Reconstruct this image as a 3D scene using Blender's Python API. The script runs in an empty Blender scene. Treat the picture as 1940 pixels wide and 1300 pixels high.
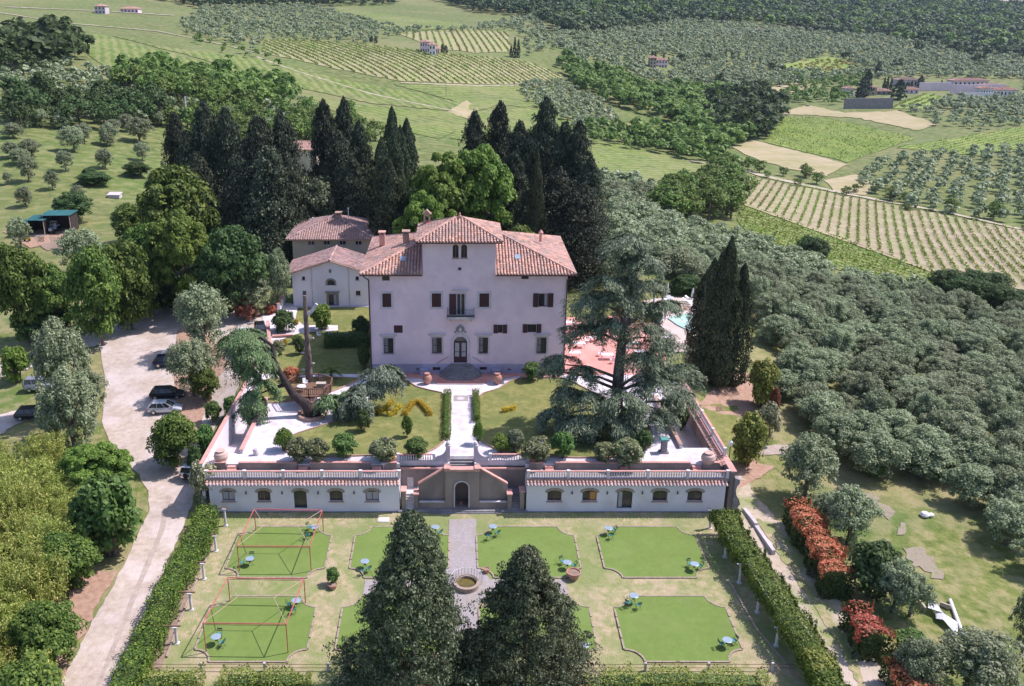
import bpy, math, random
import numpy as np
from math import sin, cos, tan, atan, atan2, radians, pi, sqrt, exp, log
from mathutils import Vector, Matrix
from mathutils.geometry import delaunay_2d_cdt, tessellate_polygon
from mathutils.bvhtree import BVHTree
random.seed(7)
R = np.random.RandomState(11)
S = bpy.context.scene
COL = S.collection

# ------------------------------------------------------------------ camera
CAM_Z = 50.0
FPX, PU, PV = 1750.0, 865.0, 650.0
PITCH = atan(640 / 1750)
cd = bpy.data.cameras.new('camera')
cam = bpy.data.objects.new('camera', cd)
COL.objects.link(cam)
cam.location = (0, 0, CAM_Z)
cam.rotation_euler = (pi / 2 - PITCH, 0, 0)
cd.sensor_width = 36
cd.lens = 36 * FPX / 1940
cd.shift_x = (970 - PU) / 1940
cd.clip_start = 1
cd.clip_end = 8000
S.camera = cam
# ------------------------------------------------------------------ world, sun, exposure
SUN = Vector((.66, .2, 1.0)).normalized()
el = math.asin(SUN.z)
az = atan2(SUN.x, SUN.y)
w = bpy.data.worlds.new('World')
S.world = w
w.use_nodes = True
nt = w.node_tree
bg = nt.nodes['Background']
sky = nt.nodes.new('ShaderNodeTexSky')
sky.sky_type = 'NISHITA'
sky.sun_disc = False
sky.sun_elevation = el
sky.sun_rotation = az
sky.air_density = 1.0
sky.dust_density = 1.2
sky.ozone_density = 1.5
nt.links.new(sky.outputs[0], bg.inputs[0])
bg.inputs[1].default_value = 0.15
sl = bpy.data.lights.new('sun', 'SUN')
sl.energy = 4.6
sl.angle = radians(.55)
sl.color = (1, .93, .86)
so = bpy.data.objects.new('sun', sl)
COL.objects.link(so)
so.rotation_euler = SUN.to_track_quat('Z', 'Y').to_euler()
S.view_settings.view_transform = 'Standard'
S.view_settings.look = 'None'
S.view_settings.exposure = 0.34
S.view_settings.gamma = 1
S.view_settings.use_white_balance = True
S.view_settings.white_balance_temperature = 6080
S.view_settings.white_balance_tint = 20
S.cycles.max_bounces = 6
S.cycles.transparent_max_bounces = 8
S.cycles.volume_bounces = 0

# ------------------------------------------------------------------ projection helpers
def ang(v): return PITCH + atan((v - PV) / FPX)
def W(u, v, z):                       # pixel ray meets height z
    Y = (CAM_Z - z) / tan(ang(v))
    zc = Y * cos(PITCH) + (CAM_Z - z) * sin(PITCH)
    return ((u - PU) * zc / FPX, Y, z)
def WY(u, v, Y):                      # pixel ray meets the plane at depth Y
    z = CAM_Z - Y * tan(ang(v))
    zc = Y * cos(PITCH) + (CAM_Z - z) * sin(PITCH)
    return ((u - PU) * zc / FPX, Y, z)
def proj(x, y, z):
    zc = y * cos(PITCH) + (CAM_Z - z) * sin(PITCH)
    yc = -(CAM_Z - z) * cos(PITCH) + y * sin(PITCH)
    return PU + FPX * x / zc, PV - FPX * yc / zc
def pip(pt, poly):
    x, y = pt
    c = False
    n = len(poly)
    j = n - 1
    for i in range(n):
        xi, yi = poly[i]; xj, yj = poly[j]
        if (yi > y) != (yj > y) and x < (xj - xi) * (y - yi) / (yj - yi) + xi: c = not c
        j = i
    return c

# ------------------------------------------------------------------ materials
def newmat(name):
    m = bpy.data.materials.new(name)
    m.use_nodes = True
    m.node_tree.nodes.clear()
    return m
def mat(name, cols, scale=1.0, rough=.85, bump=0, bscale=None, big=None, metal=0, island=0, detail=6, stretch=None, spec=.3, stripe=None):
    """cols: 2 or 3 base colours mixed by fractal noise in object space; big=(scale, colour, amount) adds large patches"""
    m = newmat(name); N = m.node_tree.nodes; L = m.node_tree.links
    out = N.new('ShaderNodeOutputMaterial'); b = N.new('ShaderNodeBsdfPrincipled')
    L.new(b.outputs[0], out.inputs[0])
    b.inputs['Roughness'].default_value = rough
    b.inputs['Metallic'].default_value = metal
    b.inputs['Specular IOR Level'].default_value = spec
    tc = N.new('ShaderNodeNewGeometry') ; pos = tc.outputs['Position']
    if stretch:
        mp = N.new('ShaderNodeMapping'); mp.inputs['Scale'].default_value = stretch[:3]
        if len(stretch) > 3: mp.inputs['Rotation'].default_value = (0, 0, stretch[3])
        L.new(pos, mp.inputs[0]); pos = mp.outputs[0]
    nz = N.new('ShaderNodeTexNoise'); nz.inputs['Scale'].default_value = scale; nz.inputs['Detail'].default_value = detail
    nz.inputs['Roughness'].default_value = .65
    L.new(pos, nz.inputs['Vector'])
    rp = N.new('ShaderNodeValToRGB')
    k = len(cols)
    while len(rp.color_ramp.elements) < k: rp.color_ramp.elements.new(.5)
    for i, c in enumerate(cols):
        e = rp.color_ramp.elements[i]
        e.position = .32 + .36 * i / max(1, k - 1)
        e.color = (*c, 1)
    L.new(nz.outputs[0], rp.inputs[0])
    col = rp.outputs[0]
    if island:
        g = tc.outputs['Random Per Island']
        hs = N.new('ShaderNodeHueSaturation')
        ma = N.new('ShaderNodeMapRange'); ma.inputs[3].default_value = 1 - island; ma.inputs[4].default_value = 1 + island
        L.new(g, ma.inputs[0]); L.new(ma.outputs[0], hs.inputs['Value']); L.new(col, hs.inputs['Color']); col = hs.outputs[0]
    if big:
        for (bs, bc, ba) in (big if isinstance(big, list) else [big]):
            n2 = N.new('ShaderNodeTexNoise'); n2.inputs['Scale'].default_value = bs; n2.inputs['Detail'].default_value = 4
            L.new(pos, n2.inputs['Vector'])
            r2 = N.new('ShaderNodeValToRGB'); r2.color_ramp.elements[0].position = .46; r2.color_ramp.elements[1].position = .62
            r2.color_ramp.elements[1].color = (ba, ba, ba, 1)
            L.new(n2.outputs[0], r2.inputs[0])
            mx = N.new('ShaderNodeMix'); mx.data_type = 'RGBA'
            L.new(r2.outputs[0], mx.inputs[0]); L.new(col, mx.inputs[6]); mx.inputs[7].default_value = (*bc, 1)
            col = mx.outputs[2]
    if stripe:      # planting rows: (angle, spacing, colour, amount)
        dp = N.new('ShaderNodeVectorMath'); dp.operation = 'DOT_PRODUCT'; a_ = radians(stripe[0])
        dp.inputs[1].default_value = (cos(a_) / stripe[1], sin(a_) / stripe[1], 0); L.new(tc.outputs['Position'], dp.inputs[0])
        n4 = N.new('ShaderNodeTexNoise'); n4.inputs['Scale'].default_value = .12; L.new(tc.outputs['Position'], n4.inputs['Vector'])
        ad = N.new('ShaderNodeMath'); ad.operation = 'MULTIPLY_ADD'; ad.inputs[1].default_value = .9; L.new(n4.outputs[0], ad.inputs[0]); L.new(dp.outputs['Value'], ad.inputs[2])
        fr = N.new('ShaderNodeMath'); fr.operation = 'FRACT'; L.new(ad.outputs[0], fr.inputs[0])
        r4 = N.new('ShaderNodeValToRGB'); r4.color_ramp.elements[0].position = .35; r4.color_ramp.elements[1].position = .6
        r4.color_ramp.elements[1].color = (stripe[3],) * 3 + (1,); L.new(fr.outputs[0], r4.inputs[0])
        n5 = N.new('ShaderNodeTexNoise'); n5.inputs['Scale'].default_value = .35; L.new(tc.outputs['Position'], n5.inputs['Vector'])
        mu = N.new('ShaderNodeMath'); mu.operation = 'MULTIPLY'; L.new(r4.outputs[0], mu.inputs[0])
        m5 = N.new('ShaderNodeMapRange'); m5.inputs[1].default_value = .35; m5.inputs[2].default_value = .55; L.new(n5.outputs[0], m5.inputs[0]); L.new(m5.outputs[0], mu.inputs[1])
        mx = N.new('ShaderNodeMix'); mx.data_type = 'RGBA'; L.new(mu.outputs[0], mx.inputs[0]); L.new(col, mx.inputs[6]); mx.inputs[7].default_value = (*stripe[2], 1); col = mx.outputs[2]
    L.new(col, b.inputs['Base Color'])
    if bump:
        bp = N.new('ShaderNodeBump'); bp.inputs['Strength'].default_value = 1; bp.inputs['Distance'].default_value = bump
        n3 = N.new('ShaderNodeTexNoise'); n3.inputs['Scale'].default_value = bscale or scale * 3; n3.inputs['Detail'].default_value = 5
        L.new(pos, n3.inputs['Vector']); L.new(n3.outputs[0], bp.inputs['Height']); L.new(bp.outputs[0], b.inputs['Normal'])
    return m
def leafmat(name, c1, c2, c3=None, trans=.3, var=.25):
    m = newmat(name); N = m.node_tree.nodes; L = m.node_tree.links
    out = N.new('ShaderNodeOutputMaterial')
    g = N.new('ShaderNodeNewGeometry'); oi = N.new('ShaderNodeObjectInfo')
    rp = N.new('ShaderNodeValToRGB')
    cs = [c1, c2] + ([c3] if c3 else [])
    while len(rp.color_ramp.elements) < len(cs): rp.color_ramp.elements.new(.5)
    for i, c in enumerate(cs):
        rp.color_ramp.elements[i].position = i / (len(cs) - 1); rp.color_ramp.elements[i].color = (*c, 1)
    L.new(g.outputs['Random Per Island'], rp.inputs[0])
    hs = N.new('ShaderNodeHueSaturation'); L.new(rp.outputs[0], hs.inputs['Color'])
    nz = N.new('ShaderNodeTexNoise'); nz.inputs['Scale'].default_value = .45; nz.inputs['Detail'].default_value = 2
    L.new(g.outputs['Position'], nz.inputs['Vector'])
    ad = N.new('ShaderNodeMath'); ad.operation = 'MULTIPLY_ADD'; ad.inputs[1].default_value = 1.2; ad.inputs[2].default_value = -.1
    L.new(nz.outputs[0], ad.inputs[0])
    a2 = N.new('ShaderNodeMath'); a2.operation = 'ADD'; L.new(ad.outputs[0], a2.inputs[0]); L.new(oi.outputs['Random'], a2.inputs[1])
    ma = N.new('ShaderNodeMapRange'); ma.inputs[1].default_value = 0; ma.inputs[2].default_value = 2
    ma.inputs[3].default_value = 1 - var * 1.5; ma.inputs[4].default_value = 1 + var * 1.5
    L.new(a2.outputs[0], ma.inputs[0]); L.new(ma.outputs[0], hs.inputs['Value'])
    mh = N.new('ShaderNodeMapRange'); mh.inputs[3].default_value = .485; mh.inputs[4].default_value = .515
    L.new(oi.outputs['Random'], mh.inputs[0]); L.new(mh.outputs[0], hs.inputs['Hue'])
    d = N.new('ShaderNodeBsdfPrincipled'); d.inputs['Roughness'].default_value = .6; d.inputs['Specular IOR Level'].default_value = .25
    t = N.new('ShaderNodeBsdfTranslucent'); mx = N.new('ShaderNodeMixShader'); mx.inputs[0].default_value = trans
    L.new(hs.outputs[0], d.inputs['Base Color']); L.new(hs.outputs[0], t.inputs[0])
    L.new(d.outputs[0], mx.inputs[1]); L.new(t.outputs[0], mx.inputs[2]); L.new(mx.outputs[0], out.inputs[0])
    return m
M = {}
M['grass'] = mat('grass', [(.09, .125, .025), (.165, .19, .045), (.29, .26, .11)], .8, .95, .15, 2.5, big=[(.05, (.36, .29, .16), .6), (.09, (.09, .15, .03), .7), (.4, (.30, .26, .13), .5)], detail=12)
M['hill'] = mat('hill_grass', [(.055, .09, .018), (.105, .14, .03), (.20, .205, .065)], .35, .95, .12, 2, big=[(.015, (.27, .24, .11), .5), (.025, (.10, .16, .03), .6), (.11, (.12, .17, .04), .5), (.45, (.30, .27, .12), .45)], stretch=(.7, 1, 1), detail=12)
M['drygrass'] = mat('dry_grass', [(.50, .38, .26), (.36, .31, .16), (.19, .22, .07)], 1.6, .95, .08, 8, big=[(.22, (.42, .33, .22), .55), (.19, (.16, .22, .055), .75), (.9, (.22, .26, .09), .6)], detail=12)
M['lawn'] = mat('mown_grass', [(.13, .15, .035), (.20, .20, .06), (.27, .25, .09)], 1.2, .95, .04, 10, big=(.25, (.10, .14, .03), .5), detail=10)
M['turf'] = mat('artificial_turf', [(.13, .195, .036), (.165, .24, .05)], 2, .9, .015, 40, big=[(.3, (.18, .25, .065), .5), (1.1, (.135, .205, .04), .5), (.5, (.15, .19, .05), .3)], detail=12)
M['gravel'] = mat('gravel', [(.38, .30, .23), (.47, .39, .31), (.55, .47, .385)], 1.6, .95, .04, 9, big=[(.12, (.35, .29, .25), .4), (.3, (.66, .58, .55), .45)], detail=12)
M['rut'] = mat('gravel_rut', [(.34, .27, .21), (.46, .39, .33)], 1.6, .95, .04, 9, detail=12)
M['track'] = mat('earth_track', [(.52, .43, .33), (.44, .36, .26), (.26, .26, .11)], .9, .95, .06, 6, big=[(.35, (.18, .24, .05), .75), (.2, (.50, .42, .35), .7)], detail=10)
M['pave'] = mat('pale_paving', [(.50, .45, .45), (.66, .60, .61), (.72, .67, .68)], .9, .9, .01, 12, big=[(.35, (.45, .40, .40), .55), (.9, (.75, .70, .72), .5)], detail=12)
M['walk'] = mat('gravel_walk', [(.28, .25, .23), (.38, .34, .33)], 3, .95, .03, 14, big=(.4, (.30, .27, .20), .5), detail=12)
M['cotto'] = mat('terracotta_paving', [(.52, .22, .17), (.62, .30, .25)], 1.5, .85, .004, 12, big=(.3, (.66, .36, .31), .6))
M['deck'] = mat('pool_paving', [(.50, .40, .34), (.62, .50, .44)], 1.2, .9, .01, 6, big=(.3, (.45, .36, .30), .5))
M['tan'] = mat('mown_hay', [(.31, .27, .13), (.41, .34, .19)], .3, .95, .2, .8, big=[(.05, (.27, .26, .10), .7), (.2, (.46, .37, .25), .4)], stretch=(.6, 1, 1))
M['vinegreen'] = mat('vine_field', [(.13, .19, .03), (.21, .28, .05), (.28, .33, .08)], .5, .95, .4, 1, big=[(.03, (.26, .28, .09), .5), (.07, (.11, .18, .03), .5)], stretch=(1, .5, 1))
for k_, an in (('vrows_a', 62), ('vrows_b', 118), ('vrows_c', 20)):
    M[k_] = mat('vine_field_rows', [(.075, .125, .015), (.13, .19, .028), (.19, .24, .05)], .5, .95, .3, 1, big=[(.03, (.22, .22, .08), .6), (.09, (.07, .12, .02), .6)], detail=12, stripe=(an, 4.6, (.27, .27, .11), .7))
M['tansoil'] = mat('tan_vineyard_soil', [(.37, .29, .19), (.29, .245, .14), (.21, .21, .09)], .4, .95, .15, 1, big=[(.04, (.26, .27, .11), .6), (.2, (.44, .37, .25), .5)], detail=10)
M['vinesoil'] = mat('vineyard_soil', [(.42, .34, .22), (.31, .28, .14), (.21, .24, .08)], .3, .95, .2, 1, big=(.05, (.30, .33, .11), .5))
M['ash'] = mat('ash_soil', [(.20, .18, .11), (.30, .25, .19), (.22, .22, .09)], 1.5, .95, .05, 7, detail=10)
M['soil'] = mat('garden_soil', [(.20, .14, .10), (.34, .25, .18)], 2, .95, .05, 9, detail=10)
M['leaflitter'] = mat('leaf_litter', [(.30, .18, .11), (.45, .30, .22)], 2, .95, .05, 8, detail=10)
M['plaster'] = mat('pink_plaster', [(.73, .58, .62), (.79, .635, .675)], .35, .9, .006, 9, big=[(.25, (.60, .48, .54), .45), (1.2, (.70, .56, .61), .3), (.6, (.63, .49, .54), .4)], detail=10)
M['plinth'] = mat('grey_plinth', [(.36, .35, .47), (.43, .41, .53)], .8, .9, .005, 9, big=(.5, (.28, .25, .31), .5))
M['whitewall'] = mat('white_plaster', [(.69, .66, .70), (.76, .73, .76)], .5, .9, .006, 9, big=[(.3, (.52, .49, .50), .5)], detail=10)
M['chapelwall'] = mat('chapel_plaster', [(.68, .66, .74), (.74, .71, .78)], .4, .9, .006, 9, big=(.2, (.54, .50, .53), .5))
M['ochre'] = mat('ochre_plaster', [(.45, .37, .30), (.55, .46, .36)], .5, .9, .01, 6, big=(.2, (.30, .26, .18), .6))
M['tanwall'] = mat('stained_plaster', [(.27, .21, .18), (.35, .28, .24)], .7, .9, .01, 7, big=[(.5, (.17, .14, .13), .6)], stretch=(1, 1, .35), detail=10)
M['pinkcope'] = mat('terracotta_coping', [(.55, .26, .21), (.66, .38, .32)], 2.5, .85, .01, 10, big=(.8, (.42, .24, .20), .5))
M['tile'] = mat('roof_tile', [(.50, .235, .16), (.60, .36, .27), (.36, .25, .21)], .9, .85, 0, None, big=[(.5, (.30, .25, .22), .6), (.35, (.60, .38, .31), .5)], island=.38)
M['tileold'] = mat('weathered_tile', [(.34, .19, .16), (.44, .28, .24), (.30, .22, .20)], .9, .85, 0, None, big=[(.5, (.25, .21, .20), .6), (.35, (.50, .34, .30), .5)], island=.4)
M['brick'] = mat('old_brick', [(.36, .22, .16), (.48, .32, .25)], 3, .9, .01, 10, big=(.8, (.28, .20, .16), .5))
M['kerb'] = mat('stone_kerb', [(.26, .20, .155), (.42, .33, .26)], 3, .9, .01, 10, detail=10)
M['stone'] = mat('pale_stone', [(.50, .45, .47), (.62, .56, .58)], 2.5, .85, .005, 12, big=(.7, (.40, .36, .37), .5))
M['greystone'] = mat('grey_stone', [(.20, .19, .19), (.30, .28, .28)], 2.5, .85, .008, 12, big=(.8, (.14, .13, .14), .5))
M['whitestone'] = mat('white_stone', [(.60, .57, .56), (.72, .69, .68)], 3, .8, .004, 12, big=(1, (.48, .44, .42), .5))
M['shutter'] = mat('brown_shutter', [(.055, .022, .026), (.08, .034, .036)], 4, .6, .01, 30, stretch=(1, 1, 14))
M['wood'] = mat('brown_wood', [(.13, .07, .045), (.22, .13, .08)], 4, .75, .01, 12, stretch=(1, 1, .3))
M['paleply'] = mat('weathered_board', [(.42, .35, .28), (.52, .44, .37)], 3, .8)
M['glass'] = mat('dark_glass', [(.02, .022, .025), (.05, .055, .06)], 1.2, .12, 0, spec=.6)
M['curtain'] = mat('pale_curtain', [(.32, .31, .33), (.45, .44, .46)], 3, .8, stretch=(8, 1, .4))
M['orangecurtain'] = mat('orange_curtain', [(.45, .2, .06), (.55, .28, .1)], 3, .8, stretch=(8, 1, .4))
M['darkvoid'] = mat('dark_interior', [(.012, .012, .014), (.02, .018, .02)], 1, .9)
M['iron'] = mat('dark_iron', [(.05, .05, .055), (.09, .085, .085)], 6, .5, metal=.4)
M['redmetal'] = mat('red_frame', [(.42, .09, .08), (.55, .14, .12)], 3, .5, big=(1.5, (.30, .10, .07), .6))
M['rust'] = mat('pale_bar', [(.42, .27, .2), (.5, .35, .27)], 3, .6)
M['urn'] = mat('terracotta_pot', [(.38, .17, .12), (.50, .26, .20)], 2.5, .8, .01, 8, big=(1, (.42, .30, .26), .5))
M['paleurn'] = mat('pale_terracotta', [(.48, .32, .25), (.58, .42, .35)], 2.5, .8, .01, 8)
M['water'] = mat('pool_water', [(.30, .50, .38), (.38, .56, .44)], .4, .08, .01, 1.5, big=(.25, (.55, .66, .58), .6), spec=.5)
M['dirtywater'] = mat('basin_water', [(.10, .08, .02), (.16, .12, .03)], 2, .1)
M['teal'] = mat('teal_metal', [(.08, .25, .22), (.12, .33, .28)], 4, .45)
M['bluegrey'] = mat('blue_grey_top', [(.28, .36, .42), (.36, .44, .50)], 4, .35, metal=.2)
M['darkteal'] = mat('dark_green_metal', [(.02, .06, .05), (.04, .09, .075)], 4, .45)
M['plastic'] = mat('white_plastic', [(.72, .70, .71), (.8, .78, .79)], 3, .4)
M['cloth'] = mat('white_cloth', [(.68, .66, .68), (.82, .80, .82)], 1.2, .7, .03, 3, big=(1.5, (.42, .42, .40), .5))
M['sheet'] = mat('torn_white_sheet', [(.75, .74, .76), (.82, .81, .83)], 1.5, .6, .05, 2, big=(1.6, (.30, .32, .26), .7))
M['bark'] = mat('bark', [(.07, .05, .045), (.16, .12, .105), (.24, .19, .17)], 4, .95, .04, 8, stretch=(1, 1, .25))
M['shadebark'] = mat('shaded_bark', [(.03, .022, .02), (.07, .052, .048)], 4, .95, .05, 7, stretch=(1, 1, .3))  # bark with shade put into its colour: leaning cedar trunk, shed interior
M['deadwood'] = mat('bare_deadwood', [(.16, .12, .12), (.27, .21, .20)], 2.5, .9, .05, 6, stretch=(1, 1, .2))
M['tyre'] = mat('tyre', [(.015, .015, .016), (.03, .03, .03)], 5, .85)
M['rim'] = mat('wheel_rim', [(.45, .45, .46), (.6, .6, .6)], 5, .3, metal=.8)
M['redlight'] = mat('red_lamp', [(.5, .03, .03), (.6, .05, .05)], 5, .2)
M['clearlamp'] = mat('clear_lamp', [(.6, .62, .62), (.75, .75, .75)], 5, .15)
M['greenroof'] = mat('green_sheet_roof', [(.02, .10, .10), (.05, .17, .17)], 1, .5, .05, 3, stretch=(6, .3, 1))
M['yellowpaint'] = mat('yellow_paint', [(.55, .35, .03), (.6, .4, .05)], 3, .4)
M['redpaint'] = mat('red_paint', [(.5, .05, .06), (.6, .08, .08)], 3, .4)
def paint(n, c):
    M[n] = mat(n, [c, tuple(min(1, x * 1.12 + .003) for x in c)], 1, .25, metal=.25, spec=.6)
paint('silver_paint', (.50, .52, .56)); paint('navy_paint', (.012, .018, .06)); paint('black_paint', (.012, .013, .018)); paint('white_paint', (.78, .78, .8)); paint('grey_paint', (.28, .29, .33))
M['l_olive'] = leafmat('olive_leaves', (.12, .16, .07), (.25, .30, .15), (.46, .50, .31))
M['l_broad'] = leafmat('broad_leaves', (.045, .09, .014), (.105, .17, .026), (.23, .29, .055))
M['l_bright'] = leafmat('bright_leaves', (.08, .15, .018), (.16, .26, .035), (.28, .37, .08), trans=.4)
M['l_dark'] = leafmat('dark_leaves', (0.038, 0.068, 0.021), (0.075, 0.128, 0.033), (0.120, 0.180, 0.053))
M['l_conifer'] = leafmat('conifer_needles', (.02, .03, .016), (.052, .07, .036), (.135, .15, .082), trans=.1)
M['l_frontcon'] = leafmat('cypress_sprays', (.03, .042, .019), (.082, .105, .048), (.24, .255, .14), trans=.15)
M['l_cypress'] = leafmat('cypress_needles', (.016, .026, .013), (.042, .06, .028), (.125, .15, .065), trans=.08)
M['l_cedar'] = leafmat('cedar_needles', (.065, .085, .045), (.15, .185, .105), (.31, .345, .21), trans=.15)
M['l_cedargreen'] = leafmat('cedar_needles_green', (0.095, 0.162, 0.061), (0.189, 0.284, 0.108), (0.270, 0.365, 0.162), trans=.2)
M['l_cedarpale'] = leafmat('cedar_needles_pale', (.10, .15, .08), (.21, .27, .17), (.38, .42, .30), trans=.2)
M['l_bamboo'] = leafmat('bamboo_leaves', (.16, .22, .04), (.36, .43, .08), (.66, .62, .22), trans=.4)
M['l_hedge'] = leafmat('hedge_leaves', (.045, .10, .012), (.10, .19, .025), (.27, .33, .055), trans=.3)
M['l_yellowhedge'] = leafmat('golden_hedge_leaves', (0.091, 0.143, 0.019), (0.221, 0.260, 0.046), (0.390, 0.377, 0.091), trans=.3)
M['l_red'] = leafmat('red_photinia_leaves', (.20, .15, .04), (.56, .13, .07), (.74, .34, .18), trans=.3)
M['l_redmix'] = leafmat('young_red_leaves', (.10, .12, .03), (.36, .10, .07), (.42, .18, .13), trans=.3)
M['l_gold'] = leafmat('golden_leaves', (.35, .22, .01), (.55, .38, .02), (.65, .48, .05), trans=.3)
M['l_shrub'] = leafmat('shrub_leaves', (0.049, 0.112, 0.021), (0.112, 0.210, 0.042), (0.196, 0.294, 0.084), trans=.3)
M['l_mixshrub'] = leafmat('flecked_leaves', (0.081, 0.121, 0.034), (0.176, 0.203, 0.081), (0.378, 0.365, 0.216), trans=.3)
M['l_cream'] = leafmat('cream_blossom_leaves', (.10, .15, .04), (.35, .36, .18), (.60, .58, .38), trans=.3)
M['l_farwood'] = leafmat('far_wood_leaves', (.02, .045, .015), (.07, .11, .035), (.16, .19, .07), trans=.2)
M['l_faroak'] = leafmat('far_broadleaf', (0.079, 0.135, 0.027), (0.142, 0.225, 0.041), (0.236, 0.315, 0.068), trans=.3)
M['l_vine'] = leafmat('vine_leaves', (.13, .20, .03), (.22, .30, .05), (.34, .40, .10), trans=.3)
M['l_scrub'] = leafmat('flowering_broom', (.30, .22, .02), (.36, .27, .04), (.14, .16, .04), trans=.2)

# ------------------------------------------------------------------ mesh helpers
class MB:
    def __init__(s): s.v = []; s.f = []
    def add(s, vs, fs):
        o = len(s.v); s.v += [tuple(p) for p in vs]; s.f += [tuple(i + o for i in f) for f in fs]
        return s
    def box(s, x0, x1, y0, y1, z0, z1):
        return s.add([(x0, y0, z0), (x1, y0, z0), (x1, y1, z0), (x0, y1, z0), (x0, y0, z1), (x1, y0, z1), (x1, y1, z1), (x0, y1, z1)],
                     [(3, 2, 1, 0), (4, 5, 6, 7), (0, 1, 5, 4), (1, 2, 6, 5), (2, 3, 7, 6), (3, 0, 4, 7)])
    def prism(s, poly, z0, z1):           # poly in XY
        n = len(poly)
        A = sum(poly[i][0] * poly[(i + 1) % n][1] - poly[(i + 1) % n][0] * poly[i][1] for i in range(n))
        if A < 0: poly = poly[::-1]
        vs = [(x, y, z0) for x, y in poly] + [(x, y, z1) for x, y in poly]
        tri = tessellate_polygon([[Vector((x, y, 0)) for x, y in poly]])
        fs = [tuple(i + n for i in t) for t in tri] + [tuple(reversed(t)) for t in tri]
        fs += [(i, (i + 1) % n, (i + 1) % n + n, i + n) for i in range(n)]
        return s.add(vs, fs)
    def slab(s, pts, th):                 # pts 3D planar polygon, extruded down by th
        n = len(pts)
        vs = [tuple(p) for p in pts] + [(p[0], p[1], p[2] - th) for p in pts]
        return s.add(vs, [tuple(range(n)), tuple(range(2 * n - 1, n - 1, -1))] + [(i, i + n, (i + 1) % n + n, (i + 1) % n) for i in range(n)])
    def xz(s, poly, y0, y1):              # poly in XZ extruded along Y
        n = len(poly)
        vs = [(x, y0, z) for x, z in poly] + [(x, y1, z) for x, z in poly]
        tri = tessellate_polygon([[Vector((x, z, 0)) for x, z in poly]])
        return s.add(vs, [tuple(t) for t in tri] + [tuple(i + n for i in reversed(t)) for t in tri] + [(i, (i + 1) % n, (i + 1) % n + n, i + n) for i in range(n)])
    def tube(s, p0, p1, r0, r1=None, n=8, cap=True):
        r1 = r0 if r1 is None else r1
        p0 = Vector(p0); p1 = Vector(p1); d = (p1 - p0)
        if d.length < 1e-6: return s
        q = d.to_track_quat('Z', 'Y').to_matrix()
        vs = []
        for p, r in ((p0, r0), (p1, r1)):
            for i in range(n):
                a = 2 * pi * i / n
                vs.append(p + q @ Vector((r * cos(a), r * sin(a), 0)))
        fs = [(i, (i + 1) % n, (i + 1) % n + n, i + n) for i in range(n)]
        if cap: fs += [tuple(range(n - 1, -1, -1)), tuple(range(n, 2 * n))]
        return s.add(vs, fs)
    def path(s, pts, rs, n=8):
        for i in range(len(pts) - 1): s.tube(pts[i], pts[i + 1], rs[i], rs[i + 1], n)
        return s
    def lathe(s, prof, c=(0, 0, 0), n=16):
        vs = []; fs = []
        for (r, z) in prof:
            for i in range(n):
                a = 2 * pi * i / n
                vs.append((c[0] + r * cos(a), c[1] + r * sin(a), c[2] + z))
        for k in range(len(prof) - 1):
            for i in range(n):
                fs.append((k * n + i, k * n + (i + 1) % n, (k + 1) * n + (i + 1) % n, (k + 1) * n + i))
        fs.append(tuple(range(n - 1, -1, -1))); fs.append(tuple(range((len(prof) - 1) * n, len(prof) * n)))
        return s.add(vs, fs)
    def wall(s, outline, holes, y, depth, back=True):   # facade in XZ at y facing -Y, real openings
        polys = [outline] + holes
        vs = [(x, z) for p in polys for x, z in p]
        tri = tessellate_polygon([[Vector((x, z, 0)) for x, z in p] for p in polys])
        s.add([(x, y, z) for x, z in vs], [tuple(t) for t in tri])
        for k, p in enumerate(polys):
            n = len(p); d = depth
            s.add([(x, y, z) for x, z in p] + [(x, y + d, z) for x, z in p], [(i, (i + 1) % n, (i + 1) % n + n, i + n) for i in range(n)])
        return s
    def build(s, name, m, parent=None, smooth=False):
        me = bpy.data.meshes.new(name)
        me.from_pydata(s.v, [], s.f)
        me.materials.append(M[m] if isinstance(m, str) else m)
        if smooth: me.polygons.foreach_set('use_smooth', [True] * len(me.polygons))
        o = bpy.data.objects.new(name, me)
        COL.objects.link(o)
        if parent is not None: o.parent = parent; o.matrix_parent_inverse = Matrix.Translation(-Vector(parent.location)) if PARENT_KEEP[0] else Matrix()
        return o
PARENT_KEEP = [True]      # parts are written in world coordinates; their inverse takes the thing's own offset out
def tag(o, label=None, cat=None, group=None, kind=None):
    if label: o['label'] = label
    if cat: o['category'] = cat
    if group: o['group'] = group
    if kind: o['kind'] = kind
    return o
def struct(o): o['kind'] = 'structure'; return o
def empty(name, loc, label=None, cat=None, group=None):
    o = bpy.data.objects.new(name, None); COL.objects.link(o); o.location = loc; o.empty_display_size = .3
    return tag(o, label, cat, group)
def copy_tree(root, loc, rotz=None, label=None, scale=None, group=None):
    r = root.copy(); COL.objects.link(r); r.location = loc
    if rotz is not None: r.rotation_euler = (0, 0, rotz)
    if scale: r.scale = scale
    if label: r['label'] = label
    if group: r['group'] = group
    for ch in KIDS(root):
        c = ch.copy(); COL.objects.link(c); c.parent = r
        for g in KIDS(ch):
            d = g.copy(); COL.objects.link(d); d.parent = c
    return r
KC = {}
def KIDS(o):
    if o.name not in KC: KC[o.name] = [c for c in bpy.data.objects if c.parent == o]
    return KC[o.name]

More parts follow.
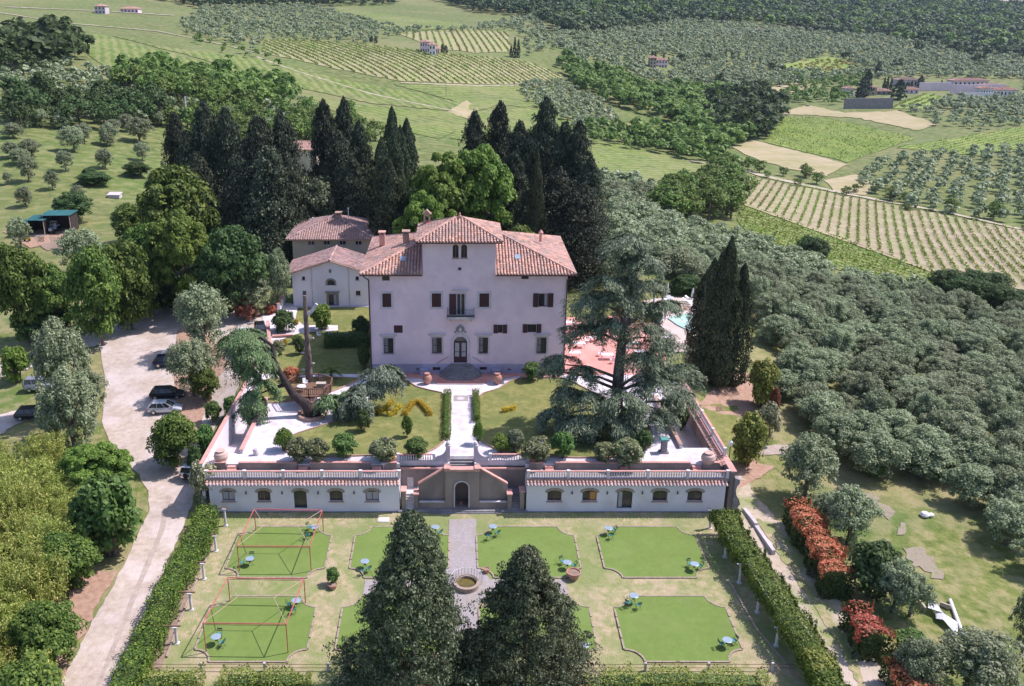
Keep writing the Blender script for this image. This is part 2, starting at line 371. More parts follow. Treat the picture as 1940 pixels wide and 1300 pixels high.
# ------------------------------------------------------------------ terrain
UC = np.array([-600, 0, 200, 400, 480, 865, 1290, 1400, 1600, 1940, 2540.])
ROWS = [  # v, heights (z) for each column
    (1520, [-2, -2, -1.5, -1.2, -1, -1, -1, -1.2, -1.5, -2, -3]),
    (1300, [-2, -1.5, -1.2, -1.1, -1.1, -1.1, -1.1, -1.1, -1, -1.5, -3]),
    (1130, [-1, -.8, -.5, -.53, -.53, -.53, -.53, -.53, -.5, -1, -3]),
    (975, [-.3, -.2, 0, 0, 0, 0, 0, 0, -.3, -1, -3]),
    (850, [.3, .5, .8, .9, 1.2, 2.2, 1.2, .5, 0, -1.5, -3]),
    (780, [.8, .9, 1.2, 1.6, 2.5, 3.2, 3, 1.2, 0, -2, -4]),
    (715, [1.2, 1.5, 2, 2.8, 4.3, 4.35, 4.3, 2, -.5, -3, -5]),
    (640, [1.8, 2, 3, 3.8, 4.35, 4.35, 4.3, 3, -2, -6, -8]),
    (580, [2.5, 2.5, 3.2, 4, 4.35, 4.35, 4, 3, -4, -9, -12]),
    (520, [3, 3, 3.5, 4.2, 4.3, 4.3, 3, 0, -8, -13, -16]),
    (450, [4, 4, 4, 4, 4, 4, -2, -6, -15, -20, -22]),
    (380, [6, 7, 6, 4, 3, 0, -10, -14, -19, -21, -23]),
    (300, [13, 13, 11, 7, 3, -3, -14, -17, -17, -17, -20]),
    (250, [17, 17, 15, 10, 5, 2, -12, -15, -15, -15, -16])]
FAR = [  # v, distance Y
    (200, [310, 320, 350, 400, 440, 480, 600, 640, 640, 660, 700]),
    (150, [360, 370, 400, 440, 470, 530, 700, 760, 800, 820, 850]),
    (100, [430, 440, 480, 520, 560, 600, 820, 900, 950, 1000, 1050]),
    (60, [520, 540, 600, 680, 720, 760, 950, 1050, 1150, 1200, 1250]),
    (30, [650, 680, 760, 850, 900, 950, 1150, 1250, 1400, 1500, 1500]),
    (10, [750, 800, 880, 1000, 1100, 1200, 1350, 1450, 1600, 1750, 1750]),
    (-60, [1000, 1050, 1200, 1400, 1500, 1600, 1800, 1900, 2000, 2100, 2100])]
vv = []; ly = []
for v, zs in ROWS:
    vv.append(v); ly.append([log((CAM_Z - z) / tan(ang(v))) for z in zs])
for v, ys in FAR:
    vv.append(v); ly.append([log(y) for y in ys])
vv = np.array(vv[::-1], float); ly = np.array(ly[::-1])
GU = np.arange(-600, 2541, 12.0)
GV = np.concatenate([np.arange(-60, 200, 5.0), np.arange(200, 1521, 10.0)])
tmp = np.array([np.interp(GU, UC, r) for r in ly])                # rows x GU
LY = np.array([np.interp(GV, vv, tmp[:, i]) for i in range(len(GU))]).T
def blur(a, k, ax):
    pad = [(0, 0), (0, 0)]; pad[ax] = (k, k)
    b = np.pad(a, pad, mode='reflect', reflect_type='odd')
    c = np.cumsum(b, axis=ax)
    c = np.concatenate([np.zeros_like(np.take(c, [0], ax)), c], ax)
    n = a.shape[ax]
    return (np.take(c, range(2 * k + 1, 2 * k + 1 + n), ax) - np.take(c, range(0, n), ax)) / (2 * k + 1)
SM = LY.copy()
for _ in range(3): SM = blur(blur(SM, 4, 0), 6, 1)
wgt = np.clip((480 - GV) / 120, 0, 1)[:, None]
LY = LY * (1 - wgt) + SM * wgt
TY = np.exp(LY)
A = PITCH + np.arctan((GV - PV) / FPX)
TZ = CAM_Z - TY * np.tan(A)[:, None]
ZC = TY * cos(PITCH) + (CAM_Z - TZ) * sin(PITCH)
TX = (GU[None, :] - PU) * ZC / FPX
# the sky shows only above the ridge at the far right, so the top rows sink there behind the hill
n0, n1 = TX.shape
for j, u in enumerate(GU):
    cut = -60 if u < 1790 else min(14.0, -60 + (u - 1790) * .80) if u < 1990 else 14
    for i, v in enumerate(GV):
        if v < cut:
            TY[i, j] = TY[i, j] ; TZ[i, j] -= (cut - v) * 2.5
idx = np.arange(n0 * n1).reshape(n0, n1)
quads = np.stack([idx[1:, :-1], idx[1:, 1:], idx[:-1, 1:], idx[:-1, :-1]], -1).reshape(-1, 4)
verts = np.stack([TX, TY, TZ], -1).reshape(-1, 3)
cen = verts[quads].mean(1)
keep = ~((cen[:, 0] > -26.6) & (cen[:, 0] < 28.8) & (cen[:, 1] > 85.6) & (cen[:, 1] < 112.2))
def npmesh(name, V, F, mats, matidx=None, smooth=False):
    me = bpy.data.meshes.new(name)
    k = F.shape[1]
    me.vertices.add(len(V)); me.vertices.foreach_set('co', np.asarray(V, np.float32).ravel())
    me.loops.add(len(F) * k); me.loops.foreach_set('vertex_index', F.astype(np.int32).ravel())
    me.polygons.add(len(F)); me.polygons.foreach_set('loop_start', np.arange(0, len(F) * k, k, dtype=np.int32))
    for m_ in mats: me.materials.append(M[m_])
    if matidx is not None: me.polygons.foreach_set('material_index', matidx.astype(np.int32))
    if smooth: me.polygons.foreach_set('use_smooth', np.ones(len(F), bool))
    me.update(calc_edges=True)
    return me
def npobj(name, me, parent=None):
    o = bpy.data.objects.new(name, me); COL.objects.link(o)
    if parent: o.parent = parent
    return o
mi = (cen[:, 1] > 150).astype(int)
struct(npobj('ground', npmesh('ground', verts, quads[keep], ['grass', 'hill'], mi[keep], True)))
# land far beyond and around so nothing ends in view from another position
e = MB(); e.box(-6000, 6000, -500, 5000, -78, -76); struct(e.build('terrain', 'hill'))
BV = BVHTree.FromPolygons([Vector(p) for p in verts], [tuple(q) for q in quads])
def zat(x, y):
    h = BV.ray_cast(Vector((x, y, 400)), Vector((0, 0, -1)))
    return h[0].z if h[0] else 0.0
def G(u, v):
    i = np.searchsorted(GV, v) - 1; i = max(0, min(n0 - 2, i)); j = int((u - GU[0]) // 12); j = max(0, min(n1 - 2, j))
    a = (v - GV[i]) / (GV[i + 1] - GV[i]); b = (u - GU[j]) / 12.0
    def L(T): return (T[i, j] * (1 - a) + T[i + 1, j] * a) * (1 - b) + (T[i, j + 1] * (1 - a) + T[i + 1, j + 1] * a) * b
    return (float(L(TX)), float(L(TY)), float(L(TZ)))
def dens(poly, step):
    out = []
    for i in range(len(poly)):
        a = poly[i]; b = poly[(i + 1) % len(poly)]
        n = max(1, int(math.hypot(b[0] - a[0], b[1] - a[1]) / step))
        for k in range(n): out.append((a[0] + (b[0] - a[0]) * k / n, a[1] + (b[1] - a[1]) * k / n))
    return out
def rag(poly, amp, step=9):
    d = dens(poly, step)
    return [(u + random.uniform(-amp, amp), v + random.uniform(-amp, amp) * .6) for u, v in d]
def patch(name, poly, m, off=.03, step=8, ragged=0, slope=.0003):
    poly = rag(poly, ragged) if ragged else dens(poly, step)
    us = [p[0] for p in poly]; vs = [p[1] for p in poly]
    pts = [Vector(p) for p in poly]; n = len(pts)
    for v in GV:
        if min(vs) < v < max(vs):
            for u in GU:
                if min(us) < u < max(us) and pip((u, v), poly): pts.append(Vector((u, v)))
    r = delaunay_2d_cdt(pts, [(i, (i + 1) % n) for i in range(n)], [], 1, 1e-4)
    V = []
    for p in r[0]:
        x, y, z = G(p[0], p[1])
        V.append((x, y, z + off + y * slope))
    F = [tuple(f) for f in r[2]]
    F = [f if (Vector(V[f[1]]) - Vector(V[f[0]])).cross(Vector(V[f[2]]) - Vector(V[f[0]])).z > 0 else f[::-1] for f in F]
    me = bpy.data.meshes.new(name); me.from_pydata(V, [], F); me.materials.append(M[m])
    me.polygons.foreach_set('use_smooth', [True] * len(F))
    o = bpy.data.objects.new(name, me); COL.objects.link(o)
    return struct(o)

# ------------------------------------------------------------------ foliage
def unit(n, rs=R):
    a = rs.normal(size=(n, 3)); return a / np.linalg.norm(a, axis=1)[:, None]
def leaves(C, Nrm, size, aspect=1.6, rs=R, up=None):
    """one leaf-sized quad per centre; Nrm sets the facing, size its length"""
    n = len(C); Nn = Nrm / (np.linalg.norm(Nrm, axis=1)[:, None] + 1e-9)
    t = unit(n, rs) if up is None else up
    a = np.cross(Nn, t); a /= np.linalg.norm(a, axis=1)[:, None] + 1e-9
    b = np.cross(Nn, a)
    s = (size * rs.uniform(.65, 1.35, n))[:, None] if np.isscalar(size) else size[:, None]
    a = a * s * .5; b = b * s * .5 / aspect
    f = rs.uniform(.3, .75, (n, 1))
    return np.stack([C - a, C - b * 1.0 + a * .1, C + a, C + b + a * (f - .5)], 1)
def leafmesh(name, quads_list, m, trunk=None, extra=None):
    """quads_list: arrays (n,4,3); trunk: MB joined as second material for single-mesh trees"""
    Q = np.concatenate(quads_list); V = Q.reshape(-1, 3); F = np.arange(len(V)).reshape(-1, 4)
    if trunk is None: return npmesh(name, V, F, [m])
    tv = np.array(trunk.v); tf = [list(f) if len(f) == 4 else list(f) for f in trunk.f]
    tf = [f if len(f) == 4 else None for f in tf]; tf = np.array([f for f in tf if f])
    V2 = np.concatenate([V, tv]); F2 = np.concatenate([F, tf + len(V)])
    return npmesh(name, V2, F2, [m, 'bark'], np.concatenate([np.zeros(len(F)), np.ones(len(tf))]))
def clumps(rs, nc, env, per, lr, lsize, upbias=.3, outward=.8, shell=.75, aspect=1.6, flat=.75, jit=.5):
    """crown of leaf clumps: env(n)-> clump centres and radii; leaves sit on each clump's outer shell"""
    C, r = env(nc)
    D = unit(nc * per, rs).reshape(nc, per, 3)
    D[:, :, 2] = np.where(D[:, :, 2] < -.35, -D[:, :, 2], D[:, :, 2])
    D[:, :, 2] *= flat
    rad = (shell + (1.12 - shell) * rs.uniform(0, 1, (nc, per, 1)) ** .7) * r[:, None, None] * lr
    P = C[:, None, :] + D * rad
    Nn = D * outward + unit(nc * per, rs).reshape(nc, per, 3) * jit + np.array([0, 0, upbias])
    return leaves(P.reshape(-1, 3), Nn.reshape(-1, 3), lsize, aspect, rs)
def env_round(rs, rx=.5, z0=.28, z1=1.0, rmin=.09, rmax=.17, inner=.35):
    def f(n):
        d = unit(n, rs); lo = rs.uniform(0, 1, n) < .6
        d[:, 2] = np.where(lo & (d[:, 2] < 0), -d[:, 2], d[:, 2])
        d /= np.linalg.norm(d, axis=1)[:, None]
        k = rs.uniform(inner, 1, n) ** .55
        r = rs.uniform(rmin, rmax, n)
        wob = 1 + .16 * np.sin(3 * np.arctan2(d[:, 1], d[:, 0]) + rs.uniform(0, 6)) + rs.normal(0, .06, n)
        C = np.stack([d[:, 0] * (rx - r * .8) * k * wob, d[:, 1] * (rx - r * .8) * k * wob, (z0 + z1) / 2 + d[:, 2] * ((z1 - z0) / 2 - r * .6) * k], 1)
        return C, r
    return f
def trunk_mb(rs, h=.35, r=.03, limbs=5, spread=.3, lean=.03, top=.75):
    mb = MB(); x, y = rs.uniform(-lean, lean, 2)
    mb.tube((0, 0, -.04), (x, y, h), r * 1.25, r * .85, 8)
    for k in range(limbs):
        a = 2 * pi * k / limbs + rs.uniform(-.4, .4); d = spread * rs.uniform(.6, 1)
        m1 = (x + cos(a) * d * .5, y + sin(a) * d * .5, h + (top - h) * .5); m2 = (x + cos(a) * d, y + sin(a) * d, top * rs.uniform(.8, 1))
        mb.tube((x, y, h * .93), m1, r * .6, r * .38, 6); mb.tube(m1, m2, r * .38, r * .12, 5)
    return mb
def proto_round(seed, nc, per, lsize, leaf, inner=.35, z0=.25, rx=.5, rmin=.09, rmax=.17, th=.3, tr=.03, limbs=5, up=.3, single=True, flat=.75, shell=.7):
    rs = np.random.RandomState(seed)
    q = clumps(rs, nc, env_round(rs, rx, z0, 1.0, rmin, rmax, inner), per, 1.0, lsize, up, shell=shell, flat=flat)
    t = trunk_mb(rs, th, tr, limbs, rx * .6)
    if single: return leafmesh('tree', [q], leaf, t)
    return leafmesh('crown', [q], leaf), t
def conifer_q(seed, nb=240, per=60, lsize=.02, power=.8, r0=.5, zb=.02, droop=.10, irregular=.25, tipup=0, dens_top=.8):
    """spire of branches; unit height, radius r0 at the foot"""
    rs = np.random.RandomState(seed); out = []
    t = rs.uniform(0, 1, nb) ** .85
    z = zb + (1 - zb) * t
    rr = r0 * (1 - t) ** power * (1 + rs.normal(0, irregular, nb)).clip(.45, 1.6) + .012
    low = t < .12; rr[low] *= (.7 + t[low] / .12 * .3)
    a = rs.uniform(0, 2 * pi, nb)
    s = rs.uniform(0, 1, (nb, per)) ** .55
    base = np.stack([np.cos(a), np.sin(a)], 1)
    R_ = rr[:, None] * s
    side = rs.normal(0, 1, (nb, per)) * (rr[:, None] * .17 * (1.15 - s * .5) + .006)
    X = base[:, 0:1] * R_ - base[:, 1:2] * side
    Y = base[:, 1:2] * R_ + base[:, 0:1] * side
    Z = z[:, None] - droop * rr[:, None] * 2 * s ** 2 + tipup * rr[:, None] * s ** 3 + rs.normal(0, 1, (nb, per)) * (.008 + .05 * rr[:, None] * (1 - .5 * s))
    P = np.stack([X, Y, Z.clip(.01, 1.02)], -1).reshape(-1, 3)
    Nn = np.stack([np.repeat(base[:, 0], per) * .5, np.repeat(base[:, 1], per) * .5, np.full(nb * per, .6)], 1) + unit(nb * per, rs) * .7
    return leaves(P, Nn, lsize, 1.1, rs)
def cypress_q(seed, n=9000, r0=.5, lsize=.018, lumps=9):
    rs = np.random.RandomState(seed)
    t = rs.uniform(0, 1, n); a = rs.uniform(0, 2 * pi, n)
    prof = np.minimum(1, (t * 9 + .35)) * (1 - t ** 2.6) ** .75
    ph = rs.uniform(0, 6, 4)
    wob = 1 + .16 * np.sin(a * 3 + t * 7 + ph[0]) + .12 * np.sin(a * 5 - t * 17 + ph[1]) + .12 * np.sin(t * 41 + a * 2 + ph[2]) + rs.normal(0, .09, n)
    r = r0 * prof * wob * (.82 + .2 * rs.uniform(0, 1, n) ** .5)
    P = np.stack([np.cos(a) * r, np.sin(a) * r, .02 + .98 * t], 1)
    Nn = np.stack([np.cos(a), np.sin(a), np.full(n, .25)], 1) + unit(n, rs) * .55
    up = np.tile(np.array([[0, 0, 1.]]), (n, 1)) + unit(n, rs) * .3
    up = np.cross(Nn, up)
    return leaves(P, Nn, lsize, .32, rs, up=up)

def cone_clumps(seed, nc=420, per=60, lsz=.02, r0=.5, power=.75, rmin=.03, rmax=.06):
    rs = np.random.RandomState(seed)
    def env(n):
        t = rs.uniform(0, 1, n) ** 1.25; a = rs.uniform(0, 2 * pi, n); k = rs.uniform(.35, 1, n) ** .4
        wob = 1 + .14 * np.sin(a * 2 + t * 5 + seed) + .13 * np.sin(a * 5 - t * 23) + rs.normal(0, .12, n)
        r = r0 * (1 - t) ** power * k * wob * np.clip(.7 + t * 4, 0, 1) + .004
        rad = rs.uniform(rmin, rmax, n) * (1 - .45 * t)
        return np.stack([np.cos(a) * r, np.sin(a) * r, .03 + .95 * t], 1), rad
    C, rad = env(nc); D = unit(nc * per, rs).reshape(nc, per, 3); D[:, :, 2] = np.abs(D[:, :, 2]) * .9 - .25
    sc = np.array([1.6, 1.6, 1.0]); P_ = C[:, None, :] + D * rad[:, None, None] * sc * rs.uniform(.55, 1.1, (nc, per, 1))
    Nn = D + unit(nc * per, rs).reshape(nc, per, 3) * .6 + np.array([0, 0, .35])
    return leaves(P_.reshape(-1, 3), Nn.reshape(-1, 3), lsz, 1.9, rs)
PARENT_KEEP[0] = False
P = {}
OLV = []
for s_ in range(5):
    me, t = proto_round(100 + s_, 170, 85, .037, 'l_olive', inner=.2, z0=.0, rmin=.05, rmax=.13, th=.24, tr=.035, limbs=5, single=False, flat=1.0, shell=.35)
    OLV.append((me, t))
def treeproto(name, leafme, tmb, label, cat):
    root = bpy.data.objects.new(name, None); root.empty_display_size = .3
    root['label'] = label; root['category'] = cat
    cr = bpy.data.objects.new('crown', leafme); cr.parent = root
    tm = bpy.data.meshes.new('trunk'); tm.from_pydata(tmb.v, [], tmb.f); tm.materials.append(M['bark'])
    tr = bpy.data.objects.new('trunk', tm); tr.parent = root
    return root
def put(root, loc, wx, h, rot=None, label=None, group=None, name=None):
    rot = random.uniform(0, 2 * pi) if rot is None else rot
    return copy_tree(root, loc, rot, label, (wx, wx * random.uniform(.92, 1.08), h), group)
OL = [treeproto('olive_tree', a, b, 'silver green olive tree', 'olive tree') for a, b in OLV]
BR = []
for s_ in range(5):
    me, t = proto_round(200 + s_, 150, 110, .048, 'l_broad', inner=.3, z0=-.02, rmin=.08, rmax=.15, th=.25, tr=.026, single=False, flat=.7, up=.5)
    BR.append(treeproto('broadleaf_tree', me, t, 'leafy green tree', 'tree'))
DK = []
for s_ in range(3):
    me, t = proto_round(230 + s_, 140, 110, .048, 'l_dark', inner=.3, z0=-.04, rmin=.08, rmax=.15, th=.22, tr=.026, single=False, flat=.75)
    DK.append(treeproto('dark_tree', me, t, 'dense dark green tree', 'tree'))
BRT = []
for s_ in range(2):
    me, t = proto_round(240 + s_, 150, 190, .042, 'l_bright', inner=.35, z0=.08, rmin=.06, rmax=.115, th=.25, tr=.022, limbs=7, single=False, flat=.6, up=.8)
    BRT.append(treeproto('lime_tree', me, t, 'large bright green tree', 'tree'))
def thin_trunk(h=.95, r=.02):
    mb = MB(); mb.tube((0, 0, -.03), (0, 0, h), r, r * .2, 8); return mb
CN = []
for s_ in range(4):
    q = np.concatenate([conifer_q(300 + s_, 300, 80, .022, .55, .5, .02, .08, .42), cone_clumps(330 + s_, 300, 44, .02, .42, .55, .03, .075)])
    CN.append(treeproto('conifer_tree', leafmesh('crown', [q], 'l_conifer'), thin_trunk(), 'tall dark conifer', 'conifer'))
CY = []
for s_ in range(3):
    q = cypress_q(320 + s_, 12000, lsize=.016)
    CY.append(treeproto('cypress_tree', leafmesh('crown', [q], 'l_cypress'), thin_trunk(.6, .06), 'dark columnar cypress', 'cypress'))
SH = {}
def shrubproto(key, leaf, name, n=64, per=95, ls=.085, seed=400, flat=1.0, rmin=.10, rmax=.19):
    rs = np.random.RandomState(seed)
    q = clumps(rs, n, env_round(rs, .5, -.08, 1.0, rmin, rmax, .35), per, 1.0, ls, .3, flat=flat, shell=.5)
    me = leafmesh('crown', [q], leaf)
    t = MB()
    for k in range(4):
        a = k * 1.6; t.tube((cos(a) * .04, sin(a) * .04, -.05), (cos(a) * .2, sin(a) * .2, .6), .03, .012, 6)
    SH[key] = treeproto(name, me, t, 'shrub', 'shrub')
shrubproto('green', 'l_shrub', 'shrub'); shrubproto('dark', 'l_dark', 'shrub', seed=401); shrubproto('fleck', 'l_mixshrub', 'shrub', seed=402)
shrubproto('red', 'l_red', 'photinia_shrub', seed=403); shrubproto('redmix', 'l_redmix', 'photinia_shrub', seed=404)
shrubproto('gold', 'l_gold', 'golden_shrub', seed=405); shrubproto('cream', 'l_cream', 'blossom_shrub', seed=406); shrubproto('hedgeball', 'l_hedge', 'shrub', seed=407, ls=.07, n=70)
shrubproto('yellow', 'l_yellowhedge', 'golden_shrub', seed=408, n=80, ls=.07); shrubproto('olivebush', 'l_olive', 'olive_bush', seed=409, ls=.07, n=70)
shrubproto('bright', 'l_bright', 'shrub', seed=410)
def at_ground(u, vb, vt, wpx):
    """stand something with its foot at pixel (u,vb), top at row vt, width wpx"""
    x, y, z = G(u, vb)
    return fit(x, y, z, u, vt, wpx)
def fit(x, y, z, u, vt, wpx):
    zt = WY(u, vt, y)[2]; zc = y * cos(PITCH) + (CAM_Z - (z + zt) / 2) * sin(PITCH)
    return (x, y, z), wpx * zc / FPX, max(.3, zt - z)
def tree(protos, u, vb, vt, wpx, label=None, group=None, k=None, rot=None, Y=None, z=None):
    if Y is None: x, y, zz = G(u, vb)
    else:
        x = WY(u, vt, Y)[0]; y = Y; zz = zat(x, y)
    if z is not None: zz = z; x, y, _ = W(u, vb, z)
    loc, wx, h = fit(x, y, zz, u, vt, wpx)
    pr = protos[k if k is not None else random.randrange(len(protos))] if isinstance(protos, list) else protos
    return put(pr, loc, wx, h, rot, label, group)

# ------------------------------------------------------------------ fields, roads and paths draped on the ground
PARENT_KEEP[0] = True
patch('gravel_drive', [(100, 1320), (150, 1230), (180, 1170), (215, 1110), (240, 1060), (262, 1010), (285, 970), (280, 930), (262, 900), (235, 870), (205, 835), (195, 800), (200, 740), (195, 690), (188, 655), (200, 635), (260, 616), (335, 592), (400, 585), (460, 590), (530, 600), (530, 660), (470, 690), (440, 760), (410, 805), (390, 850), (372, 900), (366, 950), (345, 1005), (320, 1060), (290, 1130), (262, 1200), (235, 1260), (215, 1320)], 'gravel', .04, ragged=2)
patch('verge', [(340, 620), (400, 640), (430, 690), (405, 740), (385, 800), (368, 850), (350, 850), (338, 800), (330, 740), (328, 690)], 'leaflitter', .10, ragged=4)
patch('leaf_litter', [(110, 1300), (152, 1215), (185, 1150), (218, 1085), (150, 1085), (100, 1200), (60, 1300)], 'leaflitter', .08, ragged=5)
patch('upper_road', [(-40, 700), (50, 672), (140, 645), (240, 606), (330, 572), (430, 556), (440, 566), (335, 590), (240, 628), (150, 668), (60, 698), (-40, 728)], 'gravel', .06, ragged=3)
patch('path', [(-40, 800), (60, 770), (110, 765), (110, 790), (40, 800), (-40, 850)], 'gravel', .04, ragged=3)
patch('drive_rut', [(262, 1100), (300, 1010), (318, 940), (326, 940), (309, 1012), (271, 1104), (190, 1300), (182, 1300)], 'rut', .05, ragged=1.2)
patch('earth_track', [(1378, 905), (1405, 895), (1425, 930), (1470, 985), (1515, 1040), (1565, 1105), (1625, 1190), (1668, 1262), (1696, 1320), (1590, 1320), (1555, 1255), (1490, 1140), (1430, 1040), (1398, 985)], 'track', .05, ragged=5, step=14)
patch('grass_strip', [(1432, 985), (1440, 985), (1495, 1055), (1552, 1135), (1612, 1235), (1650, 1320), (1636, 1320), (1598, 1242), (1538, 1142), (1482, 1062)], 'drygrass', .07, ragged=3, slope=.0006)
patch('bare_earth', [(1320, 770), (1350, 735), (1400, 700), (1440, 720), (1450, 760), (1400, 790), (1350, 780)], 'leaflitter', .04, ragged=5)
patch('bare_earth', [(1385, 880), (1420, 870), (1470, 885), (1440, 905), (1400, 925)], 'leaflitter', .05, ragged=4)
patch('path', [(1428, 852), (1470, 842), (1520, 848), (1490, 862), (1440, 862)], 'rut', .04, ragged=2)
for q in ([(1632, 940), (1655, 935), (1690, 968), (1680, 982), (1655, 965)], [(1710, 1040), (1740, 1035), (1790, 1085), (1790, 1105), (1750, 1085), (1715, 1060)], [(1690, 995), (1720, 995), (1725, 1010), (1700, 1010)]):
    patch('ash_patch', q, 'ash', .05, ragged=9)
patch('garden_ground', [(395, 972), (1368, 972), (1420, 1050), (1540, 1310), (250, 1310), (335, 1090)], 'drygrass', .03, ragged=2)
patch('gravel_walk', [(851, 985), (902, 985), (905, 1075), (930, 1100), (1070, 1100), (1078, 1127), (930, 1127), (905, 1150), (905, 1240), (850, 1240), (850, 1150), (820, 1127), (688, 1127), (692, 1100), (820, 1100), (850, 1075)], 'walk', .07, ragged=1.2)
patch('planting_bed', [(396, 1000), (408, 1000), (365, 1110), (318, 1235), (305, 1272), (258, 1272), (310, 1150), (355, 1075)], 'soil', .08, ragged=1)
for q, m_ in ([[(5, 440), (60, 425), (140, 430), (150, 445), (60, 470)], 'leaflitter'], [[(55, 448), (120, 450), (130, 470), (90, 475)], 'soil']):
    patch('bare_earth', q, m_, .08, ragged=3)
patch('grass_strip', [(1310, 765), (1400, 770), (1385, 880), (1380, 900), (1350, 840)], 'lawn', .04, ragged=4)
# behind the villa: lawn beside the chapel, patio, pool
patch('lawn', [(520, 755), (505, 700), (540, 640), (560, 590), (640, 575), (705, 585), (705, 712), (640, 733), (600, 745)], 'lawn', .06)
patch('lawn', [(1065, 535), (1230, 535), (1230, 600), (1065, 605)], 'lawn', .06)
patch('lawn', [(1240, 552), (1320, 548), (1320, 566), (1250, 570)], 'lawn', .12)
patch('garden_path', [(497, 600), (545, 575), (565, 580), (560, 605), (575, 618), (640, 618), (640, 628), (570, 632), (535, 645), (500, 650)], 'pave', .12)
patch('terrace_path', [(640, 735), (692, 712), (760, 712), (770, 722), (690, 735), (655, 752), (600, 760)], 'pave', .1)
patch('patio', [(1062, 603), (1160, 600), (1240, 603), (1262, 660), (1262, 712), (1060, 712)], 'cotto', .09)
patch('pool_deck', [(1205, 575), (1250, 566), (1345, 566), (1350, 672), (1262, 668), (1250, 610)], 'deck', .15)
patch('pool_water', [(1264, 606), (1290, 598), (1342, 598), (1342, 630), (1302, 629), (1282, 619)], 'water', .2, slope=.001)
patch('flower_bed', [(1268, 583), (1302, 582), (1312, 590), (1268, 592)], 'brick', .22)
# far fields
FV = dict(
 bigrows=[(1425, 337), (1930, 437), (1990, 450), (1990, 560), (1790, 523), (1700, 490), (1600, 455), (1403, 384)],
 hillrows=[(500, 78), (560, 76), (700, 86), (800, 98), (1000, 118), (1065, 143), (1050, 160), (900, 160), (760, 154), (640, 132), (560, 113), (496, 101)],
 toprows=[(752, 64), (880, 56), (960, 62), (972, 98), (900, 101), (830, 92)],
 green1=[(1478, 222), (1560, 223), (1735, 262), (1605, 308), (1450, 270)],
 green2=[(1695, 281), (1990, 233), (1990, 272), (1850, 295)],
 green3=[(1105, 264), (1250, 287), (1392, 322), (1385, 340), (1250, 366), (1150, 326)],
 strip=[(1403, 390), (1600, 460), (1780, 527), (1870, 545), (1830, 572), (1640, 528), (1500, 484), (1420, 448), (1395, 415)],
 mid=[(570, 180), (700, 200), (870, 215), (890, 240), (830, 264), (700, 235), (600, 200)],
 strip2=[(190, 62), (300, 88), (500, 112), (640, 150), (880, 196), (865, 212), (700, 196), (560, 165), (380, 112)],
 centre=[(745, 160), (1060, 165), (1030, 205), (940, 200), (890, 215), (870, 195)],
 left=[(10, 62), (190, 66), (380, 116), (540, 165), (420, 150), (220, 138), (160, 100), (10, 80)],
 behind=[(905, 212), (1000, 205), (1080, 228), (1105, 262), (1140, 300), (1150, 340), (1100, 330), (900, 270), (850, 262)],
 small=[(1690, 206), (1755, 177), (1800, 190), (1745, 207)],
 upper=[(620, 14), (880, 46), (880, 55), (760, 58), (640, 26)])
for k_, m_ in (('bigrows', 'vinesoil'), ('hillrows', 'vinesoil'), ('toprows', 'vinesoil'), ('green1', 'vinegreen'), ('green2', 'vinegreen'), ('green3', 'vrows_b'), ('strip', 'vrows_b'),
               ('mid', 'vrows_a'), ('strip2', 'vrows_c'), ('centre', 'vrows_b'), ('left', 'vrows_c'), ('behind', 'vrows_a'), ('small', 'vinegreen'), ('upper', 'vrows_c')):
    patch('vineyard_field', FV[k_], m_ if k_ != 'bigrows' else 'tansoil', .1, ragged=1.5)
for q in ([(1385, 280), (1425, 266), (1450, 272), (1605, 312), (1560, 337), (1440, 306)], [(1393, 182), (1500, 156), (1562, 166), (1470, 186)], [(1480, 216), (1530, 199), (1600, 215), (1700, 211), (1775, 236), (1740, 248), (1620, 224)],
          [(1560, 343), (1620, 332), (1660, 350), (1640, 372), (1580, 362)], [(848, 213), (885, 192), (905, 205), (900, 235), (870, 220)], [(500, 208), (560, 212), (560, 262), (520, 262)]):
    patch('hay_field', q, 'tan', .12, ragged=2)
def road(pts, wpx, m_='gravel', name='road', off=.16):
    l = []; r = []
    for i, p in enumerate(pts):
        a = pts[max(0, i - 1)]; b = pts[min(len(pts) - 1, i + 1)]
        d = math.hypot(b[0] - a[0], b[1] - a[1]); nx, ny = -(b[1] - a[1]) / d, (b[0] - a[0]) / d
        w_ = wpx if not isinstance(wpx, list) else wpx[i]
        l.append((p[0] + nx * w_ / 2, p[1] + ny * w_ / 2)); r.append((p[0] - nx * w_ / 2, p[1] - ny * w_ / 2))
    return patch(name, l + r[::-1], m_, off, ragged=.4)
road([(1300, 305), (1350, 312), (1405, 321), (1440, 333), (1600, 368), (1800, 405), (1990, 448)], [2, 2.5, 4, 5, 3, 3, 3], 'track')
road([(1130, 198), (1150, 213), (1180, 236)], [3, 4, 4], 'track')
road([(1403, 386), (1600, 457), (1700, 492), (1790, 525)], 3, 'tan')
road([(485, 108), (560, 135), (700, 178), (870, 214)], 1.5, 'track')
road([(760, 158), (900, 163), (1050, 162)], 1.6, 'track')
road([(1425, 337), (1412, 360), (1403, 384)], 4, 'track')
road([(1, 25), (120, 44), (300, 60), (420, 85), (500, 104)], 1.0, 'track')
road([(10, 14), (200, 22), (330, 30)], 1.0, 'track')
patch('scrub_meadow', [(1480, 125), (1570, 108), (1640, 130), (1580, 140), (1500, 138)], 'vinegreen', .3, ragged=4)

